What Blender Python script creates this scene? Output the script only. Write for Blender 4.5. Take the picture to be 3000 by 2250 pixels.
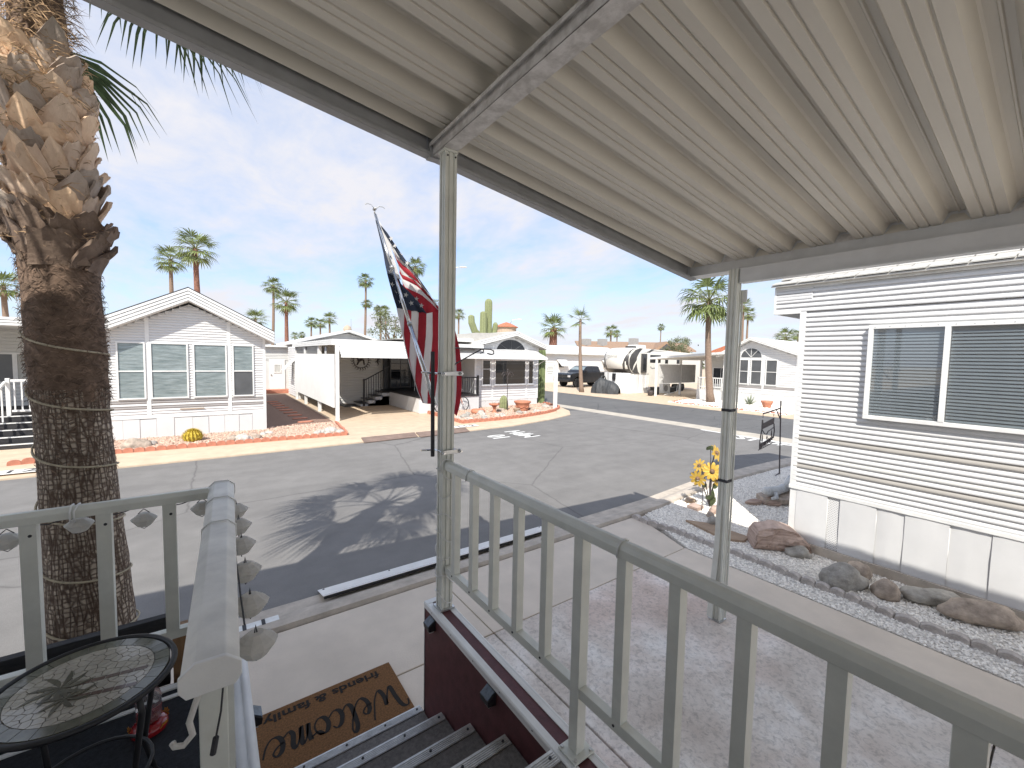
import bpy, math, random
from math import sin, cos, pi, radians as RAD, sqrt, atan2, hypot
from mathutils import Vector as V, Matrix, noise as mnoise
random.seed(7)
for o in list(bpy.data.objects): bpy.data.objects.remove(o)
SC = bpy.context.scene
COL = SC.collection
# ------------------------------------------------------------------ camera
cam = bpy.data.cameras.new('camera'); CAM = bpy.data.objects.new('camera', cam); COL.objects.link(CAM)
def cam_matrix(yaw, pit, rol):
    cy, sy, cp, sp, cr, sr = cos(yaw), sin(yaw), cos(pit), sin(pit), cos(rol), sin(rol)
    f = V((sy*cp, cy*cp, -sp)); r = V((cy, -sy, 0)); u = r.cross(f)
    r2 = cr*r + sr*u; u2 = -sr*r + cr*u
    return Matrix((( r2.x, u2.x, -f.x), (r2.y, u2.y, -f.y), (r2.z, u2.z, -f.z)))
m4 = cam_matrix(RAD(36.02), RAD(3.568), RAD(1.12)).to_4x4(); m4.translation = (0, 0, 2.5)
CAM.matrix_world = m4
cam.sensor_fit = 'HORIZONTAL'; cam.sensor_width = 36; cam.lens = 36*1218.86/3000
cam.clip_start = .05; cam.clip_end = 3000
SC.camera = CAM
SC.view_settings.view_transform = 'Standard'; SC.view_settings.look = 'None'
SC.view_settings.gamma = 1; SC.view_settings.use_curve_mapping = False
SC.view_settings.exposure = 1.0
# ------------------------------------------------------------------ sky and sun
SUN = V((-.665, -.69, 1.0)).normalized()      # towards the sun
W = bpy.data.worlds.new('World'); SC.world = W; W.use_nodes = True
nt = W.node_tree; nt.nodes.clear()
def N(t, typ, **k):
    n = t.nodes.new(typ)
    for a, b in k.items():
        if a in n.inputs.keys() if isinstance(a, str) else False: pass
        setattr(n, a, b)
    return n
out = N(nt, 'ShaderNodeOutputWorld'); bg = N(nt, 'ShaderNodeBackground'); bg.inputs[1].default_value = .15
sky = N(nt, 'ShaderNodeTexSky'); sky.sky_type = 'NISHITA'; sky.sun_disc = False
sky.sun_elevation = math.asin(SUN.z); sky.sun_rotation = atan2(SUN.x, SUN.y)
sky.air_density = 1.0; sky.dust_density = 1.4; sky.ozone_density = 1.6; sky.altitude = 350
tc = N(nt, 'ShaderNodeTexCoord'); sep = N(nt, 'ShaderNodeSeparateXYZ'); nt.links.new(tc.outputs['Generated'], sep.inputs[0])
def mth(op, a, b=None, t=nt, clamp=False):
    n = t.nodes.new('ShaderNodeMath'); n.operation = op; n.use_clamp = clamp
    for i, q in enumerate((a, b)):
        if q is None: continue
        if isinstance(q, (int, float)): n.inputs[i].default_value = q
        else: t.links.new(q, n.inputs[i])
    return n.outputs[0]
zz = mth('ADD', mth('MAXIMUM', sep.outputs[2], 0.0), .16)
cmb = N(nt, 'ShaderNodeCombineXYZ')
nt.links.new(mth('DIVIDE', sep.outputs[0], zz), cmb.inputs[0]); nt.links.new(mth('DIVIDE', sep.outputs[1], zz), cmb.inputs[1])
def noise(t, vec, scale, detail=6, rough=.6, dist=0., lac=2.):
    n = t.nodes.new('ShaderNodeTexNoise'); n.inputs['Scale'].default_value = scale; n.inputs['Detail'].default_value = detail
    n.inputs['Roughness'].default_value = rough; n.inputs['Distortion'].default_value = dist
    if vec is not None: t.links.new(vec, n.inputs['Vector'])
    return n
def ramp(t, fac, stops):
    n = t.nodes.new('ShaderNodeValToRGB'); e = n.color_ramp.elements
    while len(e) < len(stops): e.new(.5)
    for q, (p, c) in zip(e, stops):
        q.position = p; q.color = (c, c, c, 1) if isinstance(c, (int, float)) else (*c, 1)
    t.links.new(fac, n.inputs[0]); return n
mp = N(nt, 'ShaderNodeMapping'); mp.inputs['Location'].default_value = (3.1, 1.7, 0); mp.inputs['Scale'].default_value = (1, .62, 1)
mp.inputs['Rotation'].default_value = (0, 0, RAD(-24)); nt.links.new(cmb.outputs[0], mp.inputs[0])
n1 = noise(nt, mp.outputs[0], .85, 9, .58, .35); n2 = noise(nt, mp.outputs[0], 4.6, 7, .62, .3)
cl = mth('ADD', mth('MULTIPLY', n1.outputs[0], .70), mth('MULTIPLY', n2.outputs[0], .30))
cr = ramp(nt, cl, [(.40, .0), (.49, .45), (.60, 1)])
mx = N(nt, 'ShaderNodeMix'); mx.data_type = 'RGBA'
nt.links.new(cr.outputs[0], mx.inputs[0]); 
hz = N(nt, 'ShaderNodeMix'); hz.data_type = 'RGBA'; hz.inputs[0].default_value = .62
nt.links.new(sky.outputs[0], hz.inputs[6]); hz.inputs[7].default_value = (1.55, 2.05, 3.1, 1)
nt.links.new(hz.outputs[2], mx.inputs[6]); mx.inputs[7].default_value = (2.95, 2.95, 3.15, 1)
nt.links.new(mx.outputs[2], bg.inputs[0]); nt.links.new(bg.outputs[0], out.inputs[0])
sl = bpy.data.lights.new('sun', 'SUN'); sl.energy = 2.9; sl.angle = RAD(.53); sl.color = (1, .955, .88)
so = bpy.data.objects.new('sun', sl); COL.objects.link(so)
so.rotation_euler = SUN.to_track_quat('Z', 'Y').to_euler(); so.location = (-20, -20, 30)
# ------------------------------------------------------------------ materials
MATS = {}
def mk(name, col, rough=.6, metal=0., var=.12, scale=6., bump=0., bscale=40., spec=.5, col2=None, thr=None, stretch=None, coat=0., trans=0., sub=0., island=0., orand=0.):
    m = bpy.data.materials.new(name); m.use_nodes = True; t = m.node_tree; b = t.nodes['Principled BSDF']
    b.inputs['Roughness'].default_value = rough; b.inputs['Metallic'].default_value = metal; b.inputs['Specular IOR Level'].default_value = spec
    b.inputs['Coat Weight'].default_value = coat
    if trans: b.inputs['Transmission Weight'].default_value = trans
    c = t.nodes.new('ShaderNodeTexCoord'); vec = c.outputs['Object']
    if stretch:
        q = t.nodes.new('ShaderNodeMapping'); q.inputs['Scale'].default_value = stretch; t.links.new(vec, q.inputs[0]); vec = q.outputs[0]
    n = noise(t, vec, scale, 6, .62)
    c2 = col2 or tuple(x*(1-2*var) for x in col); c1 = col if col2 else tuple(min(x*(1+var), 1) for x in col)
    r = ramp(t, n.outputs[0], thr and [(thr[0], c2), (thr[1], c1)] or [(.3, c2), (.7, c1)])
    src = r.outputs[0]
    if island:
        g = t.nodes.new('ShaderNodeNewGeometry'); hs = t.nodes.new('ShaderNodeHueSaturation')
        t.links.new(mth('ADD', mth('MULTIPLY', g.outputs['Random Per Island'], 2*island, t), 1-island, t), hs.inputs['Value'])
        t.links.new(src, hs.inputs['Color']); src = hs.outputs[0]
    if orand:
        g = t.nodes.new('ShaderNodeObjectInfo'); hs = t.nodes.new('ShaderNodeHueSaturation')
        t.links.new(mth('ADD', mth('MULTIPLY', g.outputs['Random'], 2*orand, t), 1-orand, t), hs.inputs['Value']); t.links.new(mth('ADD', mth('MULTIPLY', g.outputs['Random'], .5, t), .65, t), hs.inputs['Saturation'])
        t.links.new(src, hs.inputs['Color']); src = hs.outputs[0]
    t.links.new(src, b.inputs['Base Color'])
    if bump:
        n2 = noise(t, vec, bscale, 5, .6); bp = t.nodes.new('ShaderNodeBump'); bp.inputs['Strength'].default_value = min(1, bump); bp.inputs['Distance'].default_value = .02
        t.links.new(n2.outputs[0], bp.inputs['Height']); t.links.new(bp.outputs[0], b.inputs['Normal'])
    if sub:
        tr = t.nodes.new('ShaderNodeBsdfTranslucent'); ms = t.nodes.new('ShaderNodeMixShader'); ms.inputs[0].default_value = sub
        t.links.new(src, tr.inputs[0]); t.links.new(b.outputs[0], ms.inputs[1]); t.links.new(tr.outputs[0], ms.inputs[2])
        t.links.new(ms.outputs[0], t.nodes['Material Output'].inputs[0])
    MATS[name] = m; return m
mk('white_siding', (.69, .69, .685), .42, var=.035, scale=1.5, bump=.03, bscale=15)
mk('white_trim', (.80, .80, .78), .45, var=.05, scale=5, bump=.05, bscale=30)
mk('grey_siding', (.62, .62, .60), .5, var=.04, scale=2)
mk('stripe_siding', (.30, .28, .27), .5, var=.1, scale=2)
mk('rail_paint', (.72, .73, .665), .38, var=.06, scale=7, bump=.04, bscale=60)
mk('cap_paint', (.77, .755, .70), .4, var=.09, scale=9, bump=.05, bscale=50)
mk('pan_paint', (.68, .645, .565), .42, var=.05, scale=2.2, stretch=(.3, 2, 2))
mk('fascia_paint', (.36, .365, .37), .4, var=.09, scale=5)
mk('beam_paint', (.70, .71, .71), .4, var=.05, scale=5)
mk('walk_concrete', (.69, .60, .495), .85, var=.06, scale=2.2, bump=.15, bscale=70)
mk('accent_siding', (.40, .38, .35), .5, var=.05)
mk('beam_bare', (.50, .48, .455), .7, var=.25, scale=14, bump=.25, bscale=50, col2=(.72, .70, .675), thr=(.38, .62))
mk('maroon', (.115, .036, .040), .62, var=.16, scale=14, bump=.1, bscale=90)
mk('stair_carpet', (.20, .185, .172), .95, var=.18, scale=55, bump=.35, bscale=300)
mk('deck_carpet', (.018, .021, .028), .95, var=.3, scale=60, bump=.4, bscale=300)
mk('nosing_metal', (.62, .61, .58), .4, .5, var=.12, scale=25)
mk('galv', (.60, .61, .61), .35, .85, var=.12, scale=12)
mk('chrome', (.75, .76, .77), .2, .95, var=.03)
mk('black_paint', (.022, .022, .024), .45, var=.2, scale=10)
mk('black_wood', (.035, .034, .036), .75, var=.3, scale=6, stretch=(1, 8, 8), bump=.2)
mk('wood', (.30, .17, .08), .7, var=.25, scale=4, stretch=(8, 8, 1.2))
mk('bark', (.23, .165, .12), .95, var=.2, scale=7, bump=.5, bscale=45)
mk('boot', (.80, .62, .45), .85, col2=(.50, .335, .225), scale=5, bump=.3, bscale=60, orand=.38, stretch=(1, 1, .5))
mk('boot_dark', (.30, .22, .16), .9, col2=(.12, .08, .06), scale=6, bump=.3, bscale=60, island=.3)
mk('fibre', (.50, .33, .19), .9, var=.25, scale=20, island=.45)
mk('fibre_dark', (.20, .135, .095), .92, var=.25, scale=20, island=.4)
mk('rope', (.52, .45, .32), .8, var=.12, scale=40, bump=.5, bscale=200)
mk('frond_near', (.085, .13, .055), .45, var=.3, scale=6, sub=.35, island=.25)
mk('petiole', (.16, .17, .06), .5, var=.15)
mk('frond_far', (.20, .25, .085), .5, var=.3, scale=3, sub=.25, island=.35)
mk('trunk_far', (.30, .215, .16), .9, col2=(.18, .125, .09), scale=9, stretch=(1, 1, 3), bump=.6, bscale=14)
mk('trunk_red', (.25, .12, .085), .9, var=.25, scale=9, bump=.6, bscale=14)
mk('leaf_olive', (.20, .23, .13), .6, var=.25, scale=2, sub=.25, island=.35)
mk('cactus', (.165, .205, .085), .7, var=.15, scale=4)
mk('cactus_rib', (.25, .275, .135), .8, var=.1, scale=12)
mk('cactus_gold', (.60, .46, .06), .8, var=.25, scale=20)
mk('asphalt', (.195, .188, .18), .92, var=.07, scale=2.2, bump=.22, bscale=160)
mk('concrete', (.50, .455, .385), .85, var=.10, scale=2.4, bump=.12, bscale=70)
mk('tan_concrete', (.60, .475, .345), .85, var=.08, scale=3, bump=.12, bscale=70)
mk('kerb_concrete', (.54, .475, .40), .9, var=.14, scale=5, bump=.3, bscale=70)
mk('house_slab', (.52, .48, .43), .85, var=.1, scale=4)
mk('road_paint', (.80, .80, .77), .7, var=.08, scale=14)
mk('brown_plate', (.23, .165, .135), .85, var=.15, scale=3)
mk('gravel_white', (.93, .89, .82), .85, var=.06, scale=20, island=.2)
mk('gravel_base', (.76, .72, .66), .95, var=.2, scale=30, bump=.5, bscale=80)
mk('gravel_pink', (.56, .40, .31), .9, var=.15, scale=20, island=.30)
mk('pink_base', (.42, .28, .21), .95, var=.2, scale=30, bump=.5, bscale=80)
mk('shade_gravel_and_soil', (.26, .165, .125), .95, var=.2, scale=24, bump=.5, bscale=60)
mk('desert', (.48, .40, .31), .95, var=.12, scale=.4, bump=.2, bscale=20)
mk('brick_red', (.50, .205, .135), .85, var=.16, scale=6, bump=.2, bscale=60, island=.2)
mk('edging_grey', (.52, .475, .44), .9, var=.2, scale=14, bump=.35, bscale=60, island=.15)
mk('rock_grey', (.44, .415, .37), .9, var=.25, scale=7, bump=.8, bscale=22)
mk('rock_tan', (.47, .385, .31), .9, var=.25, scale=8, bump=.8, bscale=24)
mk('rock_white', (.58, .54, .48), .9, var=.25, scale=7, bump=.8, bscale=24)
mk('petrified', (.62, .47, .385), .85, col2=(.31, .215, .17), scale=5, stretch=(.6, .6, 6), bump=.9, bscale=9)
mk('flagstone', (.40, .29, .20), .85, var=.12, scale=5, bump=.2, bscale=40)
mk('terracotta', (.55, .235, .14), .8, var=.12, scale=8, bump=.1)
mk('statue', (.60, .61, .60), .8, var=.1, scale=12, bump=.2)
mk('rust_metal', (.10, .085, .085), .6, .4, var=.2, scale=20)
mk('petal', (.66, .46, .09), .45, .2, col2=(.56, .33, .05), scale=25)
mk('petal_core', (.27, .17, .11), .6, .3, var=.3, scale=60)
mk('metal_leaf', (.10, .13, .06), .5, .4, var=.3, scale=20)
mk('flag_white', (.74, .73, .72), .8, var=.04, scale=10, sub=.3, bump=.12, bscale=25)
mk('flag_red', (.40, .025, .04), .8, var=.1, scale=10, sub=.3, bump=.12, bscale=25)
mk('flag_blue', (.018, .027, .05), .8, var=.1, scale=10, sub=.15, bump=.12, bscale=25)
mk('mat_coir', (.27, .125, .042), .98, var=.28, scale=90, bump=.8, bscale=250)
mk('mat_black', (.02, .016, .013), .98, var=.2, scale=60)
mk('dark_glass', (.016, .018, .022), .08, var=.2, scale=2, spec=.7)
mk('screen_glass', (.10, .105, .11), .30, var=.10, scale=2, spec=.6)
mk('foil_glass', (.40, .46, .46), .24, .35, col2=(.20, .25, .25), scale=3.5, stretch=(.8, .8, 5), bump=.55, bscale=5)
mk('reflection_grey', (.21, .235, .25), .3, var=.05, scale=3, spec=.65)  # grey of the slats that imitate siding mirrored in the window
mk('curtain', (.52, .52, .49), .7, var=.1, scale=4, stretch=(6, 1, .5))
mk('shingle', (.50, .485, .45), .9, var=.06, scale=6, bump=.2, bscale=60, island=.06)
mk('roof_white', (.74, .74, .72), .6, var=.05, scale=2)
mk('roof_brown', (.33, .22, .15), .9, var=.12, scale=5)
mk('roof_tile', (.52, .19, .105), .85, var=.2, scale=6, bump=.4, bscale=20)
mk('stucco_tan', (.50, .40, .30), .9, var=.1, scale=5)
mk('black_void', (.02, .02, .021), .8)
mk('truck_paint', (.022, .024, .028), .28, .3, var=.05, coat=.4)
mk('tyre', (.03, .03, .03), .9)
mk('headlight', (.75, .75, .75), .15, .3)
mk('tarp', (.052, .056, .060), .6, var=.2, scale=4, bump=.35, bscale=8)
mk('rv_cream', (.78, .75, .68), .3, var=.03, scale=1, coat=.3)
mk('rv_dark', (.075, .072, .070), .35, var=.25, scale=1.5)
mk('rv_grey', (.34, .33, .32), .4, var=.1, scale=1.5)
mk('skirt_cloth', (.78, .78, .76), .8, var=.05, scale=2)
mk('lamp_cloth', (.78, .76, .72), .8, var=.05, scale=30, sub=.35)
mk('solar_glass', (.09, .12, .16), .12, var=.2, scale=40)
mk('tile_cream', (.44, .41, .34), .16, var=.10, scale=20, island=.28, coat=.5)
mk('tile_green', (.15, .155, .115), .16, var=.2, scale=20, island=.3, coat=.5)
mk('tile_leaf', (.12, .115, .08), .2, var=.2, scale=20, coat=.5)
mk('tile_trunk', (.135, .09, .07), .2, var=.2, scale=20, coat=.5)
mk('grout', (.13, .12, .10), .8)
mk('feeder_red', (.33, .015, .02), .15, coat=.6)
mk('feeder_yellow', (.62, .30, .03), .4)
mk('clear_plastic', (.85, .85, .87), .05, trans=.9)
mk('agave', (.30, .34, .25), .6, var=.15, scale=6)
mk('silver_screen', (.56, .56, .54), .5, var=.06)
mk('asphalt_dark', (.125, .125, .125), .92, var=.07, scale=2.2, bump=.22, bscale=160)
mk('ac_grey', (.36, .36, .35), .6, var=.1)
mk('sign_board', (.74, .73, .66), .7, var=.05)
mk('soot', (.05, .05, .055), .8)
def diamond_plate():
    m = mk('tread_plate', (.86, .86, .84), .4, .05, var=.06, scale=6); t = m.node_tree; b = t.nodes['Principled BSDF']
    c = t.nodes.new('ShaderNodeTexCoord'); q = t.nodes.new('ShaderNodeMapping'); q.inputs['Rotation'].default_value = (0, 0, .785); q.inputs['Scale'].default_value = (1, 1, 1)
    t.links.new(c.outputs['Object'], q.inputs[0]); ck = t.nodes.new('ShaderNodeTexChecker'); ck.inputs['Scale'].default_value = 55
    t.links.new(q.outputs[0], ck.inputs[0]); bp = t.nodes.new('ShaderNodeBump'); bp.inputs['Strength'].default_value = .8; bp.inputs['Distance'].default_value = .004
    t.links.new(ck.outputs['Fac'], bp.inputs['Height']); t.links.new(bp.outputs[0], b.inputs['Normal'])
diamond_plate()
def perf_metal():
    m = mk('vent_metal', (.72, .72, .71), .5, var=.03); t = m.node_tree; b = t.nodes['Principled BSDF']
    c = t.nodes.new('ShaderNodeTexCoord'); q = t.nodes.new('ShaderNodeMapping'); q.inputs['Rotation'].default_value = (.785, 0, 0)
    t.links.new(c.outputs['Object'], q.inputs[0]); vo = t.nodes.new('ShaderNodeTexVoronoi'); vo.inputs['Scale'].default_value = 46; vo.inputs['Randomness'].default_value = 0
    t.links.new(q.outputs[0], vo.inputs['Vector']); r = ramp(t, vo.outputs['Distance'], [(.30, (.10, .10, .11)), (.36, (.72, .72, .71))])
    t.links.new(r.outputs[0], b.inputs['Base Color'])
perf_metal()
def asphalt_nodes(mn):
    """patches of wear, fine aggregate and thin cracks in the old asphalt"""
    m = MATS[mn]; t = m.node_tree; b = t.nodes['Principled BSDF']; src = b.inputs['Base Color'].links[0].from_socket
    c = t.nodes.new('ShaderNodeTexCoord')
    big = noise(t, c.outputs['Object'], .30, 4, .55, .4); agg = noise(t, c.outputs['Object'], 95, 3, .8)
    st = t.nodes.new('ShaderNodeMapping'); st.inputs['Scale'].default_value = (.10, 1.5, 1); t.links.new(c.outputs['Object'], st.inputs[0])
    tyre = noise(t, st.outputs[0], 1.3, 4, .5)
    vo = t.nodes.new('ShaderNodeTexVoronoi'); vo.feature = 'DISTANCE_TO_EDGE'; vo.inputs['Scale'].default_value = .24
    wob = noise(t, c.outputs['Object'], 1.6, 5, .65); va = t.nodes.new('ShaderNodeMix'); va.data_type = 'RGBA'; va.inputs[0].default_value = .12
    t.links.new(c.outputs['Object'], va.inputs[6]); t.links.new(wob.outputs['Color'], va.inputs[7]); t.links.new(va.outputs[2], vo.inputs['Vector'])
    crk = ramp(t, vo.outputs['Distance'], [(.0, .62), (.0045, 1)])
    f = mth('MULTIPLY', mth('ADD', .78, mth('MULTIPLY', big.outputs[0], .44, t), t), mth('ADD', .60, mth('MULTIPLY', agg.outputs[0], .80, t), t), t)
    f = mth('MULTIPLY', f, mth('ADD', .82, mth('MULTIPLY', tyre.outputs[0], .36, t), t), t)
    f = mth('MULTIPLY', f, crk.outputs[0], t)
    mxn = t.nodes.new('ShaderNodeMix'); mxn.data_type = 'RGBA'; mxn.blend_type = 'MULTIPLY'; mxn.inputs[0].default_value = 1
    t.links.new(src, mxn.inputs[6]); cc = t.nodes.new('ShaderNodeCombineColor')
    for i in range(3): t.links.new(f, cc.inputs[i])
    t.links.new(cc.outputs[0], mxn.inputs[7]); t.links.new(mxn.outputs[2], b.inputs['Base Color'])
asphalt_nodes('asphalt'); asphalt_nodes('asphalt_dark')
def driveway_nodes():
    m = mk('driveway', (.50, .47, .44), .8, var=.05, scale=3, bump=.25, bscale=55); t = m.node_tree; b = t.nodes['Principled BSDF']
    c = t.nodes.new('ShaderNodeTexCoord'); o = c.outputs['Object']
    worn = noise(t, o, 1.1, 8, .68, .3); r = ramp(t, worn.outputs[0], [(.34, (.56, .50, .435)), (.50, (.71, .665, .60)), (.60, (.86, .84, .79))])
    fl = noise(t, o, 26, 6, .7, .6); r2 = ramp(t, fl.outputs[0], [(.36, .70), (.52, 1.0)])
    pk = noise(t, o, .6, 3, .5); r3 = ramp(t, pk.outputs[0], [(.45, (1, .97, .95)), (.62, (1.0, .88, .84))])
    def mul(a, d):
        q = t.nodes.new('ShaderNodeMix'); q.data_type = 'RGBA'; q.blend_type = 'MULTIPLY'; q.inputs[0].default_value = 1; t.links.new(a, q.inputs[6]); t.links.new(d, q.inputs[7]); return q.outputs[2]
    t.links.new(mul(mul(r.outputs[0], r2.outputs[0]), r3.outputs[0]), b.inputs['Base Color'])
driveway_nodes()
# ------------------------------------------------------------------ mesh building
ORG = {}
class MB:
    def __init__(s): s.v, s.f, s.m = [], [], []
    def face(s, pts, mi=0):
        i = len(s.v); s.v += [tuple(p) for p in pts]; s.f.append(tuple(range(i, i+len(pts)))); s.m.append(mi); return s
    def hexa(s, p, mi=0):
        i = len(s.v); s.v += [tuple(q) for q in p]
        for f in ((0,3,2,1),(4,5,6,7),(0,1,5,4),(1,2,6,5),(2,3,7,6),(3,0,4,7)): s.f.append(tuple(i+k for k in f)); s.m.append(mi)
        return s
    def box(s, x0, x1, y0, y1, z0, z1, mi=0):
        return s.hexa([(x0,y0,z0),(x1,y0,z0),(x1,y1,z0),(x0,y1,z0),(x0,y0,z1),(x1,y0,z1),(x1,y1,z1),(x0,y1,z1)], mi)
    def beam(s, a, b, w, h, up=(0,0,1), mi=0):
        a, b, up = V(a), V(b), V(up); d = (b-a).normalized(); r = d.cross(up)
        if r.length < 1e-4: r = d.cross(V((0,1,0)))
        r.normalize(); u = r.cross(d); r *= w/2; u *= h/2
        return s.hexa([a-r-u, b-r-u, b+r-u, a+r-u, a-r+u, b-r+u, b+r+u, a+r+u], mi)
    def prism(s, poly, ext, mi=0):
        """poly: 3-D points of a planar outline; ext: extrusion vector"""
        e = V(ext); i = len(s.v); n = len(poly); P = [V(p) for p in poly]
        s.v += [tuple(p) for p in P] + [tuple(p+e) for p in P]
        s.f.append(tuple(range(i+n-1, i-1, -1))); s.f.append(tuple(range(i+n, i+2*n))); s.m += [mi]*2
        for k in range(n):
            q = (k+1) % n; s.f.append((i+k, i+q, i+n+q, i+n+k)); s.m.append(mi)
        return s
    def tube(s, pts, r, n=8, mi=0, cap=True, ry=None):
        P = [V(p) for p in pts]; i0 = len(s.v); m = len(P); ref = None
        for k, p in enumerate(P):
            d = (P[min(k+1, m-1)] - P[max(k-1, 0)]).normalized()
            if ref is None: ref = V((0,0,1)) if abs(d.z) < .9 else V((1,0,0))
            a = d.cross(ref).normalized(); b = a.cross(d).normalized(); ref = b
            rr = r[k] if isinstance(r, (list, tuple)) else r
            for j in range(n):
                t = 2*pi*j/n; s.v.append(tuple(p + a*(rr*cos(t)) + b*(rr*sin(t))))
        for k in range(m-1):
            for j in range(n):
                q = (j+1) % n; s.f.append((i0+k*n+j, i0+k*n+q, i0+(k+1)*n+q, i0+(k+1)*n+j)); s.m.append(mi)
        if cap:
            s.f.append(tuple(i0+j for j in range(n-1, -1, -1))); s.f.append(tuple(i0+(m-1)*n+j for j in range(n))); s.m += [mi]*2
        return s
    def lathe(s, prof, n=20, c=(0,0,0), mi=0, axis='z', sx=1, sy=1):
        i0 = len(s.v)
        for (r, z) in prof:
            for j in range(n):
                t = 2*pi*j/n; p = (r*cos(t)*sx, r*sin(t)*sy, z)
                if axis == 'y': p = (p[0], p[2], p[1])
                if axis == 'x': p = (p[2], p[0], p[1])
                s.v.append((c[0]+p[0], c[1]+p[1], c[2]+p[2]))
        for k in range(len(prof)-1):
            for j in range(n):
                q = (j+1) % n; s.f.append((i0+k*n+j, i0+k*n+q, i0+(k+1)*n+q, i0+(k+1)*n+j)); s.m.append(mi)
        s.f.append(tuple(i0+j for j in range(n-1, -1, -1))); s.f.append(tuple(i0+(len(prof)-1)*n+j for j in range(n))); s.m += [mi]*2
        return s
    def grid(s, rows, mi=0):
        i0 = len(s.v); nc = len(rows[0])
        for r in rows: s.v += [tuple(p) for p in r]
        for a in range(len(rows)-1):
            for b in range(nc-1):
                s.f.append((i0+a*nc+b, i0+a*nc+b+1, i0+(a+1)*nc+b+1, i0+(a+1)*nc+b)); s.m.append(mi)
        return s
    def rock(s, c, sx, sy, sz, seed=0, rough=.22, sub=2, rot=0, mi=0):
        import bmesh
        b = bmesh.new(); bmesh.ops.create_icosphere(b, subdivisions=sub, radius=1); i0 = len(s.v)
        for v in b.verts:
            p = v.co*1.0; k = 1 + rough*mnoise.noise(p*1.3+V((seed*7.1, seed*3.3, seed))) + rough*.5*mnoise.noise(p*3.1+V((seed, 0, seed*5)))
            q = V((p.x*sx*k, p.y*sy*k, p.z*sz*k)); q.z = max(q.z, -sz*.45)
            x, y = q.x*cos(rot)-q.y*sin(rot), q.x*sin(rot)+q.y*cos(rot)
            s.v.append((c[0]+x, c[1]+y, c[2]+q.z))
        for f in b.faces: s.f.append(tuple(i0+v.index for v in f.verts)); s.m.append(mi)
        b.free(); return s
    def mesh(s, name, mats, org=(0,0,0), smooth=False):
        me = bpy.data.meshes.new(name); o = V(org)
        me.from_pydata([(x-o.x, y-o.y, z-o.z) for x, y, z in s.v], [], s.f)
        for q in (mats if isinstance(mats, (list, tuple)) else [mats]): me.materials.append(MATS[q] if isinstance(q, str) else q)
        if any(s.m): me.polygons.foreach_set('material_index', s.m)
        if smooth: me.polygons.foreach_set('use_smooth', [True]*len(s.f))
        me.update(); return me
    def build(s, name, mats, parent=None, smooth=False, bev=0, loc=None):
        org = ORG.get(parent.name, V()) if parent else (V(loc) if loc else V())
        ob = bpy.data.objects.new(name, s.mesh(name, mats, org, smooth)); COL.objects.link(ob)
        if parent: ob.parent = parent; ORG[ob.name] = org
        else: ob.location = org; ORG[ob.name] = org
        if bev:
            md = ob.modifiers.new('bevel', 'BEVEL'); md.width = bev; md.segments = 2; md.limit_method = 'ANGLE'
        return ob
def tag(o, label, cat, group=None):
    o['label'] = label; o['category'] = cat
    if group: o['group'] = group
    return o
def thing(name, label, cat, loc=(0,0,0), group=None):
    o = bpy.data.objects.new(name, None); COL.objects.link(o); o.location = loc; ORG[o.name] = V(loc); o.empty_display_size = .1
    return tag(o, label, cat, group)
def struct(o): o['kind'] = 'structure'; return o
def stuff(o): o['kind'] = 'stuff'; return o
def inst(name, me, parent, loc=(0,0,0), rot=(0,0,0), sc=(1,1,1)):
    """a part that shares its mesh with alike parts; loc is in world metres"""
    o = bpy.data.objects.new(name, me); COL.objects.link(o)
    org = ORG.get(parent.name, V()) if parent else V()
    o.parent = parent; o.location = V(loc)-org; o.rotation_euler = rot; o.scale = sc; return o
def copy_tree(o, parent=None):
    c = o.copy(); COL.objects.link(c); c.parent = parent; ORG[c.name] = ORG.get(o.name, V())
    for ch in o.children: copy_tree(ch, c)
    return c
def text(name, s, size, mat, parent, mtx, depth=.0015, sx=1., bold=0.):
    cu = bpy.data.curves.new(name, 'FONT'); cu.body = s; cu.size = size; cu.extrude = depth; cu.align_x = 'CENTER'; cu.align_y = 'CENTER'; cu.offset = bold
    t = bpy.data.objects.new(name, cu); COL.objects.link(t); bpy.context.view_layer.update()
    dg = bpy.context.evaluated_depsgraph_get(); me = bpy.data.meshes.new_from_object(t.evaluated_get(dg)); bpy.data.objects.remove(t)
    me.materials.clear(); me.materials.append(MATS[mat]); org = ORG.get(parent.name, V()) if parent else V()
    me.transform(Matrix.Diagonal((sx, 1, 1, 1))); me.transform(mtx); me.transform(Matrix.Translation(-org))
    o = bpy.data.objects.new(name, me); COL.objects.link(o); o.parent = parent; return o
def frame_mtx(origin, right, up):
    r, u = V(right).normalized(), V(up).normalized(); n = r.cross(u); o = V(origin)
    return Matrix(((r.x,u.x,n.x,o.x),(r.y,u.y,n.y,o.y),(r.z,u.z,n.z,o.z),(0,0,0,1)))
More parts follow.
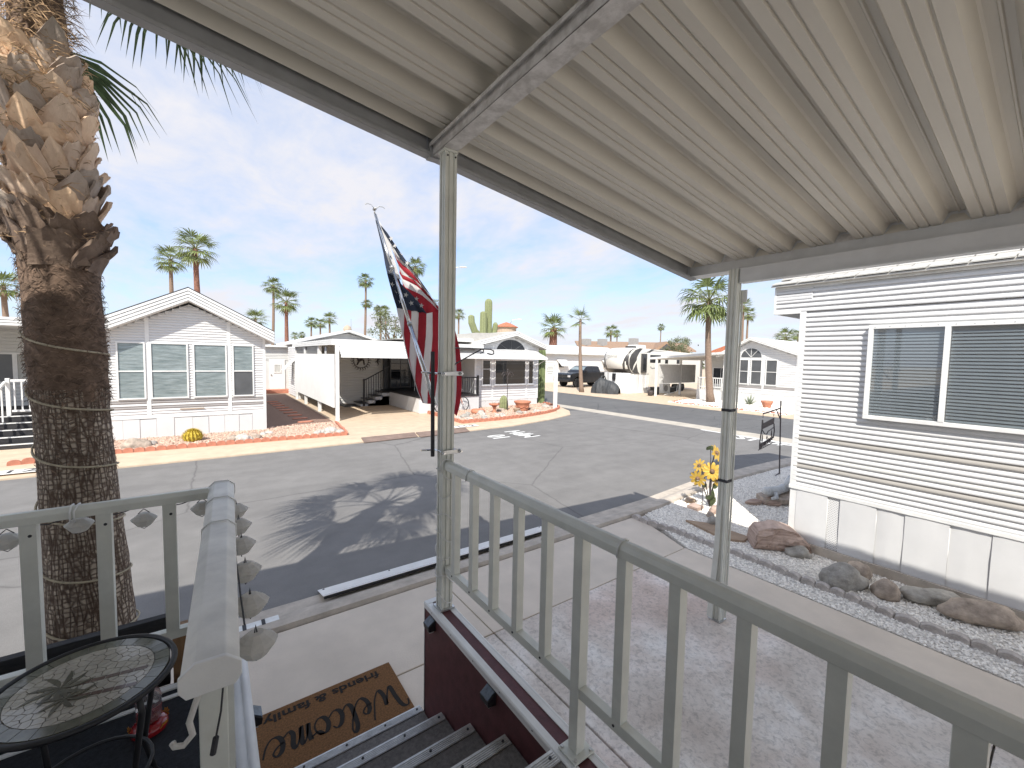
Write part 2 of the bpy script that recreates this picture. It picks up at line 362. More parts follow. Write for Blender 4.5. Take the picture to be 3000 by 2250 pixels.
# ================================================================== THE SETTING
def sheet(name, poly, z, mat, thick=None, parent=None):
    b = MB(); z0 = z-(thick or .3)
    b.prism([(x, y, z0) for x, y in poly], (0, 0, z-z0)); return b.build(name, mat, parent)
struct(MB().face([(-900,-900,-.34),(1100,-900,-.34),(1100,1100,-.34),(-900,1100,-.34)]).build('ground', 'desert'))
struct(sheet('road', [(-70,4.3),(21.4,4.3),(21.4,-40),(14.6,-40),(14.6,3.9),(14.6,11.8),(14.6,100),(21.4,100),(21.4,11),(14.6,11.5),(14.6,12.4),(-70,12.4)], 0, 'asphalt', .2)) if False else None
rd = MB(); rd.prism([(-70,4.3,-.2),(15.2,4.3,-.2),(15.2,14.5,-.2),(-70,14.5,-.2)], (0,0,.2)); struct(rd.build('street', 'asphalt'))
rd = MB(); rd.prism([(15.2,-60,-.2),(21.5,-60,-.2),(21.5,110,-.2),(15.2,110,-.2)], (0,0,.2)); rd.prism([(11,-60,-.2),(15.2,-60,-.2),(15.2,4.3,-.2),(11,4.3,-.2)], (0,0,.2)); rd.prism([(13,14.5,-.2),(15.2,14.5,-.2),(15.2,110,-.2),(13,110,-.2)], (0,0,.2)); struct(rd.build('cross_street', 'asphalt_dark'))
# valley gutter of pale concrete between the two streets
b = MB()
for k in range(30): b.box(14.72, 15.58, -40+k*4.5+.008, -40+(k+1)*4.5-.008, -.1, .005)
struct(b.build('valley_gutter', 'concrete'))
# own lot, with the driveway slabs
near = [(-70,4.06),(5.5,4.06),(8.3,4.28),(11.6,4.2),(13.3,3.4),(14.2,1.8),(14.45,-.5),(14.45,-40),(-70,-40)]
struct(sheet('lot_ground', near, -.03, 'concrete', .3))
drv = thing('driveway', 'x', 'x'); del drv['label'], drv['category']; struct(drv)
def slab(x0, x1, y0, y1, z=.03, m='driveway'): MB().box(x0+.006, x1-.006, y0+.006, y1-.006, -.02, z).build('slab', m, drv, bev=.006)
slab(-3, 2.02, 2.98, 4.06, .03, 'walk_concrete'); MB().prism([(2.026,2.986,-.02),(5.05,2.986,-.02),(5.46,4.054,-.02),(2.026,4.054,-.02)], (0,0,.048)).build('slab', 'walk_concrete', drv, bev=.006)
slab(-3, 1.36, 2.47, 2.98, .03, 'walk_concrete'); slab(1.22, 2.02, -.6, 2.98, .028) if False else None
slab(1.36, 2.02, 1.2, 2.98, .027); slab(1.36, 2.02, -2.0, 1.2, .029); slab(2.02, 4.16, .2, 2.98); slab(2.02, 4.16, -3, .2, .028); slab(1.22, 4.16, -7, -3); slab(4.16, 5.06, -.4, 2.98, .031, 'walk_concrete'); slab(4.16, 5.06, -7, -.4, .03, 'walk_concrete')
# rolled kerbs: profile swept along the kerb line
def kerb(name, line, prof, mat):
    rows = []
    for k, p in enumerate(line):
        a, c = V((*line[max(k-1, 0)], 0)), V((*line[min(k+1, len(line)-1)], 0)); d = (c-a).normalized(); n = V((-d.y, d.x, 0))
        rows.append([V((*p, 0)) + n*u + V((0, 0, w)) for u, w in prof])
    return struct(MB().grid(rows).build(name, mat, smooth=False))
def dense(L, step=.6):
    o = []
    for a, c in zip(L, L[1:]):
        n = max(1, int(hypot(c[0]-a[0], c[1]-a[1])/step)); o += [(a[0]+(c[0]-a[0])*i/n, a[1]+(c[1]-a[1])*i/n) for i in range(n)]
    return o+[L[-1]]
nl = [(14.95,-40),(14.95,-.5),(14.6,1.9),(13.7,3.7),(12.3,4.5),(10.5,4.62),(8.2,4.70),(6.2,4.54),(-70,4.52)]
kerb('near_kerb', dense(nl, 1.2), [(0,-.05),(0,.006),(.16,.004),(.26,.045),(.33,.062),(.44,.060),(.46,.02),(.462,-.1)], 'kerb_concrete')
struct(sheet('near_pavement', [(5.4,4.02),(8.2,4.25),(10.6,4.16),(12.1,4.05),(13.3,3.4),(14.1,1.8),(14.45,-.4),(13.5,-.4),(12.2,2.6),(5.3,3.2)], .004, 'gravel_base', .05))
# far side
fe = [(-70,11.86),(0,11.9),(6.4,12.05),(9,12.2),(11.3,12.75),(13.0,13.4),(13.9,14.4),(14.5,15.6),(14.72,17),(14.72,110)]
struct(sheet('far_lot_ground', fe+[(-70,110)], .03, 'tan_concrete', .3))
kerb('far_kerb', dense([(x, y) for x, y in reversed(fe)], 1.5), [(-.001,-.05),(-.001,.012),(-.30,.05),(-.62,.062),(-.64,.02)], 'tan_concrete')
struct(sheet('east_lot_ground', [(21.2,-60),(120,-60),(120,110),(21.2,110)], .03, 'tan_concrete', .3))
kerb('east_kerb', dense([(21.15,-60),(21.15,110)], 3), [(0,-.05),(0,.01),(-.3,.05),(-.7,.06),(-.72,.02)], 'tan_concrete')
# brown ramp plates in front of the carport drive
for x0, x1 in ((3.5,5.15),(5.2,7.0)):
    tag(MB().hexa([(x0,11.88,.012),(x1,11.98,.012),(x1+.08,12.42,.05),(x0+.06,12.38,.05),(x0,11.88,.03),(x1,11.98,.03),(x1+.08,12.42,.085),(x0+.06,12.38,.085)]).build('kerb_ramp', 'brown_plate'),
        'flat brown kerb ramp in front of the white carport drive', 'ramp', 'brown kerb ramps')
# ------------------------------------------------------------------ painted road marks
mph = thing('speed_marking', 'white upside-down 10 MPH lettering painted on the street', 'road marking', (7.9, 10.8, .004))
text('lettering', 'MPH', .86, 'road_paint', mph, frame_mtx((8.36, 10.84, .004), (0,1,0), (-1,.0,0)), .0005, .72, .022)
text('lettering', '10', .86, 'road_paint', mph, frame_mtx((7.40, 10.78, .004), (0,1,0), (-1,0,0)), .0005, .72, .022)
stp = thing('stop_marking', 'white STOP lettering and line painted by the valley gutter', 'road marking', (14.3, 6, .004))
text('lettering', 'STOP', .86, 'road_paint', stp, frame_mtx((14.26, 5.92, .004), (0,-1,0), (1,0,0)), .0005, .80, .022)
MB().box(14.56, 14.68, 4.75, 8.2, .001, .005).build('stop_line', 'road_paint', stp)
def kerb_number(s, c, w, h, z, size, label, flip):
    t = thing('kerb_number', label, 'number plate', (*c, z), 'house numbers painted on the kerbs')
    MB().box(c[0]-w/2, c[0]+w/2, c[1]-h/2, c[1]+h/2, z-.003, z+.002).build('white_patch', 'road_paint', t)
    for i, ch in enumerate(s): text('digit', ch, size, 'soot', t, frame_mtx((c[0]+(i-1)*w*.27*(-1 if flip else 1), c[1], z+.004), (-1,0,0) if flip else (1,0,0), (0,-1,0) if flip else (0,1,0)), .0008, 1.25, .006)
kerb_number('119', (7.25,12.72), .95, .34, .075, .34, 'kerb number 119 by the rock garden corner', False)
kerb_number('120', (-2.96,12.27), .98, .36, .075, .36, 'kerb number 120 by the timber steps', False)
kerb_number('111', (.20,4.25), .54, .085, .060, .115, 'small kerb number near the foot of the palm', True)
# ------------------------------------------------------------------ gravel
OCT = [(1,0,0),(-1,0,0),(0,1,0),(0,-1,0),(0,0,1),(0,0,-.6)]
OCF = [(0,2,4),(2,1,4),(1,3,4),(3,0,4),(2,0,5),(1,2,5),(3,1,5),(0,3,5)]
def inside(p, poly):
    x, y = p; c = False; j = len(poly)-1
    for i in range(len(poly)):
        xi, yi = poly[i]; xj, yj = poly[j]
        if (yi > y) != (yj > y) and x < (xj-xi)*(y-yi)/(yj-yi)+xi: c = not c
        j = i
    return c
def pebbles(name, poly, dens, r0, r1, z, mat, seed, label, cat):
    rnd = random.Random(seed); xs = [p[0] for p in poly]; ys = [p[1] for p in poly]; b = MB()
    n = int((max(xs)-min(xs))*(max(ys)-min(ys))*dens)
    for _ in range(n):
        x, y = rnd.uniform(min(xs), max(xs)), rnd.uniform(min(ys), max(ys))
        if not inside((x, y), poly): continue
        r = rnd.uniform(r0, r1); a = rnd.random()*6.28; sx, sy, sz = r*rnd.uniform(.8,1.5), r*rnd.uniform(.7,1.05), r*rnd.uniform(.5,.95); i = len(b.v); ca, sa = cos(a), sin(a); tl = rnd.uniform(-.4,.4)
        for (u, v, w) in OCT:
            u, v, w = u*sx*rnd.uniform(.8,1.2), v*sy*rnd.uniform(.8,1.2), w*sz+u*sx*tl; b.v.append((x+u*ca-v*sa, y+u*sa+v*ca, z+w+rnd.uniform(0, r*.25)))
        b.f += [tuple(i+k for k in f) for f in OCF]; b.m += [0]*8
    o = stuff(b.build(name, mat, smooth=False)); tag(o, label, cat); return o
wb = [(5.07,-3.2),(6.42,-3.2),(6.42,2.35),(12.6,2.35),(12.2,3.55),(10.6,4.10),(8.2,4.20),(5.62,4.02),(5.07,2.95)]
struct(sheet('gravel_bed', wb, .030, 'gravel_base', .05))
pebbles('white_gravel', [p for p in wb], 2900, .008, .0165, .033, 'gravel_white', 3, 'white landscaping gravel beside the driveway', 'gravel')
lb = [(-2.0,13.52),(3.3,13.30),(3.62,15.9),(1.5,15.6),(1.4,15.32),(-2.2,15.32)]
struct(sheet('pink_bed', lb, .055, 'pink_base', .05)); pebbles('pink_gravel', lb, 420, .03, .05, .058, 'gravel_pink', 4, 'pink crushed gravel in front of the gabled home', 'gravel')
lb2 = [(-3.4,13.25),(-2.1,13.42),(-2.1,14.5),(-2.9,14.5)]
struct(sheet('cobble_bed', lb2, .055, 'pink_base', .05))
hb = [(7.7,13.62),(10.3,13.75),(12.2,14.28),(13.6,15.0),(14.4,15.9),(14.6,17.6),(14.2,17.3),(8.0,17.3)]
struct(sheet('corner_bed', hb, .055, 'pink_base', .05)); pebbles('corner_gravel', hb, 300, .03, .05, .058, 'gravel_pink', 5, 'pink gravel in the rock garden at the street corner', 'gravel')
struct(sheet('side_path', [(1.42,15.6),(3.62,15.9),(3.66,28.4),(1.42,28.4)], .05, 'shade_gravel_and_soil', .05))  # path gravel coloured dark for the shadow between the homes
for k in range(9):
    y = 16.4+k*.95; tag(MB().lathe([(.26,0),(.27,.02),(.25,.035)], 12, (2.75-.03*k, y, .052), sy=.45).build('stepping_stone', 'brick_red'), 'round red stepping stone in the gravel side path toned dark for shade', 'stepping stone', 'stepping stones between the homes')
e1 = [(22,8.2),(26.4,8.2),(26.2,13.2),(24.9,15.0),(22.2,14.6)]
struct(sheet('east_bed', e1, .055, 'gravel_base', .05)); pebbles('east_gravel', e1, 110, .04, .07, .058, 'gravel_white', 6, 'white gravel in front of the arched-window home', 'gravel')
# ------------------------------------------------------------------ scalloped edging
def edging(name, line, L, w, h, mat, label, grp, z=.05):
    t = thing(name, label, 'edging', (*line[0], z), grp); b = MB(); n = 7
    out_ = [(L/2*.97*cos(pi*i/n), h*.55+h*.45*sin(pi*i/n)) for i in range(n+1)]
    out_ = [(L/2*.97, 0)]+out_+[(-L/2*.97, 0)]
    b.prism([(x, -w/2, z_) for x, z_ in out_], (0, w, 0)); me = b.mesh('edging_block', mat)
    P = [V((*p, 0)) for p in line]
    for a, c in zip(P, P[1:]):
        d = c-a; m = max(1, round(d.length/L)); ang = atan2(d.y, d.x)
        for i in range(m):
            p = a+d*((i+.5)/m); inst('edging_block', me, t, (p.x, p.y, z-.03), (random.uniform(-.05,.05), random.uniform(-.04,.04), ang+random.uniform(-.04,.04)), (d.length/m/L, 1, random.uniform(.9,1.08)))
    return t
edging('red_edging', [(-1.95,13.5),(3.38,13.24),(3.62,15.7)], .205, .06, .13, 'brick_red', 'red scalloped edging along the pink gravel of the gabled home', 'scalloped bed edgings')
edging('red_edging', [(-3.5,13.18),(-2.1,13.38)], .205, .06, .13, 'brick_red', 'short red scalloped edging beside the timber steps', 'scalloped bed edgings')
edging('red_edging', [(7.6,16.6),(7.58,13.5),(9.0,13.52),(10.3,13.65),(11.4,13.92),(12.3,14.2),(13.1,14.58),(13.75,15.0),(14.25,15.5),(14.55,16.2),(14.62,17.2)], .22, .07, .15, 'brick_red', 'curved red scalloped edging around the rock garden corner', 'scalloped bed edgings')
edging('grey_edging', [(5.36,4.05),(5.34,3.75),(5.40,3.3),(5.39,2.9),(5.43,2.4),(5.43,2.05),(5.39,1.75),(5.41,1.35),(5.37,.95),(5.42,.6),(5.43,.3),(5.46,0),(5.44,-1.2)], .155, .075, .085, 'edging_grey', 'weathered grey scalloped edging running through the white gravel', 'scalloped bed edgings', .045)
edging('red_edging', [(24.9,15.0),(22.3,14.4),(22.2,8.2)], .25, .08, .11, 'brick_red', 'red edging along the bed below the tall street palm', 'scalloped bed edgings')
# ------------------------------------------------------------------ kerb ramp of tread plate
tp = thing('tread_plate_ramp', 'long white tread plate ramp laid over the near kerb', 'ramp', (2.4, 4.46, 0))
for x0, x1 in ((.87,2.38),(2.385,3.92)):
    pl = MB().hexa([(x0,4.33,.083),(x1,4.33,.083),(x1,4.61,.012),(x0,4.61,.012),(x0,4.33,.089),(x1,4.33,.089),(x1,4.61,.018),(x0,4.61,.018)]).build('plate', 'tread_plate', tp)
    for x in (x0+.05, (x0+x1)/2, x1-.05): MB().lathe([(.011,0),(.011,.005)], 8, (x, 4.57, .027)).build('bolt', 'soot', tp)
    MB().box(x0+.01, x1-.01, 4.335, 4.36, .05, .082).build('support', 'black_wood', tp)
# ================================================================== THE PORCH
def zp(x): return 3.80-.129*(x-1.16)              # underside of the roof pans
X0, X1 = -4.0, 3.954
roof = thing('patio_roof', 'cream ribbed metal patio roof sloping over the porch', 'patio roof', (1.16, 0, 3.7))
P_ = .2955
prof = [(0,0),(.046,0),(.050,.009),(.056,.009),(.060,0),(.098,0),(.102,.009),(.108,.009),(.112,0),(.158,0),(.186,.068),(.210,.072),(.214,.064),(.221,.064),(.225,.072),(.256,.074),(.266,.068),(.2955,0)]
pb = MB()
rows = []
for x in (X0, X1): rows.append([V((x, y, zp(x)+z)) for y, z in prof])
up = [[p+V((0,0,.004)) for p in r] for r in rows]
pb.grid(rows); pb.grid([list(reversed(r)) for r in up]); pan = pb.mesh('roof_pan', 'pan_paint', (0,0,0))
for k in range(23): inst('roof_pan', pan, roof, (0, 2.395-P_*(k+1), 0))
# front fascia: a C channel open towards the house
def along(b, y0, y1, dz0, dz1, xa=X0, xb=X1+.07): b.hexa([(xa,y0,zp(xa)+dz0),(xb,y0,zp(xb)+dz0),(xb,y1,zp(xb)+dz0),(xa,y1,zp(xa)+dz0),(xa,y0,zp(xa)+dz1),(xb,y0,zp(xb)+dz1),(xb,y1,zp(xb)+dz1),(xa,y1,zp(xa)+dz1)])
for xa, xb in ((X0, 1.10), (1.10, X1+.07)):
    b = MB(); along(b, 2.440, 2.446, -.105, .085, xa, xb-.002); along(b, 2.385, 2.440, -.105, -.099, xa, xb-.002); along(b, 2.383, 2.388, -.105, -.085, xa, xb-.002); along(b, 2.318, 2.440, .076, .082, xa, xb-.002)
    b.build('front_fascia', 'fascia_paint', roof)
# right-hand gutter member and the beam below it
b = MB(); z = zp(3.95); b.box(3.955, 3.963, -4.4, 2.44, z-.092, z+.10); b.box(3.925, 3.955, -4.4, 2.44, z-.092, z-.086); b.box(3.963, 4.10, -4.4, 2.44, z-.092, z-.084); b.box(4.094, 4.10, -4.4, 2.44, z-.084, z+.17); b.build('gutter', 'beam_paint', roof)  # unseen outer lip widened and raised to cast shade on the neighbour's skirting
for k in range(23):
    y = 2.395-P_*(k+1); MB().face([(3.953,y+.16,z+.002),(3.953,y+.29,z+.002),(3.953,y+.25,z+.055),(3.953,y+.195,z+.052)]).build('pan_closer', 'beam_bare' if k % 3 == 1 else 'pan_paint', roof)
b = MB(); b.box(3.880, 3.886, -4.4, 1.878, z-.225, z-.094); b.box(3.886, 3.948, -4.4, 1.878, z-.225, z-.219); b.box(3.948, 3.954, -4.4, 1.878, z-.225, z-.094); b.box(3.868, 3.880, -4.4, 1.878, z-.225, z-.212); b.build('gutter_beam', 'beam_paint', roof)
# central beam: two channels back to back
b = MB(); zb = 3.705
b.box(1.112, 1.118, -4.4, 2.384, zb, zb+.085); b.box(1.198, 1.204, -4.4, 2.384, zb, zb+.078); b.box(1.112, 1.204, -4.4, 2.384, zb-.001, zb+.004); b.box(1.088, 1.112, -4.4, 2.384, zb+.058, zb+.064); b.box(1.086, 1.090, -4.4, 2.384, zb+.045, zb+.064)
b.build('centre_beam', 'beam_bare', roof)
MB().box(1.092, 1.225, 2.384, 2.440, zb-.012, zb+.05).build('beam_end_plate', 'fascia_paint', roof)
# ---- posts
def post_section(w):
    s = []; h = w/2
    side = [(-h,0),(-h+.016,0),(-h+.019,-.009),(-.012,-.009),(-.009,-.002),(.009,-.002),(.012,-.009),(h-.019,-.009),(h-.016,0)]
    for k in range(4):
        a = k*pi/2
        for u, d in side:
            x, y = u, -(h+d); s.append((x*cos(a)-y*sin(a), x*sin(a)+y*cos(a)))
    return s
def post(name, label, x, y, z0, z1, w):
    t = thing(name, label, 'post', (x, y, z0), 'aluminium patio posts'); MB().prism([(x+u, y+v, z0) for u, v in post_section(w)], (0,0,z1-z0)).build('shaft', 'rail_paint', t, bev=.0012); return t
p1 = post('patio_post', 'fluted aluminium patio post beside the steps carrying the flag', 1.165, 2.285, .937, 3.69, .076)
MB().box(1.115,1.215,2.235,2.335,.926,.937).build('base_plate', 'galv', p1); MB().box(1.118,1.208,2.24,2.32,3.69,3.703).build('top_bracket', 'rail_paint', p1)
for dx in (-.025,.025): MB().lathe([(.005,0),(.005,.005)], 8, (1.165+dx, 2.239, 3.665), axis='y').build('screw', 'soot', p1)
for k in range(7):
    pass
p2 = post('patio_post', 'fluted aluminium patio post with two dark straps by the driveway', 3.91, 1.935, .03, zp(3.95)-.094, .082)
for zc in (2.056, 1.39): MB().box(3.865,3.955,1.890,1.980,zc-.013,zc+.013).build('strap', 'soot', p2, bev=.003)
MB().tube([(3.957,1.885,3.16),(3.957,1.885,.2),(3.957,1.885,.05)], .009, 8).build('conduit', 'rail_paint', p2); MB().box(3.955,3.965,1.845,1.90,3.05,3.16).build('conduit_bracket', 'white_trim', p2); MB().box(3.85,3.97,1.88,2.0,.03,.04).build('base_plate', 'galv', p2)
MB().prism([(3.866,1.93,1.15),(3.869,1.93,1.15),(3.869,1.93,.75),(3.835,1.95,.06),(3.822,1.95,.06),(3.860,1.93,.75)], (.004,.05,0)).build('loose_trim', 'rail_paint', p2)
# ---- steps
st = thing('porch_steps', 'carpeted porch steps with metal nosings going down to the doormat', 'steps', (.6, 1.6, 0))
NY = [2.455, 2.135, 1.80, 1.485, 1.165]; NZ = [.185, .37, .555, .74, .925]
for k in range(5):
    y0 = NY[k+1]-.02 if k < 4 else .2
    MB().box(.125, 1.085, y0, NY[k]-.012, NZ[k]-.185 if k else .032, NZ[k]).build('tread', 'stair_carpet', st)
    b = MB(); b.box(.128, 1.080, NY[k]-.052, NY[k]+.004, NZ[k]+.0005, NZ[k]+.006); b.box(.128, 1.080, NY[k]-.002, NY[k]+.004, NZ[k]-.032, NZ[k])
    for j in range(5): b.box(.130, 1.078, NY[k]-.048+j*.0095, NY[k]-.044+j*.0095, NZ[k]+.006, NZ[k]+.0085)
    n_ = b.build('nosing', 'nosing_metal', st)
    for x in (.16, .38, .61, .84, 1.05): MB().lathe([(.007,0),(.006,.004)], 8, (x, NY[k]-.024, NZ[k]+.0085)).build('screw', 'soot', n_)
# ---- maroon half wall on the right, with metal corner trims
hw = thing('stair_wall', 'maroon half wall beside the steps edged with white metal trim', 'half wall', (1.155, 1, 0))
MB().box(1.092, 1.217, -3.2, 2.405, .0, .920).build('wall_panel', 'maroon', hw)
def trim(b, x, s):
    b.tube([(x+s*.004, -3.2, .915), (x+s*.004, 2.412, .915)], .011, 10); b.box(min(x, x+s*.034), max(x, x+s*.034), -3.2, 2.412, .9205, .9245); b.box(min(x-s*.0035, x), max(x-s*.0035, x), -3.2, 2.412, .885, .9205)
for x, s in ((1.091,1),(1.218,-1)):
    b = MB(); trim(b, x, s); tr = b.build('corner_trim', 'white_trim', hw, smooth=False)
    for k in range(12): MB().lathe([(.005,0),(.005,.003)], 8, (x-s*.0035, 2.3-k*.25, .905), axis='x').build('screw', 'soot', tr)
MB().box(1.088, 1.221, 2.405, 2.411, .0, .915).build('end_trim', 'fascia_paint', hw)
MB().box(1.088,1.221,2.37,2.4115,.921,.9265).build('end_cap', 'white_trim', hw)
# concrete footing strip beside the wall
struct(MB().box(1.219, 1.36, -3, 2.6, -.02, .022).build('footing_strip', 'kerb_concrete'))
# ---- left half wall
lw = thing('stair_wall', 'short maroon wall on the table side of the steps topped by a white rounded trim', 'half wall', (.06, 1.8, 0))
MB().box(.0, .118, .2, 2.44, .0, .915).build('wall_panel', 'maroon', lw)
b = MB(); b.tube([(.104, .2, .912), (.106, 2.452, .912)], .020, 12); b.box(.05, .104, .2, 2.448, .916, .920); b.build('corner_trim', 'white_trim', lw, smooth=True)
# ---- deck
dk = thing('deck', 'dark carpeted deck floor under the mosaic table', 'deck', (-1, 1, .9))
MB().box(-3.6, -.001, -3.0, 2.44, .75, .919).build('floor', 'deck_carpet', dk); MB().box(.0, 1.09, -3.0, .2, .75, .919).build('floor', 'deck_carpet', dk)
MB().box(-3.6, -.03, 2.415, 2.447, .9195, .928).build('edge_trim', 'white_trim', dk); MB().box(-3.6, -.03, 2.355, 2.375, .9195, .926).build('edge_trim', 'white_trim', dk)
MB().box(-3.6, .0, 2.448, 2.47, .1, .915).build('fascia', 'black_wood', dk)
MB().box(-3.6, -.19, 2.56, 2.60, .86, 1.205).build('backing_board', 'black_wood', dk); MB().box(-.175, -.115, 2.53, 2.565, .80, 1.16).build('timber_block', 'wood', dk)
for x in (-3.2,-1.7,-.3): MB().box(x, x+.06, 2.47, 2.56, .1, 1.1).build('board_post', 'black_wood', dk)
# ---- right railing
def baluster_mesh(h):
    b = MB(); w = .0195
    b.prism([(-w,-w,0),(w,-w,0),(w,-.006,0),(w-.004,-.006,0),(w-.004,.002,0),(w,.002,0),(w,w,0),(-w,w,0)], (0,0,h)); return b.mesh('baluster', 'rail_paint')
rr = thing('porch_railing', 'grey aluminium railing running from the patio post along the half wall', 'railing', (1.165, 1, .93), 'porch railings')
b = MB(); sec = [(-.028,1.815),(.028,1.815),(.028,1.845),(.021,1.862),(.008,1.869),(-.008,1.869),(-.021,1.862),(-.028,1.845)]
b.prism([(1.165+u, 2.246, w) for u, w in sec], (0,-5.2,0)); b.build('top_rail', 'rail_paint', rr, bev=.003)
MB().box(1.146,1.184,-2.95,2.246,1.168,1.210).build('bottom_rail', 'rail_paint', rr, bev=.002)
bm = baluster_mesh(1.815-1.210)
for k in range(24):
    y = 2.14-k*.2055
    if k % 5 == 0 and k: continue
    inst('baluster', bm, rr, (1.165, y, 1.210))
    MB().lathe([(.005,0),(.005,.003)], 8, (1.1435, y+.01, 1.19), axis='x').build('screw', 'soot', rr)
for y in (1.1125, .085, -.94):
    MB().prism([(1.165+u, y+v, .934) for u, v in [(-.0235,-.0235),(.0235,-.0235),(.0235,-.008),(.019,-.008),(.019,0),(.0235,0),(.0235,.0235),(-.0235,.0235)]], (0,0,.881)).build('rail_post', 'rail_paint', rr, bev=.002)
    q = MB().box(1.11,1.22,y-.05,y+.05,.926,.934).build('base_plate', 'rail_paint', rr, bev=.002)
    for dx in (-.042,.042):
        for dy in (-.038,.038): MB().lathe([(.008,0),(.007,.006)], 8, (1.165+dx, y+dy, .934)).build('bolt', 'nosing_metal', q)
# ---- left railing (towards the street)
lr = thing('porch_railing', 'grey aluminium railing in front of the palm trunk with string lights', 'railing', (-1, 2.45, .93), 'porch railings')
b = MB(); b.prism([(-3.5, 2.45+u, 1.80+w) for u, w in [(-.026,0),(.026,0),(.026,.03),(.012,.048),(-.012,.048),(-.026,.03)]], (3.485,0,0)); b.build('top_rail', 'rail_paint', lr, bev=.002)
MB().box(-3.5,-.03,2.43,2.47,1.155,1.195).build('bottom_rail', 'rail_paint', lr, bev=.002)
bm2 = baluster_mesh(1.80-1.195); bm2.transform(Matrix.Diagonal((1.22,1.22,1,1)))
for k in range(15):
    x = -.165-.2175*k; inst('baluster', bm2, lr, (x, 2.45, 1.195), (0,0,pi/2)); MB().lathe([(.006,0),(.006,.003)], 8, (x+.006, 2.424, 1.755), axis='y').build('screw', 'soot', lr)
# ---- wide handrail cap on the left of the steps
hc = thing('handrail_cap', 'wide faceted white handrail cap between the table and the steps', 'handrail', (.0, 1.7, .9))
ca, cb = V((-.012, 1.045, 1.79)), V((.036, 2.53, 1.79)); dd = (cb-ca).normalized(); nn = V((dd.y, -dd.x, 0))
oc = [(-.052,.012),(-.040,-.006),(.040,-.006),(.052,.012),(.052,.040),(.026,.062),(-.026,.062),(-.052,.040)]
MB().prism([ca+nn*u+V((0,0,w)) for u, w in oc], cb-ca).build('cap', 'cap_paint', hc, bev=.0025)
MB().prism([ca-dd*.004+nn*u*1.06+V((0,0,w*1.04)) for u, w in oc], dd*.012).build('end_cap', 'white_trim', hc, bev=.002); MB().prism([cb-dd*.002+nn*u*1.04+V((0,0,w)) for u, w in oc], dd*.006).build('end_cap', 'soot', hc)
for t_ in (.06, .95):
    c = ca.lerp(cb, t_); MB().prism([(c.x+u, c.y+v, .921) for u, v in [(-.027,-.027),(.027,-.027),(.027,-.006),(.022,-.006),(.022,.004),(.027,.004),(.027,.027),(-.027,.027)]], (0,0,.865)).build('newel_post', 'rail_paint', hc, bev=.0025)
MB().box(-.008,.030,1.15,2.45,1.17,1.205).build('bottom_rail', 'rail_paint', hc)
for k in range(5): inst('baluster', bm2, hc, (.012, 1.36+k*.22, 1.205), (0,0,0), (1,1,.97))
def ties(t, n, f):
    for k in range(n): f(k).build('tie', 'lamp_cloth', t)
for k, t_ in enumerate((.99, .80, .585)):
    c = ca.lerp(cb, t_); MB().tube([c+nn*u*1.04+V((0,0,w*1.05)) for u, w in [(-.052,-.006),(-.052,.040),(-.026,.063),(.026,.063),(.052,.040),(.052,-.006)]], .0028, 6).build('tie', 'white_trim', hc)
hook = MB(); hook.tube([(-.03,1.06,1.79),(-.04,1.055,1.76),(-.05,1.05,1.73),(-.045,1.05,1.70),(-.06,1.05,1.685),(-.075,1.05,1.69),(-.078,1.05,1.70)], .006, 8); hook.build('plastic_hook', 'lamp_cloth', hc, smooth=True)
MB().tube([(.010,1.062,1.785),(.004,1.06,1.72),(-.006,1.06,1.665)], .0022, 6).build('cord', 'soot', hc); MB().tube([(-.006,1.06,1.665),(-.012,1.06,1.63)], .006, 8).build('plug', 'soot', hc)
# ---- string lights with folded cloth shades
def shade(p, a, s, label, grp):
    t = thing('string_light', label, 'string light', p, grp); x, y, z = p; pr = []
    for i in range(17):
        u = i/16; r = (.018+.030*min(1, u/.42)) if u < .42 else .048-.024*(u-.42)/.58; pr.append((r*s*(1+(.03 if i % 2 else -.01)), -.058*s*u))
    MB().lathe(pr, 10, (x, y, z-.012)).build('shade', 'lamp_cloth', t)
    MB().tube([(x-cos(a)*.022, y-sin(a)*.022, z-.068*s), (x, y, z-.084*s), (x+cos(a)*.022, y+sin(a)*.022, z-.068*s)], .0017, 5).build('wire_frame', 'soot', t)
    MB().tube([(x-cos(a)*.02, y, z-.012), (x, y, z+.008), (x+cos(a)*.02, y, z-.012)], .002, 5).build('hanger', 'soot', t)
for i, (x, z_) in enumerate(((-.67,1.775),(-.466,1.797),(-.258,1.775),(-.045,1.785))): shade((x, 2.487, z_-.003), 0.05+.1*(i % 2), 1.0, 'pleated white string light hanging under the railing in front of the palm', 'string lights under the street railing')
for i, y in enumerate((2.34,2.12,1.90,1.66,1.43,1.22)): shade((.088-.0012*i, y, 1.79), 1.5+.2*(i % 2), 1.05, 'pleated white string light hanging beside the steps under the handrail cap', 'string lights along the handrail cap')
wire = MB(); wire.tube([(-.9,2.492,1.775)]+[(x, 2.49, 1.785+.012*cos((x+.67)*30)) for x in [-.8+.04*i for i in range(20)]]+[(-.02,2.47,1.79)], .0025, 5)
wire.tube([(.060, 2.4-.06*i, 1.783+.004*cos(i*1.7)) for i in range(20)], .0025, 5)
tag(wire.build('light_wire', 'soot'), 'thin black wire joining the string lights under the railings', 'wire')
tieb = thing('rope_tie', 'white cord tied over the street railing above a string light', 'tie', (-.475,2.45,1.85))
for dx in (0,.012): MB().tube([(-.48+dx,2.422,1.785),(-.48+dx,2.42,1.83),(-.478+dx*1.6,2.44,1.853),(-.476+dx*1.6,2.462,1.852),(-.476+dx,2.48,1.80)], .0035, 6).build('cord', 'white_trim', tieb, smooth=True)
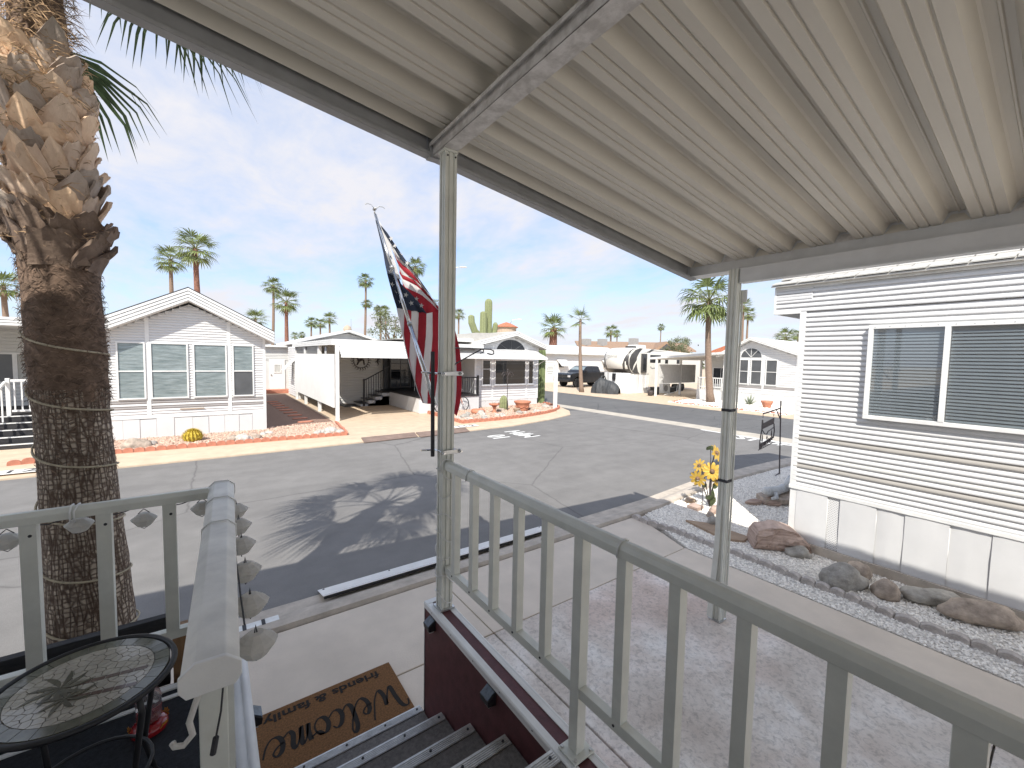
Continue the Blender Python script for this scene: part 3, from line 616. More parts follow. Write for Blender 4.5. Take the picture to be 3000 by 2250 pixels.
# cord coiled down the patio post and along the right rail
pts = [(1.165+.056*cos(t*.9), 2.285+.056*sin(t*.9), 1.87-t*.0185+(.02*sin(t*2.1))) for t in [i*.25 for i in range(200)]]
cd = MB(); cd.tube(pts, .003, 5); cd.tube([(1.115,2.26,1.80),(1.112,2.245,1.85),(1.13,2.225,1.885),(1.16,2.20,1.882)], .003, 5)
tag(cd.build('white_cord', 'white_trim', smooth=True), 'thin white cord wound round the flag post down to its base', 'cord')
for y in (1.98, .92):
    tag(MB().tube([(1.135,y,1.813),(1.133,y-.004,1.845),(1.145,y-.006,1.868),(1.165,y-.008,1.874),(1.186,y-.008,1.866),(1.196,y-.004,1.845),(1.196,y,1.813)], .0032, 6).build('cord_tie', 'white_trim', smooth=True), 'white cord looped over the right-hand top rail', 'tie', 'cord loops on the right rail')
# ---- solar lights
def solar(p, s, label):
    t = thing('solar_light', label, 'light', p, 'solar step lights'); x, y, z = p; d = -s
    MB().prism([(x,y-.038,z+.036),(x+d*.048,y-.038,z+.004),(x+d*.044,y-.038,z-.026),(x,y-.038,z-.03)], (0,.076,0)).build('body', 'black_paint', t, bev=.002)
    MB().hexa([(x+d*.006,y-.033,z+.034),(x+d*.046,y-.033,z+.0072),(x+d*.046,y+.033,z+.0072),(x+d*.006,y+.033,z+.034),(x+d*.007,y-.033,z+.0365),(x+d*.047,y-.033,z+.0097),(x+d*.047,y+.033,z+.0097),(x+d*.007,y+.033,z+.0365)]).build('solar_panel', 'solar_glass', t)
    MB().box(min(x,x+d*.03), max(x,x+d*.03), y-.018, y+.018, z-.048, z-.03).build('lamp_lens', 'lamp_cloth', t)
solar((1.0915,2.29,.842), 1, 'small black solar light on the maroon wall under the flag post'); solar((1.0915,1.62,.845), 1, 'small black solar light midway along the maroon wall'); solar((.1185,2.19,.80), -1, 'small black solar light low on the wall below the handrail cap')
# ---- doormat
dm = thing('doormat', 'brown coir doormat reading Welcome friends and family below the steps', 'doormat', (.66, 2.9, .03))
MB().box(.145,1.112,2.52,3.135,.030,.052).build('coir_pad', 'mat_coir', dm, bev=.006)
def mm(cx, cy): return frame_mtx((cx, cy, .0535), (-1,0,0), (0,-1,0))
text('small_lettering', 'friends & family', .098, 'mat_black', dm, mm(.62, 3.06), .0006, 1.25, .002)
def stroke(b, pts, w):
    """a brush stroke in mat space; thick on the down strokes"""
    M_ = mm(.65, 2.80); Q = []
    for i in range(len(pts)-1):
        p0, p1, p2, p3 = pts[max(i-1,0)], pts[i], pts[i+1], pts[min(i+2,len(pts)-1)]
        for k in range(8):
            t = k/8; Q.append(tuple(.5*((2*p1[a])+(-p0[a]+p2[a])*t+(2*p0[a]-5*p1[a]+4*p2[a]-p3[a])*t*t+(-p0[a]+3*p1[a]-3*p2[a]+p3[a])*t**3) for a in (0,1)))
    Q.append(pts[-1]); L = []; R_ = []
    for i, q in enumerate(Q):
        a, c = Q[max(i-1,0)], Q[min(i+1,len(Q)-1)]; d = V((c[0]-a[0], c[1]-a[1])); d.normalize(); ww = w*(.45+.75*max(0, -d.y)**.8); n = V((-d.y, d.x))*ww
        L.append(M_@V((q[0]+n.x, q[1]+n.y, 0))); R_.append(M_@V((q[0]-n.x, q[1]-n.y, 0)))
    b.grid([L, R_])
wl = MB(); S = .0125
for pts in ([(-.45,.075),(-.435,.115),(-.40,.10),(-.385,.03),(-.375,-.07),(-.34,-.02),(-.31,.05),(-.315,-.02),(-.295,-.075),(-.25,-.02),(-.215,.07),(-.20,.115)],
            [(-.225,-.01),(-.18,.0),(-.155,.03),(-.175,.05),(-.20,.02),(-.20,-.04),(-.17,-.075),(-.13,-.05),(-.09,.02),(-.06,.10),(-.07,.13),(-.095,.09),(-.10,0),(-.095,-.06),(-.07,-.075),(-.04,-.045)],
            [(.04,.025),(.02,.045),(-.01,.03),(-.03,-.02),(-.02,-.065),(.015,-.072),(.05,-.04)],
            [(.115,.04),(.08,.035),(.06,-.01),(.075,-.06),(.11,-.068),(.14,-.03),(.135,.02),(.11,.04),(.13,.015),(.17,.03)],
            [(.175,.045),(.18,-.01),(.172,-.07),(.19,0),(.215,.045),(.225,.02),(.215,-.07),(.235,.0),(.262,.048),(.275,.02),(.265,-.04),(.285,-.07),(.32,-.045)],
            [(.32,-.02),(.36,-.005),(.385,.025),(.37,.048),(.34,.03),(.328,-.02),(.345,-.065),(.385,-.07),(.42,-.03),(.44,.03)]): stroke(wl, [(x*1.0, y*1.25) for x, y in pts], S)
wl.build('welcome_lettering', 'mat_black', dm)
# ---- bistro table with a mosaic top
TX, TY, TZ, TR = -.342, 1.80, 1.45, .222
tb = thing('mosaic_table', 'round mosaic-topped patio table with palm motif and black metal frame', 'table', (TX, TY, .921))
MB().lathe([(TR-.012,TZ-.012),(TR-.012,TZ-.002)], 48, (TX,TY,0)).build('top_board', 'grout', tb)
MB().tube([(TX+TR*cos(t*pi/24), TY+TR*sin(t*pi/24), TZ-.004) for t in range(49)], .009, 8, cap=False).build('rim', 'black_paint', tb, smooth=True)
def clip(poly, p, q):
    """keep the side of the bisector of p and q that holds p"""
    m = ((p[0]+q[0])/2, (p[1]+q[1])/2); n = (q[0]-p[0], q[1]-p[1]); o = []
    for i in range(len(poly)):
        a, c = poly[i], poly[(i+1) % len(poly)]; da = (a[0]-m[0])*n[0]+(a[1]-m[1])*n[1]; dc = (c[0]-m[0])*n[0]+(c[1]-m[1])*n[1]
        if da <= 0: o.append(a)
        if da*dc < 0: t = da/(da-dc); o.append((a[0]+(c[0]-a[0])*t, a[1]+(c[1]-a[1])*t))
    return o
rnd = random.Random(11); seeds = []
RI = TR*.76
while len(seeds) < 150:
    r, a = RI*sqrt(rnd.random()), rnd.random()*6.2832; p = (r*cos(a), r*sin(a))
    if all(hypot(p[0]-q[0], p[1]-q[1]) > .021 for q in seeds) or len(seeds) > 140: seeds.append(p)
ring = [(RI*cos(k*pi/16), RI*sin(k*pi/16)) for k in range(32)]
def tile(poly, mat, z=TZ-.002, h=.002, g=.0009):
    c = (sum(p[0] for p in poly)/len(poly), sum(p[1] for p in poly)/len(poly)); o = []
    for p in poly:
        d = hypot(p[0]-c[0], p[1]-c[1]) or 1; k = max(0, 1-g/d*1.4); o.append((TX+c[0]+(p[0]-c[0])*k, TY+c[1]+(p[1]-c[1])*k, z))
    MB().prism(o, (0,0,h)).build('tile', mat, tb)
for s_ in seeds:
    poly = ring
    for q in seeds:
        if q != s_ and hypot(q[0]-s_[0], q[1]-s_[1]) < .12: poly = clip(poly, s_, q)
        if len(poly) < 3: break
    if len(poly) >= 3: tile(poly, 'tile_cream')
for k in range(26):
    a0, a1 = k*2*pi/26, (k+1)*2*pi/26; r0, r1 = RI+.001, TR-.013
    tile([(r0*cos(a0),r0*sin(a0)),(r1*cos(a0),r1*sin(a0)),(r1*cos((a0+a1)/2),r1*sin((a0+a1)/2)),(r1*cos(a1),r1*sin(a1)),(r0*cos(a1),r0*sin(a1))], 'tile_green')
LZ = [0.]
def leafy(c, s, a0, n):
    for k in range(n):
        a = a0+2*pi*k/n; L = s*(.85+.3*((k*7) % 5)/5); bx = .35; pts = []
        for i in range(6): t = i/5; pts.append((c[0]+L*t*cos(a+bx*t), c[1]+L*t*sin(a+bx*t)+.0, .0068*sin(pi*t)*s/.07))
        up_ = [(x-sin(a)*w, y+cos(a)*w) for x, y, w in pts]; lo = [(x+sin(a)*w, y-cos(a)*w) for x, y, w in reversed(pts)][1:-1]
        LZ[0] += .00012; tile(up_+lo, 'tile_leaf', TZ+.0004+LZ[0], .0008, .0003)
pa, pc = (-.055,.005), (-.03,-.062)
for c, e in ((pa, (.155,-.025)), (pc, (.135,-.10))):
    for k in range(6):
        t0, t1 = k/6, (k+1)/6; w = .009; d = V((e[0]-c[0], e[1]-c[1])).normalized(); n = V((-d.y, d.x))*w
        A, B_ = V((c[0]+(e[0]-c[0])*t0, c[1]+(e[1]-c[1])*t0)), V((c[0]+(e[0]-c[0])*t1, c[1]+(e[1]-c[1])*t1)); tile([tuple(A-n), tuple(B_-n), tuple(B_+n), tuple(A+n)], 'tile_trunk', TZ+.0001, .0006, .0008)
leafy(pa, .088, .4, 9); leafy(pc, .068, .9, 8)
for k in range(4):
    a = k*pi/2+.75; q = lambda r, z: (TX+r*cos(a), TY+r*sin(a), z)
    MB().tube([q(TR-.01,TZ-.008),q(TR+.0,TZ-.06),q(TR-.03,TZ-.22),q(TR-.055,TZ-.36),q(TR-.02,.95),q(TR-.005,.927)], .0085, 8).build('leg', 'black_paint', tb, smooth=True)
MB().tube([(TX+.155*cos(t*pi/12), TY+.155*sin(t*pi/12), TZ-.33) for t in range(25)], .006, 6, cap=False).build('brace_ring', 'black_paint', tb, smooth=True)
# ---- hummingbird feeder lying on the deck
fd = thing('hummingbird_feeder', 'clear and red hummingbird feeder with yellow flowers on the deck', 'bird feeder', (-.24,2.18,.921))
fc = (-.235, 2.20)
MB().lathe([(.052,.921),(.062,.930),(.062,.950),(.050,.962),(.03,.966)], 20, (*fc,0)).build('base', 'feeder_red', fd, smooth=True)
MB().lathe([(.03,.966),(.042,.975),(.043,1.06),(.036,1.085),(.02,1.10),(.02,1.11)], 16, (*fc,0)).build('bottle', 'clear_plastic', fd, smooth=True); MB().lathe([(.026,.967),(.036,.975),(.037,1.02)], 16, (*fc,0)).build('nectar', 'feeder_red', fd, smooth=True)
for k in range(5):
    a = k*2*pi/5-1.9; c = (fc[0]+.062*cos(a), fc[1]+.062*sin(a), .948); fl = MB()
    for j in range(8):
        t = j*pi/4; u, v = V((-sin(a), cos(a), 0)), V((cos(a)*.35, sin(a)*.35, .94)); cc = V(c)
        fl.face([cc, cc+(u*cos(t-.3)+v*sin(t-.3))*.016, cc+(u*cos(t)+v*sin(t))*.021, cc+(u*cos(t+.3)+v*sin(t+.3))*.016])
    fl.build('feeder_flower', 'feeder_yellow', fd)
# ---- little folded flag stuck behind the timber block
sf = thing('small_flag', 'small dark starry garden flag between the deck and the boards', 'flag', (-.12,2.5,.9))
MB().tube([(-.135,2.505,.80),(-.125,2.505,1.02)], .003, 6).build('stick', 'wood', sf); MB().grid([[(-.128+.07*u,2.502+.012*sin(u*5),.90+.10*v) for u in (0,.33,.66,1)] for v in (0,1)]).build('cloth', 'flag_blue', sf)
FLAG_STRIPS = [
  ('w', [(1.08,2.897,2.839),(1.097,2.892,2.755),(1.104,2.86,2.668),(1.114,2.834,2.583),(1.139,2.843,2.498),(1.179,2.883,2.412),(1.215,2.9,2.324),(1.228,2.863,2.239),(1.252,2.828,2.159)], [(1.109,2.822,2.823),(1.11,2.829,2.74),(1.11,2.835,2.656),(1.119,2.831,2.573),(1.146,2.849,2.49),(1.186,2.888,2.406),(1.218,2.897,2.32),(1.228,2.857,2.238),(1.255,2.828,2.159)]),
  ('r', [(1.109,2.822,2.823),(1.11,2.829,2.74),(1.11,2.835,2.656),(1.119,2.831,2.573),(1.146,2.849,2.49),(1.186,2.888,2.406),(1.218,2.897,2.32),(1.228,2.857,2.238),(1.255,2.828,2.159)], [(1.164,2.827,2.821),(1.162,2.832,2.738),(1.162,2.842,2.655),(1.163,2.853,2.571),(1.165,2.864,2.486),(1.188,2.89,2.401),(1.218,2.897,2.317),(1.229,2.856,2.236),(1.255,2.828,2.159)]),
  ('w', [(1.164,2.827,2.821),(1.162,2.832,2.738),(1.162,2.842,2.655),(1.163,2.853,2.571),(1.165,2.864,2.486),(1.188,2.89,2.401),(1.218,2.897,2.317),(1.229,2.856,2.236),(1.255,2.828,2.159)], [(1.234,2.864,2.823),(1.228,2.858,2.738),(1.225,2.856,2.654),(1.223,2.861,2.57),(1.222,2.872,2.486),(1.221,2.884,2.401),(1.221,2.892,2.315),(1.229,2.856,2.235),(1.255,2.828,2.159)]),
  ('r', [(1.234,2.864,2.823),(1.228,2.858,2.738),(1.225,2.856,2.654),(1.223,2.861,2.57),(1.222,2.872,2.486),(1.221,2.884,2.401),(1.221,2.892,2.315),(1.229,2.856,2.235),(1.255,2.828,2.159)], [(1.275,2.821,2.81),(1.27,2.812,2.728),(1.264,2.804,2.647),(1.253,2.796,2.566),(1.244,2.796,2.485),(1.239,2.804,2.404),(1.238,2.815,2.322),(1.237,2.827,2.239),(1.258,2.829,2.158)]),
  ('w', [(1.275,2.821,2.81),(1.27,2.812,2.728),(1.264,2.804,2.647),(1.253,2.796,2.566),(1.244,2.796,2.485),(1.239,2.804,2.404),(1.238,2.815,2.322),(1.237,2.827,2.239),(1.258,2.829,2.158)], [(1.35,2.88,2.828),(1.352,2.883,2.744),(1.353,2.882,2.659),(1.342,2.87,2.573),(1.326,2.855,2.488),(1.315,2.846,2.404),(1.311,2.847,2.319),(1.3,2.846,2.235),(1.304,2.859,2.148)]),
  ('r', [(1.35,2.88,2.828),(1.352,2.883,2.744),(1.353,2.882,2.659),(1.342,2.87,2.573),(1.326,2.855,2.488),(1.315,2.846,2.404),(1.311,2.847,2.319),(1.3,2.846,2.235),(1.304,2.859,2.148)], [(1.406,2.893,2.826),(1.407,2.885,2.741),(1.405,2.873,2.655),(1.4,2.865,2.57),(1.391,2.857,2.485),(1.381,2.848,2.4),(1.372,2.84,2.316),(1.362,2.844,2.231),(1.356,2.853,2.146)]),
  ('w', [(1.406,2.893,2.826),(1.407,2.885,2.741),(1.405,2.873,2.655),(1.4,2.865,2.57),(1.391,2.857,2.485),(1.381,2.848,2.4),(1.372,2.84,2.316),(1.362,2.844,2.231),(1.356,2.853,2.146)], [(1.418,2.831,2.805),(1.425,2.829,2.721),(1.437,2.834,2.638),(1.449,2.844,2.554),(1.461,2.856,2.468),(1.466,2.862,2.382),(1.467,2.863,2.295),(1.458,2.853,2.209),(1.442,2.837,2.125)]),
  ('w', [(1.418,2.831,2.805),(1.425,2.829,2.721),(1.437,2.834,2.638),(1.449,2.844,2.554),(1.461,2.856,2.468),(1.466,2.862,2.382),(1.467,2.863,2.295),(1.458,2.853,2.209),(1.442,2.837,2.125)], [(1.474,2.841,2.758),(1.514,2.874,2.677),(1.541,2.881,2.593),(1.548,2.879,2.504),(1.552,2.873,2.415),(1.553,2.87,2.326),(1.552,2.87,2.236),(1.546,2.87,2.147),(1.534,2.872,2.058)]),
  ('r', [(1.474,2.841,2.758),(1.514,2.874,2.677),(1.541,2.881,2.593),(1.548,2.879,2.504),(1.552,2.873,2.415),(1.553,2.87,2.326),(1.552,2.87,2.236),(1.546,2.87,2.147),(1.534,2.872,2.058)], [(1.525,2.87,2.737),(1.547,2.861,2.653),(1.553,2.829,2.567),(1.558,2.814,2.48),(1.565,2.814,2.393),(1.572,2.821,2.304),(1.573,2.83,2.214),(1.564,2.836,2.126),(1.544,2.845,2.039)]),
  ('b', [(1.1,3.32,3.532),(1.133,3.229,3.443),(1.168,3.175,3.358),(1.228,3.183,3.29),(1.247,3.083,3.196),(1.318,3.111,3.132),(1.353,3.049,3.049),(1.391,3.0,2.968),(1.452,3.002,2.893)], [(1.117,3.321,3.491),(1.132,3.249,3.417),(1.147,3.177,3.346),(1.173,3.184,3.284),(1.225,3.184,3.244),(1.244,3.084,3.186),(1.295,3.097,3.138),(1.344,3.105,3.087),(1.354,3.026,3.02)]),
  ('w', [(1.117,3.321,3.491),(1.132,3.249,3.417),(1.147,3.177,3.346),(1.173,3.184,3.284),(1.225,3.184,3.244),(1.244,3.084,3.186),(1.295,3.097,3.138),(1.344,3.105,3.087),(1.354,3.026,3.02)], [(1.153,3.178,3.303),(1.189,3.194,3.251),(1.228,3.169,3.21),(1.247,3.078,3.157),(1.302,3.101,3.117),(1.345,3.099,3.068),(1.354,3.021,3.005),(1.387,3.0,2.952),(1.44,3.02,2.904)]),
  ('r', [(1.153,3.178,3.303),(1.189,3.194,3.251),(1.228,3.169,3.21),(1.247,3.078,3.157),(1.302,3.101,3.117),(1.345,3.099,3.068),(1.354,3.021,3.005),(1.387,3.0,2.952),(1.44,3.02,2.904)], [(1.172,3.185,3.268),(1.202,3.201,3.217),(1.227,3.167,3.165),(1.242,3.078,3.113),(1.298,3.098,3.079),(1.344,3.093,3.038),(1.355,3.012,2.983),(1.393,3.003,2.936),(1.443,3.019,2.891)]),
  ('w', [(1.172,3.185,3.268),(1.202,3.201,3.217),(1.227,3.167,3.165),(1.242,3.078,3.113),(1.298,3.098,3.079),(1.344,3.093,3.038),(1.355,3.012,2.983),(1.393,3.003,2.936),(1.443,3.019,2.891)], [(1.211,3.202,3.186),(1.225,3.175,3.134),(1.24,3.079,3.099),(1.301,3.1,3.086),(1.345,3.096,3.057),(1.353,3.025,3.008),(1.381,2.997,2.967),(1.429,3.018,2.931),(1.454,2.993,2.887)]),
  ('r', [(1.211,3.202,3.186),(1.225,3.175,3.134),(1.24,3.079,3.099),(1.301,3.1,3.086),(1.345,3.096,3.057),(1.353,3.025,3.008),(1.381,2.997,2.967),(1.429,3.018,2.931),(1.454,2.993,2.887)], [(1.216,3.201,3.147),(1.227,3.155,3.095),(1.245,3.072,3.064),(1.31,3.105,3.053),(1.345,3.084,3.019),(1.354,3.013,2.973),(1.389,3.001,2.937),(1.434,3.021,2.9),(1.455,2.988,2.855)]),
  ('w', [(1.216,3.201,3.147),(1.227,3.155,3.095),(1.245,3.072,3.064),(1.31,3.105,3.053),(1.345,3.084,3.019),(1.354,3.013,2.973),(1.389,3.001,2.937),(1.434,3.021,2.9),(1.455,2.988,2.855)], [(1.226,3.168,3.075),(1.229,3.109,3.027),(1.26,3.074,3.006),(1.319,3.105,2.996),(1.345,3.06,2.972),(1.358,3.001,2.936),(1.4,3.007,2.909),(1.444,3.02,2.881),(1.455,2.964,2.843)]),
  ('r', [(1.226,3.168,3.075),(1.229,3.109,3.027),(1.26,3.074,3.006),(1.319,3.105,2.996),(1.345,3.06,2.972),(1.358,3.001,2.936),(1.4,3.007,2.909),(1.444,3.02,2.881),(1.455,2.964,2.843)], [(1.226,3.154,3.01),(1.23,3.097,2.959),(1.259,3.076,2.923),(1.311,3.1,2.897),(1.335,3.054,2.863),(1.353,2.992,2.829),(1.412,3.017,2.806),(1.453,3.0,2.781),(1.454,2.903,2.748)]),
]
CANTON = [[(1.073,3.343,3.558),(1.077,3.345,3.559),(1.081,3.348,3.561),(1.085,3.351,3.563),(1.09,3.354,3.564)],[(1.084,3.313,3.469),(1.095,3.321,3.47),(1.105,3.328,3.47),(1.114,3.332,3.47),(1.122,3.332,3.468)],[(1.093,3.277,3.378),(1.105,3.275,3.374),(1.114,3.263,3.367),(1.12,3.244,3.358),(1.124,3.221,3.348)],[(1.09,3.209,3.281),(1.098,3.184,3.268),(1.104,3.155,3.254),(1.113,3.134,3.243),(1.127,3.128,3.235)],[(1.075,3.126,3.18),(1.083,3.091,3.163),(1.098,3.073,3.151),(1.123,3.083,3.143),(1.153,3.108,3.139)],[(1.06,3.031,3.083),(1.081,3.018,3.069),(1.114,3.04,3.061),(1.149,3.065,3.054),(1.172,3.056,3.04)],[(1.056,2.96,2.994),(1.106,2.996,2.993),(1.145,3.0,2.986),(1.16,2.941,2.969),(1.193,2.929,2.96)],[(1.066,2.927,2.914),(1.12,2.944,2.912),(1.139,2.868,2.897),(1.199,2.895,2.896),(1.267,2.935,2.896)],[(1.08,2.897,2.837),(1.108,2.826,2.823),(1.164,2.826,2.818),(1.236,2.861,2.816),(1.276,2.821,2.805)]]
STARS = [(1.083,3.024,3.114),(1.115,3.014,3.056),(1.072,2.967,3.011),(1.093,2.955,2.952),(1.111,2.902,2.888),(1.139,2.871,2.933),(1.166,2.837,2.875),(1.237,2.914,2.92),(1.251,2.856,2.867),(1.138,3.167,3.391),(1.164,3.164,3.341),(1.201,3.184,3.29),(1.219,3.178,3.282),(1.235,3.089,3.208)]
# ================================================================== FLAG
fp = thing('flag_on_pole', 'American flag drooping from a silver pole clamped to the patio post', 'flag', (1.12, 2.36, 2.1))
B0, T0 = V((1.135, 2.375, 2.20)), V((1.087, 3.40, 3.636))
for a, c, r in ((0, .36, .0145), (.34, .66, .0125), (.64, .985, .0108)): MB().tube([B0.lerp(T0, a), B0.lerp(T0, c)], r, 12).build('pole_section', 'chrome', fp, smooth=True)
for a in (.355, .655): MB().tube([B0.lerp(T0, a), B0.lerp(T0, a+.012)], .0165, 12).build('collar', 'galv', fp, smooth=True)
ea = MB(); t = T0
ea.rock((t.x, t.y, t.z+.025), .014, .03, .014, 3, .1, 2)
for s in (-1, 1):
    L = [V((t.x+s*.008, t.y, t.z+.03)), V((t.x+s*.03, t.y, t.z+.055)), V((t.x+s*.058, t.y-.004, t.z+.058)), V((t.x+s*.078, t.y-.01, t.z+.047))]
    ea.grid([L, [p+V((0,-.022*(1-i*.25),-.010)) for i, p in enumerate(L)]]); ea.grid([[p+V((0,0,.004)) for p in L], [p+V((0,-.022*(1-i*.25),-.006)) for i, p in enumerate(L)]])
ea.tube([(t.x,t.y,t.z-.01),(t.x,t.y,t.z+.02)], .006, 8); ea.build('eagle_finial', 'nosing_metal', fp, smooth=True)
MB().tube([(1.093,2.315,1.89),(1.093,2.325,2.53)], .012, 10).build('mounting_tube', 'soot', fp)
for z in (2.40, 1.925):
    c = MB(); c.box(1.105,1.245,2.224,2.234,z-.013,z+.013); c.build('clamp_bar', 'galv', fp, bev=.002)
    for x in (1.118,1.232): MB().tube([(x,2.20,z),(x,2.36,z)], .005, 8).build('clamp_bolt', 'chrome', fp); MB().tube([(x,2.212,z),(x,2.223,z)], .011, 6).build('nut', 'galv', fp)
    MB().tube([(1.03,2.345,z+.004),(1.13,2.345,z-.004)], .006, 8).build('clamp_bolt', 'chrome', fp)
cm = {'r': 'flag_red', 'w': 'flag_white', 'b': 'flag_blue'}
fb = MB()
def band(a, c, mi):
    n = 4; rows = []
    for p, q in zip(a, c):
        p, q = V(p), V(q); rows.append([p.lerp(q, k/n)+V((0,-.010*sin(pi*k/n), 0)) for k in range(n+1)])
    fb.grid(rows, mi)
for c, a, e in FLAG_STRIPS: band(a, e, 'wrb'.index(c))
fb.grid([[V(p)+V((0,-.006,0)) for p in r] for r in CANTON], 2)
fl = fb.build('flag_cloth', ['flag_white', 'flag_red', 'flag_blue'], fp, smooth=True)
MB().grid([[(1.088+.0,3.385,3.60),(1.100,3.385,3.60)]]+[[tuple(B0.lerp(T0, s)+V((.012,0,-.012))), tuple(B0.lerp(T0, s)+V((.05,.0,-.02-.03*(1-s))))] for s in (.9,.8,.7,.62)]).build('flag_header', 'flag_white', fl)
fwd = V((.5, .86, 0)); rgt = V((.81, -.58, 0))
for k, p in enumerate(STARS):
    a0 = .3*sin(k*2.3); sb = MB(); pp = V(p)
    pts = [pp + (rgt*cos(a0+pi/2+i*pi/5)+V((0,0,1))*sin(a0+pi/2+i*pi/5))*(.0195 if i % 2 == 0 else .0078) for i in range(10)]
    sb.prism(pts, (.0006,.001,0)).build('star', 'flag_white', fl)
# hanging iron bracket (two hooks) beyond the post
ib = thing('iron_hanger', 'black iron plant hanger with two curled hooks on the patio post', 'hanger', (1.2,2.32,2.43))
MB().tube([(1.20,2.32,2.40),(1.396,2.6,2.452),(1.55,2.62,2.525),(1.625,2.62,2.562),(1.640,2.62,2.553),(1.636,2.62,2.536),(1.61,2.62,2.53)], .0045, 7).build('hook', 'black_paint', ib, smooth=True)
MB().tube([(1.20,2.32,2.54),(1.40,2.6,2.563),(1.70,2.62,2.562),(1.728,2.62,2.55),(1.730,2.62,2.53),(1.712,2.62,2.522),(1.672,2.62,2.531)], .0045, 7).build('hook', 'black_paint', ib, smooth=True)
# ================================================================== PALMS
def fan(b, base, az, el, plen, flen, nseg, rnd, droop=1., w0=.011, mi=1, pm=0, spread=1.75):
    """one fan-palm leaf: arching petiole and a pleated blade whose tips hang"""
    base = V(base); d = V((cos(az)*cos(el), sin(az)*cos(el), sin(el))); g = V((0,0,-1)); pts = [base]; q = d.copy()
    for k in range(5):
        q = (q+g*.085*droop).normalized(); pts.append(pts[-1]+q*plen/5)
    b.tube(pts, [w0*1.5, w0*1.25, w0, w0*.9, w0*.8, w0*.7], 5, pm)
    c = pts[-1]; side = q.cross(V((0,0,1)));
    if side.length < .05: side = V((-sin(az), cos(az), 0))
    side.normalize(); nrm = side.cross(q).normalized()
    for k in range(nseg):
        a = (k/(nseg-1)-.5)*2*spread+rnd.uniform(-.03,.03); L = flen*(1-.28*abs(a/spread)**2)*rnd.uniform(.86,1.05)
        dv = (q*cos(a)+side*sin(a)+nrm*.12*cos(2*a)).normalized(); sd = (side*cos(a)-q*sin(a)).normalized(); hw = spread*2/nseg*.52
        p1 = c+dv*L*.42; e1 = (dv+g*.30*droop*rnd.uniform(.7,1.4)).normalized(); p2 = p1+e1*L*.30; e2 = (e1+g*.75*droop*rnd.uniform(.5,1.5)).normalized(); p3 = p2+e2*L*.30
        wa = L*.42*hw; rid = nrm*.012
        b.face([c, p1-sd*wa, p1+rid], mi); b.face([c, p1+rid, p1+sd*wa], mi)
        b.face([p1-sd*wa, p2-sd*wa*.55, p2, p1+rid], mi); b.face([p1+rid, p2, p2+sd*wa*.55, p1+sd*wa], mi)
        b.face([p2-sd*wa*.55, p3, p2], mi); b.face([p2, p3, p2+sd*wa*.55], mi)
pt = thing('palm_tree', 'big fan palm with peeling leaf bases right in front of the porch', 'palm tree', (-.63, 3.6, 0))
def tcen(z): return V((-.615-.034*z*.9, 3.6, z))
def trad(z):
    P = [(0,.30),(.35,.235),(.9,.20),(1.5,.178),(2.0,.166),(2.5,.172),(2.95,.165),(3.3,.165),(3.9,.145),(4.3,.118),(4.7,.10)]
    for (a, r), (c, s) in zip(P, P[1:]):
        if a <= z <= c: return r+(s-r)*(z-a)/(c-a)
    return .1
def trunk_mat():
    m = mk('palm_bark', (.53, .44, .345), .95, var=.15, scale=9); t = m.node_tree; b = t.nodes['Principled BSDF']
    c = t.nodes.new('ShaderNodeTexCoord'); s = t.nodes.new('ShaderNodeSeparateXYZ'); t.links.new(c.outputs['Object'], s.inputs[0])
    ang = mth('ARCTAN2', s.outputs[1], mth('ADD', s.outputs[0], mth('MULTIPLY', s.outputs[2], .034, t), t), t)
    def cells(kx, kz, rnd_, w):
        q = t.nodes.new('ShaderNodeCombineXYZ'); t.links.new(mth('MULTIPLY', ang, kx, t), q.inputs[0]); t.links.new(mth('MULTIPLY', s.outputs[2], kz, t), q.inputs[1])
        nz = noise(t, c.outputs['Object'], 9, 3, .5); va = t.nodes.new('ShaderNodeVectorMath'); va.operation = 'MULTIPLY_ADD'; t.links.new(nz.outputs['Color'], va.inputs[0]); va.inputs[1].default_value = (.55,.55,0); t.links.new(q.outputs[0], va.inputs[2])
        v = t.nodes.new('ShaderNodeTexVoronoi'); v.feature = 'DISTANCE_TO_EDGE'; v.inputs['Scale'].default_value = 1; v.inputs['Randomness'].default_value = rnd_; t.links.new(va.outputs[0], v.inputs['Vector'])
        return v.outputs['Distance']
    v1, v2 = cells(7.5, 5.0, .85, .1), cells(4.5, 34, .55, .1)
    r1, r2 = ramp(t, v1, [(.03, .16), (.13, 1)]), ramp(t, v2, [(.02, .22), (.24, 1)])
    f = mth('MULTIPLY', r1.outputs[0], r2.outputs[0], t)
    base = b.inputs['Base Color'].links[0].from_socket; mxn = t.nodes.new('ShaderNodeMix'); mxn.data_type = 'RGBA'; t.links.new(f, mxn.inputs[0]); mxn.inputs[6].default_value = (.075,.045,.03,1); t.links.new(base, mxn.inputs[7])
    dk = ramp(t, mth('ADD', s.outputs[2], mth('MULTIPLY', noise(t, c.outputs['Object'], 5, 3).outputs[0], .5, t), t), [(.0, 1), (1, 1)])
    t.links.new(mxn.outputs[2], b.inputs['Base Color'])
    bp = t.nodes.new('ShaderNodeBump'); bp.inputs['Strength'].default_value = .9; bp.inputs['Distance'].default_value = .012; t.links.new(f, bp.inputs['Height']); t.links.new(bp.outputs[0], b.inputs['Normal'])
trunk_mat()
rows = []
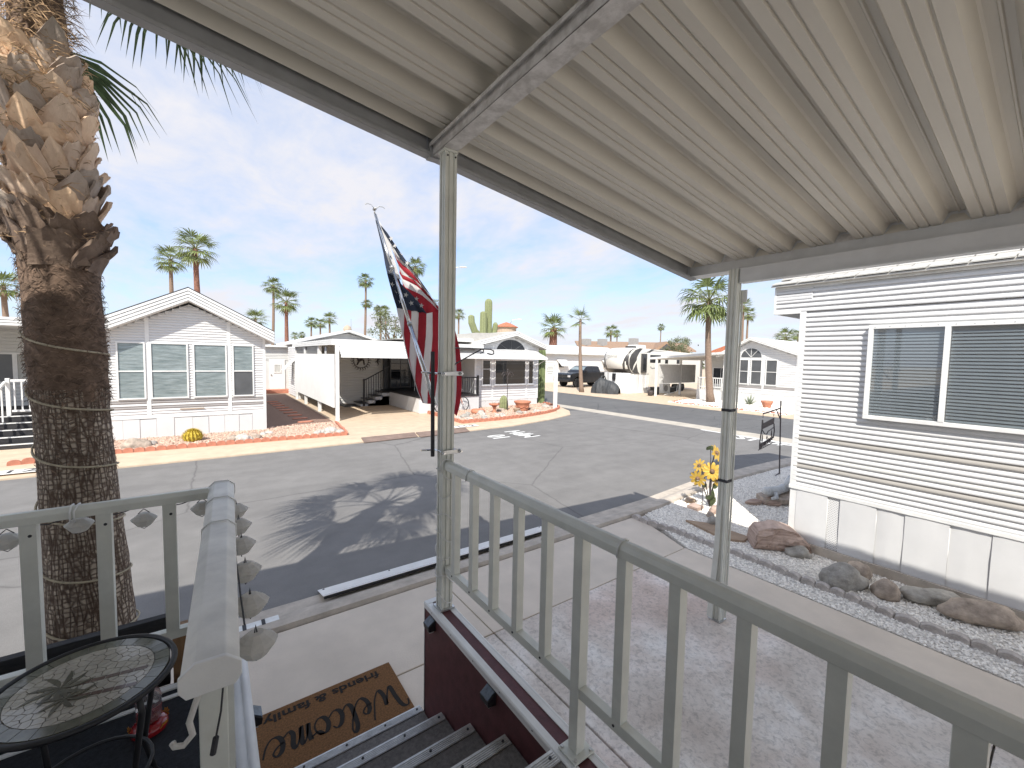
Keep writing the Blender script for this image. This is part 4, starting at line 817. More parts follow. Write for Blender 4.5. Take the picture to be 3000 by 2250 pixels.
for i in range(66):
    z = i*4.75/65; c = tcen(z); row = []
    for j in range(41):
        a = 2*pi*j/40; r = trad(z)*(1+.035*mnoise.noise(V((cos(a)*2, sin(a)*2, z*2.2)))+.02*mnoise.noise(V((cos(a)*7, sin(a)*7, z*9)))+ (.016*sin(z*26+2*mnoise.noise(V((cos(a),sin(a),z)))) if z > 2.0 else 0)); row.append((c.x+r*cos(a), c.y+r*sin(a), z))
    rows.append(row)
tk = MB(); tk.grid([[p for p in r] for r in rows]); 
tk.m = [1 if (sum(tk.v[i][2] for i in f)/len(f)+.12*mnoise.noise(V(tk.v[f[0]])*6)) > 2.25 else 0 for f in tk.f]
tk.build('trunk', ['palm_bark', 'fibre_dark'], pt, smooth=True)
rnd = random.Random(21)
# cut leaf bases
def boot_mesh(seed, mat):
    r = random.Random(seed); b = MB(); nU, nV = 8, 7; L = .185*r.uniform(.8,1.25); W0, W1 = .105, .068*r.uniform(.7,1.2); sk = r.uniform(-.9,.9); tip = r.uniform(.06,.26); cp_ = r.uniform(.028,.05)
    def P(u, v):
        s_ = 2*u-1; w = W0+(W1-W0)*v**.8; x = s_*w; z = L*v*(1-tip*abs(s_-sk*.5)**1.6*v); cup = cp_*(1-s_*s_)*(.35+.65*v); out_ = .008+.045*v**1.6+cup+.010*mnoise.noise(V((u*3, v*3, seed)))
        return (x, out_+.022*v*v*abs(s_)**3, z-.035+.05*v**4*mnoise.noise(V((u*5, 1.3, seed*2.7))))
    f = [[P(i/(nU-1), j/(nV-1)) for i in range(nU)] for j in range(nV)]
    bk = [[(x, y-.013, z) for x, y, z in r_] for r_ in f]
    b.grid(f); b.grid([list(reversed(r_)) for r_ in bk]); b.grid([f[-1], bk[-1]][::-1]); b.grid([[r_[0] for r_ in f], [r_[0] for r_ in bk]]); b.grid([[r_[-1] for r_ in bk], [r_[-1] for r_ in f]])
    return b.mesh('leaf_base', mat, smooth=False)
bl = [boot_mesh(s, 'boot') for s in range(6)]; bd = [boot_mesh(s+20, 'boot_dark') for s in range(4)]
z, k = 2.98, 0
while z < 4.12:
    a = k*2.39996+rnd.uniform(-.12,.12); c = tcen(z); r = trad(z)-.022; dark = z < 3.14+.1*rnd.random()
    big = 1.0 if dark else .88
    inst('leaf_base', rnd.choice(bd if dark else bl), pt, (c.x+r*cos(a), c.y+r*sin(a), z), (rnd.uniform(-.18,.08), rnd.uniform(-.28,.28), a-pi/2), (rnd.uniform(.8,1.25)*big, rnd.uniform(.8,1.3)*big, rnd.uniform(.8,1.2)))
    z += .0112; k += 1
def fibres(name, n, z0, z1, lo, hi, mat, out_, sag, ow=.45):
    b = MB()
    for _ in range(n):
        z = rnd.uniform(z0, z1); a = rnd.random()*2*pi; c = tcen(z); r = trad(z)+rnd.uniform(0, out_); L = rnd.uniform(lo, hi); p = V((c.x+r*cos(a), c.y+r*sin(a), z)); tv = V((-sin(a), cos(a), 0)); o = V((cos(a), sin(a), 0))
        d = (tv*rnd.choice((-1,1))*rnd.uniform(.3,1)+V((0,0,1))*rnd.uniform(-.8,.5)+o*rnd.uniform(-.05,ow)).normalized(); q = p+d*L*.5-o*0; e = (d+V((0,0,-sag))-o*.2).normalized(); s = q+e*L*.5; w = rnd.uniform(.0014,.0030); u = d.cross(o).normalized()*w
        b.face([p-u, q-u, q+u, p+u]); b.face([q-u, s, q+u])
    stuff(b.build(name, mat, pt))
fibres('bark_fibre', 1500, 3.9, 4.68, .06, .16, 'fibre', .05, .5); fibres('bark_fibre', 650, 3.1, 4.1, .05, .13, 'fibre', .03, .5, .3); fibres('dark_fibre', 2600, 2.2, 3.05, .03, .09, 'fibre_dark', .012, .9, .18); fibres('dark_fibre', 700, 1.75, 2.3, .02, .05, 'fibre_dark', .004, .9, .12)
# crown
cz = 4.70; cc = tcen(cz)
FR = [(-.35,.80,1.1),(.25,.55,1.0),(-.75,.72,1.0),(.75,.62,1.05),(1.25,.7,1.0),(1.75,.15,1.1),(2.35,.0,1.1),(2.9,.25,1.0),(3.5,-.05,1.05),(4.1,.1,1.0),(4.7,-.1,1.0),(5.2,.2,.95),(5.6,-.15,1.0),(.5,.75,.9),(2.6,.8,.9),(4.3,.75,.9),(-1.15,.66,.9),(1.5,1.1,.8),(-.05,.58,1.0)]
for az, el, s in FR:
    b = MB(); fan(b, (cc.x+.07*cos(az), cc.y+.07*sin(az), cz+rnd.uniform(-.08,.12)), az, el+.25, (.50 if -1.3 < az < -.2 or az > 4.9 else .80)*s, .95*s, 32, rnd, 1.4, .014)
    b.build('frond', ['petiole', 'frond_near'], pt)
# rope light wound round the trunk
pts = []
for i in range(220):
    z = 2.62-i*.0094; a = 3.3+ (2.62-z)/.345*2*pi; c = tcen(z); r = trad(z)*1.012+.007; pts.append((c.x+r*cos(a), c.y+r*sin(a), z+.035*sin(a+.4)))
tag(MB().tube(pts, .0062, 6).build('rope', 'rope', smooth=True), 'beige rope wound in a spiral around the nearest palm trunk', 'rope')
# ---- palms beyond: shared crown meshes
def crown_mesh(seed, n, nseg, droop, skirt=0):
    r = random.Random(seed); b = MB()
    for k in range(n):
        el = 1.30-1.95*(k/n)+r.uniform(-.15,.15); az = k*2.39996+r.uniform(-.2,.2); fan(b, (0,0,0), az, el, .62*r.uniform(.8,1.15), .80*r.uniform(.85,1.1), nseg, r, droop, .016, 0, 1, 1.5)
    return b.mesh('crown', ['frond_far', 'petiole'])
CR = [crown_mesh(1, 26, 13, 1.0), crown_mesh(2, 22, 12, .75), crown_mesh(3, 30, 12, 1.35), crown_mesh(5, 8, 14, .35)]
def far_palm(x, y, h, R, rt, cv, label, lean=(0,0), mat='trunk_far', grp='palms beyond the houses', n=10, boots=False):
    t = thing('palm_tree', label, 'palm tree', (x, y, 0), grp)
    P = []; rr = []
    for i in range(n+1):
        u = i/n; P.append((x+lean[0]*(u-1)**2*1.0, y+lean[1]*(u-1)**2, h*u)); rr.append(rt*(1.28-.5*u+(.0 if i else .35)))
    tb_ = MB().tube(P, rr, 10).build('trunk', mat, t, smooth=True)
    inst('crown', CR[cv], t, (x, y, h), (0, 0, x*1.7+y), (R/1.35,)*3)
    return t
# ================================================================== HOUSES
def board_mesh(h, mat, d=.019, seg=5):
    """one metal siding course, one metre long, facing -Y"""
    b = MB(); pr = [(-d*.05,0),(-d*.9,.0),(-d*1.15,h*.10),(-d*1.2,h*.30),(-d*.95,h*.52),(-d*.45,h*.70),(-d*.10,h*.80),(-d*.05,h*.995)]
    b.grid([[(0, y, z) for y, z in pr], [(1, y, z) for y, z in pr]]); return b.mesh('siding_board', mat)
BM = {}
def board(h, mat):
    k = (round(h, 4), mat)
    if k not in BM: BM[k] = board_mesh(h, mat)
    return BM[k]
def siding(parent, A, B, z0, z1, h, mat='white_siding', span=None, stripes=()):
    """horizontal boards from A to B (outside is to the right of the way from A to B); span(z) trims a row"""
    A, B = V((*A, 0)), V((*B, 0)); d = B-A; L = d.length; ang = atan2(d.y, d.x); n = int(round((z1-z0)/h)); h = (z1-z0)/n
    for k in range(n):
        z = z0+k*h; a, c = 0, L
        if span:
            s = span(z+h)
            if not s: continue
            a, c = s
        m = mat
        for lo, hi, mm_ in stripes:
            if lo <= z < hi: m = mm_
        p = A+d.normalized()*a; inst('siding_board', board(h, m), parent, (p.x, p.y, z), (0,0,ang), (c-a, 1, 1))
def window(parent, O, right, w, h, fr=.035, glass='dark_glass', lites=(1,1), depth=.03, mid=None, low=None, fm='white_trim', sill=False):
    """framed window: O lower left corner on the wall, right = unit vector along the wall; outside = right x up"""
    r = V(right).normalized(); u = V((0,0,1)); n = r.cross(u); O = V(O)
    def bar(x0, x1, z0, z1, d0, d1, b): b.hexa([O+r*x+u*z+n*d for z, d in ((z0,d0),(z1,d0)) for x in ()] or [O+r*x0+u*z0+n*d0, O+r*x1+u*z0+n*d0, O+r*x1+u*z0+n*d1, O+r*x0+u*z0+n*d1, O+r*x0+u*z1+n*d0, O+r*x1+u*z1+n*d0, O+r*x1+u*z1+n*d1, O+r*x0+u*z1+n*d1])
    b = MB(); bar(0,w,0,fr,0,depth,b); bar(0,w,h-fr,h,0,depth,b); bar(0,fr,fr,h-fr,0,depth,b); bar(w-fr,w,fr,h-fr,0,depth,b)
    f = b.build('window', fm, parent)
    nx, nz = lites; zs = [fr]+([mid] if mid else [fr+(h-2*fr)*i/nz for i in range(1, nz)])+[h-fr]; xs = [fr+(w-2*fr)*i/nx for i in range(nx+1)]
    for i in range(nx):
        for j in range(len(zs)-1):
            g = MB(); bar(xs[i]+.002, xs[i+1]-.002, zs[j]+.002, zs[j+1]-.002, .002, depth*.35, g); g.build('pane', low if (low and j == 0) else glass, f)
    for i in range(1, nx): g = MB(); bar(xs[i]-.014, xs[i]+.014, fr, h-fr, .003, depth*.8, g); g.build('mullion', fm, f)
    for j in range(1, len(zs)-1): g = MB(); bar(fr, w-fr, zs[j]-.016, zs[j]+.016, .004, depth*.85, g); g.build('glazing_bar', fm, f)
    if sill: g = MB(); bar(-.03, w+.03, -.045, -.002, 0, depth*1.8, g); g.build('sill', fm, f)
    return f
def obox(parent, name, mat, x0, x1, y0, y1, z0, z1, bev=0): return MB().box(x0,x1,y0,y1,z0,z1).build(name, mat, parent, bev=bev)
def gable_roof(parent, x0, x1, xp, ze, zpk, y0, y1, t, mat, fascia='white_trim', ribs=3):
    """pitched roof with its ridge along Y and ribbed gable fascia at y0"""
    for s, xe in ((0, x0), (1, x1)):
        pl = [(xe,y0,ze),(xp,y0,zpk),(xp,y0,zpk-t),(xe,y0,ze-t)]
        r = MB().prism(pl if s else pl[::-1], (0,y1-y0,0)).build('roof', mat, parent)
        for k in range(ribs):
            a, c = -t*.04-k*t*.98/ribs, -t*.04-(k+.72)*t*.98/ribs; o = .012+.010*(ribs-k)
            q = [(xe,y0-o,ze+a),(xp,y0-o,zpk+a),(xp,y0-o,zpk+c),(xe,y0-o,ze+c)]
            MB().prism(q if s else q[::-1], (0,o-.002,0)).build('fascia_board', fascia, r)
# ---------------------------------------------------------------- neighbour on the right
nh = thing('mobile_home', 'white corrugated mobile home right beside the driveway', 'mobile home', (8.2, -1, 0))
HX = 6.35
obox(nh, 'core', 'white_siding', HX+.02, 10.1, -6, 2.22, .05, 3.30)
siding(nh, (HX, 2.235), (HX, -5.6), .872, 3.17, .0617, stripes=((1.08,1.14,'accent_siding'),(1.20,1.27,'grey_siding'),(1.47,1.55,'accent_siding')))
siding(nh, (HX-.004, 2.56), (HX-.004, -5.6), 3.185, 3.495, .062)
obox(nh, 'corner_trim', 'white_trim', HX-.022, HX+.03, 2.19, 2.262, .86, 3.185, .004)
obox(nh, 'belt_trim', 'white_trim', HX-.032, HX+.02, -5.6, 2.268, .822, .872, .006)
obox(nh, 'skirt_corner', 'white_trim', HX-.014, HX+.03, 2.17, 2.255, .06, .82, .004)
obox(nh, 'eave_return', 'white_trim', HX-.03, HX+.02, 2.255, 2.57, 3.165, 3.19); obox(nh, 'eave_end', 'white_trim', HX-.035, HX+2.1, 2.555, 2.575, 3.17, 3.53)
obox(nh, 'gutter', 'cap_paint', HX-.05, HX, -5.6, 2.56, 3.497, 3.535)
g = MB()
for k in range(4): g.box(HX-.03, HX-.005, 2.13, 2.575, 3.345+k*.042, 3.381+k*.042)
g.build('corner_gutter_cap', 'white_siding', nh, bev=.008)
RS = (3.55, HX-.10, .36)                                          # eave height, eave x, slope
rf = MB().prism([(HX-.10,2.60,3.525),(HX-.10,2.60,3.545),(8.25,2.60,3.545+1.95*.36),(10.2,2.60,3.545),(10.2,2.60,3.525),(8.25,2.6,3.50+1.95*.34)][::-1], (0,-8.4,0)).build('roof', 'shingle', nh)
sm = MB().hexa([(0,0,0),(.145,0,.0522),(.145,.292,.0522),(0,.292,0),(0,0,.013),(.145,0,.0582),(.145,.292,.0582),(0,.292,.013)]).mesh('shingle', 'shingle')
for i in range(7):
    for j in range(26):
        y = 2.60-.306*(j+1)-(.153 if i % 2 else 0)
        if y < -5.6: continue
        inst('shingle', sm, rf, (HX-.115+.14*i, y, 3.549+.0504*i+.004*((i+1) % 2)), (0,0,random.uniform(-.006,.006)))
wpane = bpy.data.materials.new('window_pane'); wpane.use_nodes = True; t_ = wpane.node_tree; MATS['window_pane'] = wpane
pb_ = t_.nodes['Principled BSDF']; gl = t_.nodes.new('ShaderNodeBsdfGlossy'); gl.inputs['Roughness'].default_value = .03; gl.inputs['Color'].default_value = (.8,.85,.9,1); tr_ = t_.nodes.new('ShaderNodeBsdfTransparent'); tr_.inputs[0].default_value = (.94,.96,.97,1)
lw_ = t_.nodes.new('ShaderNodeLayerWeight'); lw_.inputs[0].default_value = .5; ms_ = t_.nodes.new('ShaderNodeMixShader'); t_.links.new(mth('ADD', mth('MULTIPLY', mth('POWER', lw_.outputs['Facing'], 3., t_), .55, t_), .12, t_), ms_.inputs[0]); t_.links.new(tr_.outputs[0], ms_.inputs[1]); t_.links.new(gl.outputs[0], ms_.inputs[2]); t_.links.new(ms_.outputs[0], t_.nodes['Material Output'].inputs[0]); t_.nodes.remove(pb_)
def reflection_window(parent, y0, y1, z0, z1, first):
    """sliding window in the wall that faces -X, y0 > y1"""
    b = MB(); x0, x1 = HX-.085, HX-.012
    b.box(x0,x1,y1,y0,z0,z0+.045); b.box(x0,x1,y1,y0,z1-.045,z1); b.box(x0,x1,y0-.045,y0,z0+.045,z1-.045); b.box(x0,x1,y1,y1+.045,z0+.045,z1-.045); w = b.build('window', 'white_trim', parent, bev=.003)
    ms = [y0]+first+[y1]
    for m in first: obox(w, 'mullion', 'white_trim', x0-.004, x1, m-.022, m+.022, z0+.045, z1-.045, .002)
    obox(w, 'back', 'rv_grey', HX-.030, HX-.0265, y1+.03, y0-.03, z0+.03, z1-.03)
    sl_ = MB().hexa([(0,0,0),(.006,0,.022),(.006,1,.022),(0,1,0),(.0008,0,-.0006),(.0068,0,.0214),(.0068,1,.0214),(.0008,1,-.0006)]).mesh('reflection_slat', 'reflection_grey')  # slats stand in for the siding lines reflected in the glass
    for a, c in zip(ms, ms[1:]):
        n = int((z1-z0-.10)/.036)
        for k in range(n): inst('reflection_slat', sl_, w, (HX-.048, c+.03, z0+.05+k*.036), (0,0,0), (1, a-c-.06, 1))
        MB().face([(HX-.065,a-.024,z0+.046),(HX-.065,c+.024,z0+.046),(HX-.065,c+.024,z1-.046),(HX-.065,a-.024,z1-.046)]).build('pane', 'window_pane', w)
    for k in range(20): MB().lathe([(.005,0),(.005,.003)], 6, (x0-.003, y0-.06-k*.13, z1-.022), axis='x').build('screw', 'galv', w)
reflection_window(nh, 1.525, -2.2, 1.865, 2.965, [.872, -.35])
ys = [2.17,1.822,1.692,1.341,1.092,.740,.439,.10,-.25,-.6,-.95,-1.3,-1.65,-2.0,-2.6,-3.2,-4,-5]
for k, (a, c) in enumerate(zip(ys, ys[1:])):
    if k == 1: obox(nh, 'vent_panel', 'vent_metal', HX-.004, HX+.012, c, a, .15, .822); continue
    o = .012 if k % 2 == 0 else .0; x = HX-.006-o
    rows = [[(x-.006*sin(pi*i/6)*(1+.3*sin(k))-.006*mnoise.noise(V((i*.7,j*.6,k*3.1))), a+(c-a)*i/6+(.004 if i in (0,6) else 0), .148+.672*j/5) for i in range(7)] for j in range(6)]
    b = MB(); b.grid(rows); b.box(x+.013, x+.018, c+.001, a-.001, .148, .818-.03*(k % 3 == 0)); b.build('skirt_panel', 'white_siding', nh, smooth=True)
obox(nh, 'footing', 'kerb_concrete', HX-.05, HX+.1, -5.6, 2.24, -.02, .146)
# ---------------------------------------------------------------- gabled home across the street
gh = thing('mobile_home', 'white gabled park home with four front windows across the street', 'mobile home', (-.45, 20, 0))
FY, GL, GR, GP = 15.3, -2.31, 1.41, -.45
obox(gh, 'core', 'white_siding', GL+.02, GR-.02, FY+.02, 26.5, .05, 3.02)
MB().prism([(GL+.02,FY+.03,3.02),(GR-.02,FY+.03,3.02),(GP,FY+.03,3.86)], (0,10,0)).build('gable_core', 'white_siding', gh)
def gspan(z):
    if z <= 3.02: return (0, GR-GL)
    k = (3.89-z)/(3.89-3.0);
    return ((GP-GL)*(1-k), (GP-GL)+(GR-GP)*k) if k > .05 else None
siding(gh, (GL, FY), (GR, FY), .66, 3.86, .0762, span=gspan, stripes=((.86,.90,'stripe_siding'),(.99,1.05,'stripe_siding'),(1.11,1.16,'grey_siding')))
siding(gh, (GR, FY), (GR, 26.5), .66, 3.0, .12)
for x, zt in ((-1.39,3.42),(.478,3.42)): obox(gh, 'vertical_trim', 'white_trim', x-.045, x+.045, FY-.028, FY-.002, .655, zt)
obox(gh, 'corner_trim', 'white_trim', GR-.05, GR+.022, FY-.024, FY+.06, .05, 3.0); obox(gh, 'corner_trim', 'white_trim', GL-.022, GL+.05, FY-.024, FY+.06, .05, 3.0)
obox(gh, 'belt_trim', 'white_trim', GL-.02, GR+.02, FY-.030, FY-.001, .615, .662)
for x0, x1 in ((-2.03,-1.44),(-1.345,-.505),(-.395,.42),(.555,1.11)):
    window(gh, (x0, FY-.014, 1.165), (1,0,0), x1-x0, 1.575, .036, 'foil_glass', mid=.775, low='screen_glass' if x0 > .5 else 'foil_glass', depth=.045)
obox(gh, 'drawbar', 'stucco_tan', -.72, -.16, FY-.05, FY-.02, .835, .862)
xs = [GL,-1.95,-1.60,-1.25,-.86,-.44,-.06,.33,.70,1.05,GR]
for k, (a, c) in enumerate(zip(xs, xs[1:])): obox(gh, 'skirt_panel', 'white_siding', a+.003, c-.003, FY-.016-.012*(k % 2), FY+.01, .04, .612-.012*(k % 3))
gable_roof(gh, -2.56, 1.645, GP, 3.17, 4.29, 14.93, 26.8, .36, 'roof_white', ribs=4)
MB().prism([(-2.56,14.92,3.178),(GP,14.92,4.298),(1.645,14.92,3.178),(1.645,14.92,3.196),(GP,14.92,4.318),(-2.56,14.92,3.196)], (0,11.9,0)).build('drip_edge', 'soot', gh)
# its porch on the left with awning, wall, steps and railing
gp = thing('side_porch', 'shaded porch with railing and timber steps left of the gabled home', 'porch', (-4, 17, 0))
obox(gp, 'awning_roof', 'white_siding', -9.5, -2.36, 15.9, 20.5, 3.06, 3.28)
for k in range(3): obox(gp, 'awning_fascia', 'white_trim', -9.5, -2.36, 15.87-.01*k, 15.899, 3.075+k*.07, 3.125+k*.07)
obox(gp, 'back_wall', 'grey_siding', -9.5, -2.36, 19.0, 19.2, .6, 3.06); siding(gp, (-9.5, 18.99), (-2.36, 18.99), .9, 3.05, .10, 'grey_siding')
window(gp, (-5.35, 18.97, 1.45), (1,0,0), .60, .92, .05, 'screen_glass'); window(gp, (-4.75, 18.97, 1.45), (1,0,0), 1.2, .92, .05, 'curtain', (1,1))
obox(gp, 'platform', 'black_wood', -9.5, -2.36, 16.45, 19.0, .62, .76)
for k in range(5):
    y = 15.32+k*.245; q = obox(gp, 'step', 'black_wood', -6.2, -2.95, y, y+.30, .02+.148*k-.02, .145+.148*k); obox(q, 'step_edge', 'white_trim', -6.2, -2.95, y-.012, y+.03, .128+.148*k, .152+.148*k)
MB().beam((-4.22,16.45,1.66),(-2.4,16.45,1.66),.05,.06).build('top_rail', 'white_trim', gp); MB().beam((-4.22,16.45,.86),(-2.4,16.45,.86),.04,.05).build('bottom_rail', 'white_trim', gp)
for k in range(14): MB().beam((-4.16+k*.13,16.45,.86),(-4.16+k*.13,16.45,1.64),.028,.028,(0,1,0)).build('baluster', 'white_trim', gp)
MB().beam((-4.27,16.45,.6),(-4.27,16.45,1.72),.075,.075,(0,1,0)).build('rail_post', 'white_trim', gp); MB().beam((-4.30,16.4,1.62),(-4.42,15.1,.98),.05,.06).build('stair_rail', 'white_trim', gp)
for k in range(5): MB().beam((-4.32-.02*k,16.2-k*.25,.60-.14*k),(-4.32-.02*k,16.2-k*.25,1.5-.125*k),.028,.028,(0,1,0)).build('baluster', 'white_trim', gp)
# shed with a door at the end of the side path
sd = thing('garden_shed', 'small white shed with a half-glazed door at the end of the path', 'shed', (3, 30, 0))
obox(sd, 'wall', 'grey_siding', 1.6, 4.3, 30, 32.5, .05, 2.9); siding(sd, (1.6, 29.99), (4.3, 29.99), 2.1, 2.85, .10, 'grey_siding'); obox(sd, 'roof', 'roof_white', 1.4, 4.5, 29.7, 32.7, 2.9, 3.02); obox(sd, 'step', 'brick_red', 2.2, 4.1, 29.2, 29.98, .04, .26)
dr = obox(sd, 'door', 'white_trim', 3.0, 3.86, 29.93, 29.99, .26, 2.12); window(dr, (3.24, 29.925, 1.28), (1,0,0), .42, .56, .05, 'curtain'); MB().lathe([(.035,0),(.03,.05)], 10, (3.10,29.88,1.15), axis='y').build('handle', 'soot', dr)
# ---------------------------------------------------------------- corner home 119 with carport and porch
ch = thing('mobile_home', 'white corner park home with half-round gable window behind the rock garden', 'mobile home', (12.2, 19, 0))
CL, CRr, CP, CY = 10.27, 14.18, 12.50, 17.2
obox(ch, 'core', 'white_siding', CL, CRr-.02, CY+.02, 28, .05, 3.12); MB().prism([(CL,CY+.03,3.1),(CRr-.02,CY+.03,3.1),(CP,CY+.03,3.62)], (0,10.5,0)).build('gable_core', 'white_siding', ch)
def cspan(z):
    if z < 3.1: return (0, CRr-CL)
    k = (3.66-z)/.56
    return ((CP-CL)*(1-k), (CP-CL)+(CRr-CP)*k) if k > .06 else None
siding(ch, (CL, CY), (CRr, CY), .44, 3.62, .125, span=cspan); siding(ch, (CRr, CY), (CRr, 28), .44, 3.1, .15)
for x in (CL+.04, 11.30, 13.43, CRr-.03): obox(ch, 'vertical_trim', 'white_trim', x-.05, x+.05, CY-.03, CY-.001, .42, 3.1)
obox(ch, 'belt_trim', 'white_trim', CL-.02, CRr+.02, CY-.032, CY, .395, .44)
for x0, x1, ln in ((10.66,11.18,1),(11.39,13.35,0),(13.49,13.87,1)): window(ch, (x0, CY-.016, 1.14), (1,0,0), x1-x0, 1.27, .05, 'dark_glass', mid=.80 if x0 < 11 else None, depth=.05, sill=True)
n = 18; arc = [(12.39+.90*cos(pi*i/n), CY-.03, 2.80+.62*sin(pi*i/n)) for i in range(n+1)]
aw = MB().prism([(12.39+1.02*cos(pi*i/n), CY-.016, 2.76+.76*sin(pi*i/n)) for i in range(n+1)][::-1], (0,.012,0)).build('arched_window', 'white_trim', ch); MB().prism(arc[::-1], (0,.012,0)).build('pane', 'dark_glass', aw)
for i in (4,9,14): MB().beam((12.39,CY-.034,2.80),(arc[i][0],CY-.034,arc[i][2]),.02,.015,(0,1,0)).build('glazing_bar', 'screen_glass', aw)
for k in range(6): obox(ch, 'skirt_panel', 'white_siding', CL+k*.65+.004, CL+(k+1)*.65-.004, CY-.014-.008*(k % 2), CY+.01, .04, .392)
gable_roof(ch, 9.9, 14.5, CP, 3.20, 3.85, 16.85, 28.2, .24, 'shingle', ribs=3)
obox(ch, 'left_eave', 'white_trim', 7.6, 10.0, 16.9, 17.05, 3.22, 3.36); MB().prism([(7.4,16.92,3.36),(10.0,16.92,3.34),(12.4,16.92,3.86),(9.5,16.92,3.86)], (0,.0,0)) if False else None
rr_ = MB().prism([(6.2,17.0,3.20),(10.4,17.0,3.20),(12.4,17.0,3.74),(10.2,17.0,3.66)][::-1], (0,10,0)).build('side_roof', 'shingle', ch)
# slatted drop awning along the whole front
def awning(parent, x0, x1, yw, zw, ye, ze, n=5):
    a = None
    for k in range(n):
        t0, t1 = k/n, (k+.86)/n; y0_, z0_ = yw+(ye-yw)*t0, zw+(ze-zw)*t0; y1_, z1_ = yw+(ye-yw)*t1, zw+(ze-zw)*t1
        MB().hexa([(x0,y0_,z0_-.02),(x1,y0_,z0_-.02),(x1,y1_,z1_+.0),(x0,y1_,z1_),(x0,y0_,z0_),(x1,y0_,z0_),(x1,y1_,z1_+.02),(x0,y1_,z1_+.02)]).build('awning_slat', 'white_siding', parent)
    obox(parent, 'awning_valance', 'white_trim', x0, x1, ye-.02, ye+.005, ze-.10, ze+.012)
aw1 = thing('window_awning', 'white slatted awning over the dark picture window of the corner home', 'awning', (12, 16.6, 2.6), 'metal awnings'); awning(aw1, 8.9, 13.95, 17.18, 2.93, 16.15, 2.54)
for x in (13.9,): MB().beam((x,16.2,2.46),(x-.05,17.18,1.98),.025,.025).build('arm', 'white_trim', aw1)
cp = thing('carport', 'white carport with corrugated side screen beside the corner home', 'carport', (6, 20, 0))
obox(cp, 'roof', 'roof_white', 3.72, 10.25, 16.42, 25.6, 2.90, 3.06)
for k in range(3): obox(cp, 'fascia_board', 'white_trim', 3.68, 10.25, 16.36+.012*k, 16.419, 2.865+k*.075, 2.93+k*.075)
awning(cp, 3.85, 8.85, 16.36, 2.86, 15.85, 2.50)
for k in range(3): obox(cp, 'side_fascia', 'white_trim', 3.66+.01*k, 3.719, 16.42, 25.6, 2.865+k*.075, 2.93+k*.075)
for y in (16.3, 19.42, 22.6, 25.2): obox(cp, 'post', 'white_trim', 3.76, 3.88, y-.06, y+.06, .03, 2.9)
MB().prism([(3.62,16.05,.03),(3.76,16.05,.03),(3.78,16.2,.12),(3.62,16.2,.06)], (0,.0,.02)) if False else None
cb_ = MB(); n = 40; rows = [[], []]
for i in range(n*2+1):
    y = 16.35+8.65*i/(n*2); x = 3.74-.055*(i % 2)
    rows[0].append((x, y, .52)); rows[1].append((x, y, 2.52))
cb_.grid(rows); cb_.grid([[(x+.006, y, z) for x, y, z in reversed(r)] for r in rows]); cb_.build('corrugated_screen', 'white_siding', cp)
for y in (19.4,22.6): obox(cp, 'clerestory_post', 'white_trim', 3.74, 3.86, y-.3, y-.1, 2.5, 2.9)
obox(cp, 'clerestory_glass', 'screen_glass', 3.80, 3.81, 19.5, 25, 2.54, 2.88)
obox(cp, 'back_wall', 'grey_siding', 4.6, 7.3, 21.55, 21.7, .05, 2.9); siding(cp, (4.6, 21.54), (7.28, 21.54), .08, 2.5, .13, 'grey_siding')
obox(cp, 'storage_wall', 'white_siding', 3.9, 5.2, 25.0, 25.2, .05, 2.9); obox(cp, 'side_wall', 'white_siding', 3.9, 4.0, 25.2, 28.4, .05, 2.9)
siding(cp, (3.88, 28.5), (3.88, 25.2), .1, 2.9, .12); wnd = window(cp, (3.87, 26.9, 1.0), (0,-1,0), .9, 1.0, .05, 'dark_glass')
awh = thing('window_awning', 'tiny white hinged awning on the side wall beyond the corrugated screen', 'awning', (3.6, 26.5, 2.1), 'metal awnings')
MB().hexa([(3.3,25.9,1.55),(3.86,25.9,2.15),(3.86,27.0,2.15),(3.3,27.0,1.55),(3.3,25.9,1.59),(3.86,25.9,2.19),(3.86,27.0,2.19),(3.3,27.0,1.59)]).build('canopy', 'white_siding', awh)
pp_ = thing('raised_porch', 'raised porch with white skirting and dark glazed wall under the carport roof', 'porch', (8.7, 19, 0))
obox(pp_, 'platform', 'white_siding', 7.27, 10.26, 16.75, 21.5, .03, .70); obox(pp_, 'deck_top', 'black_paint', 7.22, 10.26, 16.7, 21.5, .70, .76)
for k in range(4): obox(pp_, 'skirt_panel', 'white_siding', 7.245-.006*(k % 2), 7.268, 16.75+k*1.18+.01, 16.75+(k+1)*1.18-.01, .05, .69-.02*(k % 2))
obox(pp_, 'rear_wall', 'black_void', 7.35, 10.26, 21.35, 21.45, .76, 2.9); obox(pp_, 'column', 'black_paint', 7.25, 7.42, 21.2, 21.36, .76, 2.9)
window(pp_, (7.6, 21.33, .82), (1,0,0), 1.15, 1.75, .05, 'dark_glass', (2,4), fm='rv_dark', depth=.04); window(pp_, (8.85, 21.33, .82), (1,0,0), 1.35, 1.75, .05, 'dark_glass', (1,1), fm='rv_dark')
for k in range(4):
    x0_ = 7.22-.35*(4-k); q = obox(pp_, 'step', 'black_paint', x0_, x0_+.38, 20.35, 21.5, .03+.165*k+.125, .04+.165*k+.15); obox(pp_, 'step_riser', 'white_siding', x0_+.02, 7.24, 20.4, 21.48, .03, .03+.165*k+.12)
obox(pp_, 'landing_mat', 'black_paint', 5.1, 5.85, 20.4, 21.4, .032, .05)
MB().beam((5.98,20.36,1.28),(7.25,20.36,1.96),.04,.05).build('stair_rail', 'black_paint', pp_); obox(pp_, 'newel', 'black_paint', 5.95, 6.03, 20.32, 20.4, .05, 1.36)
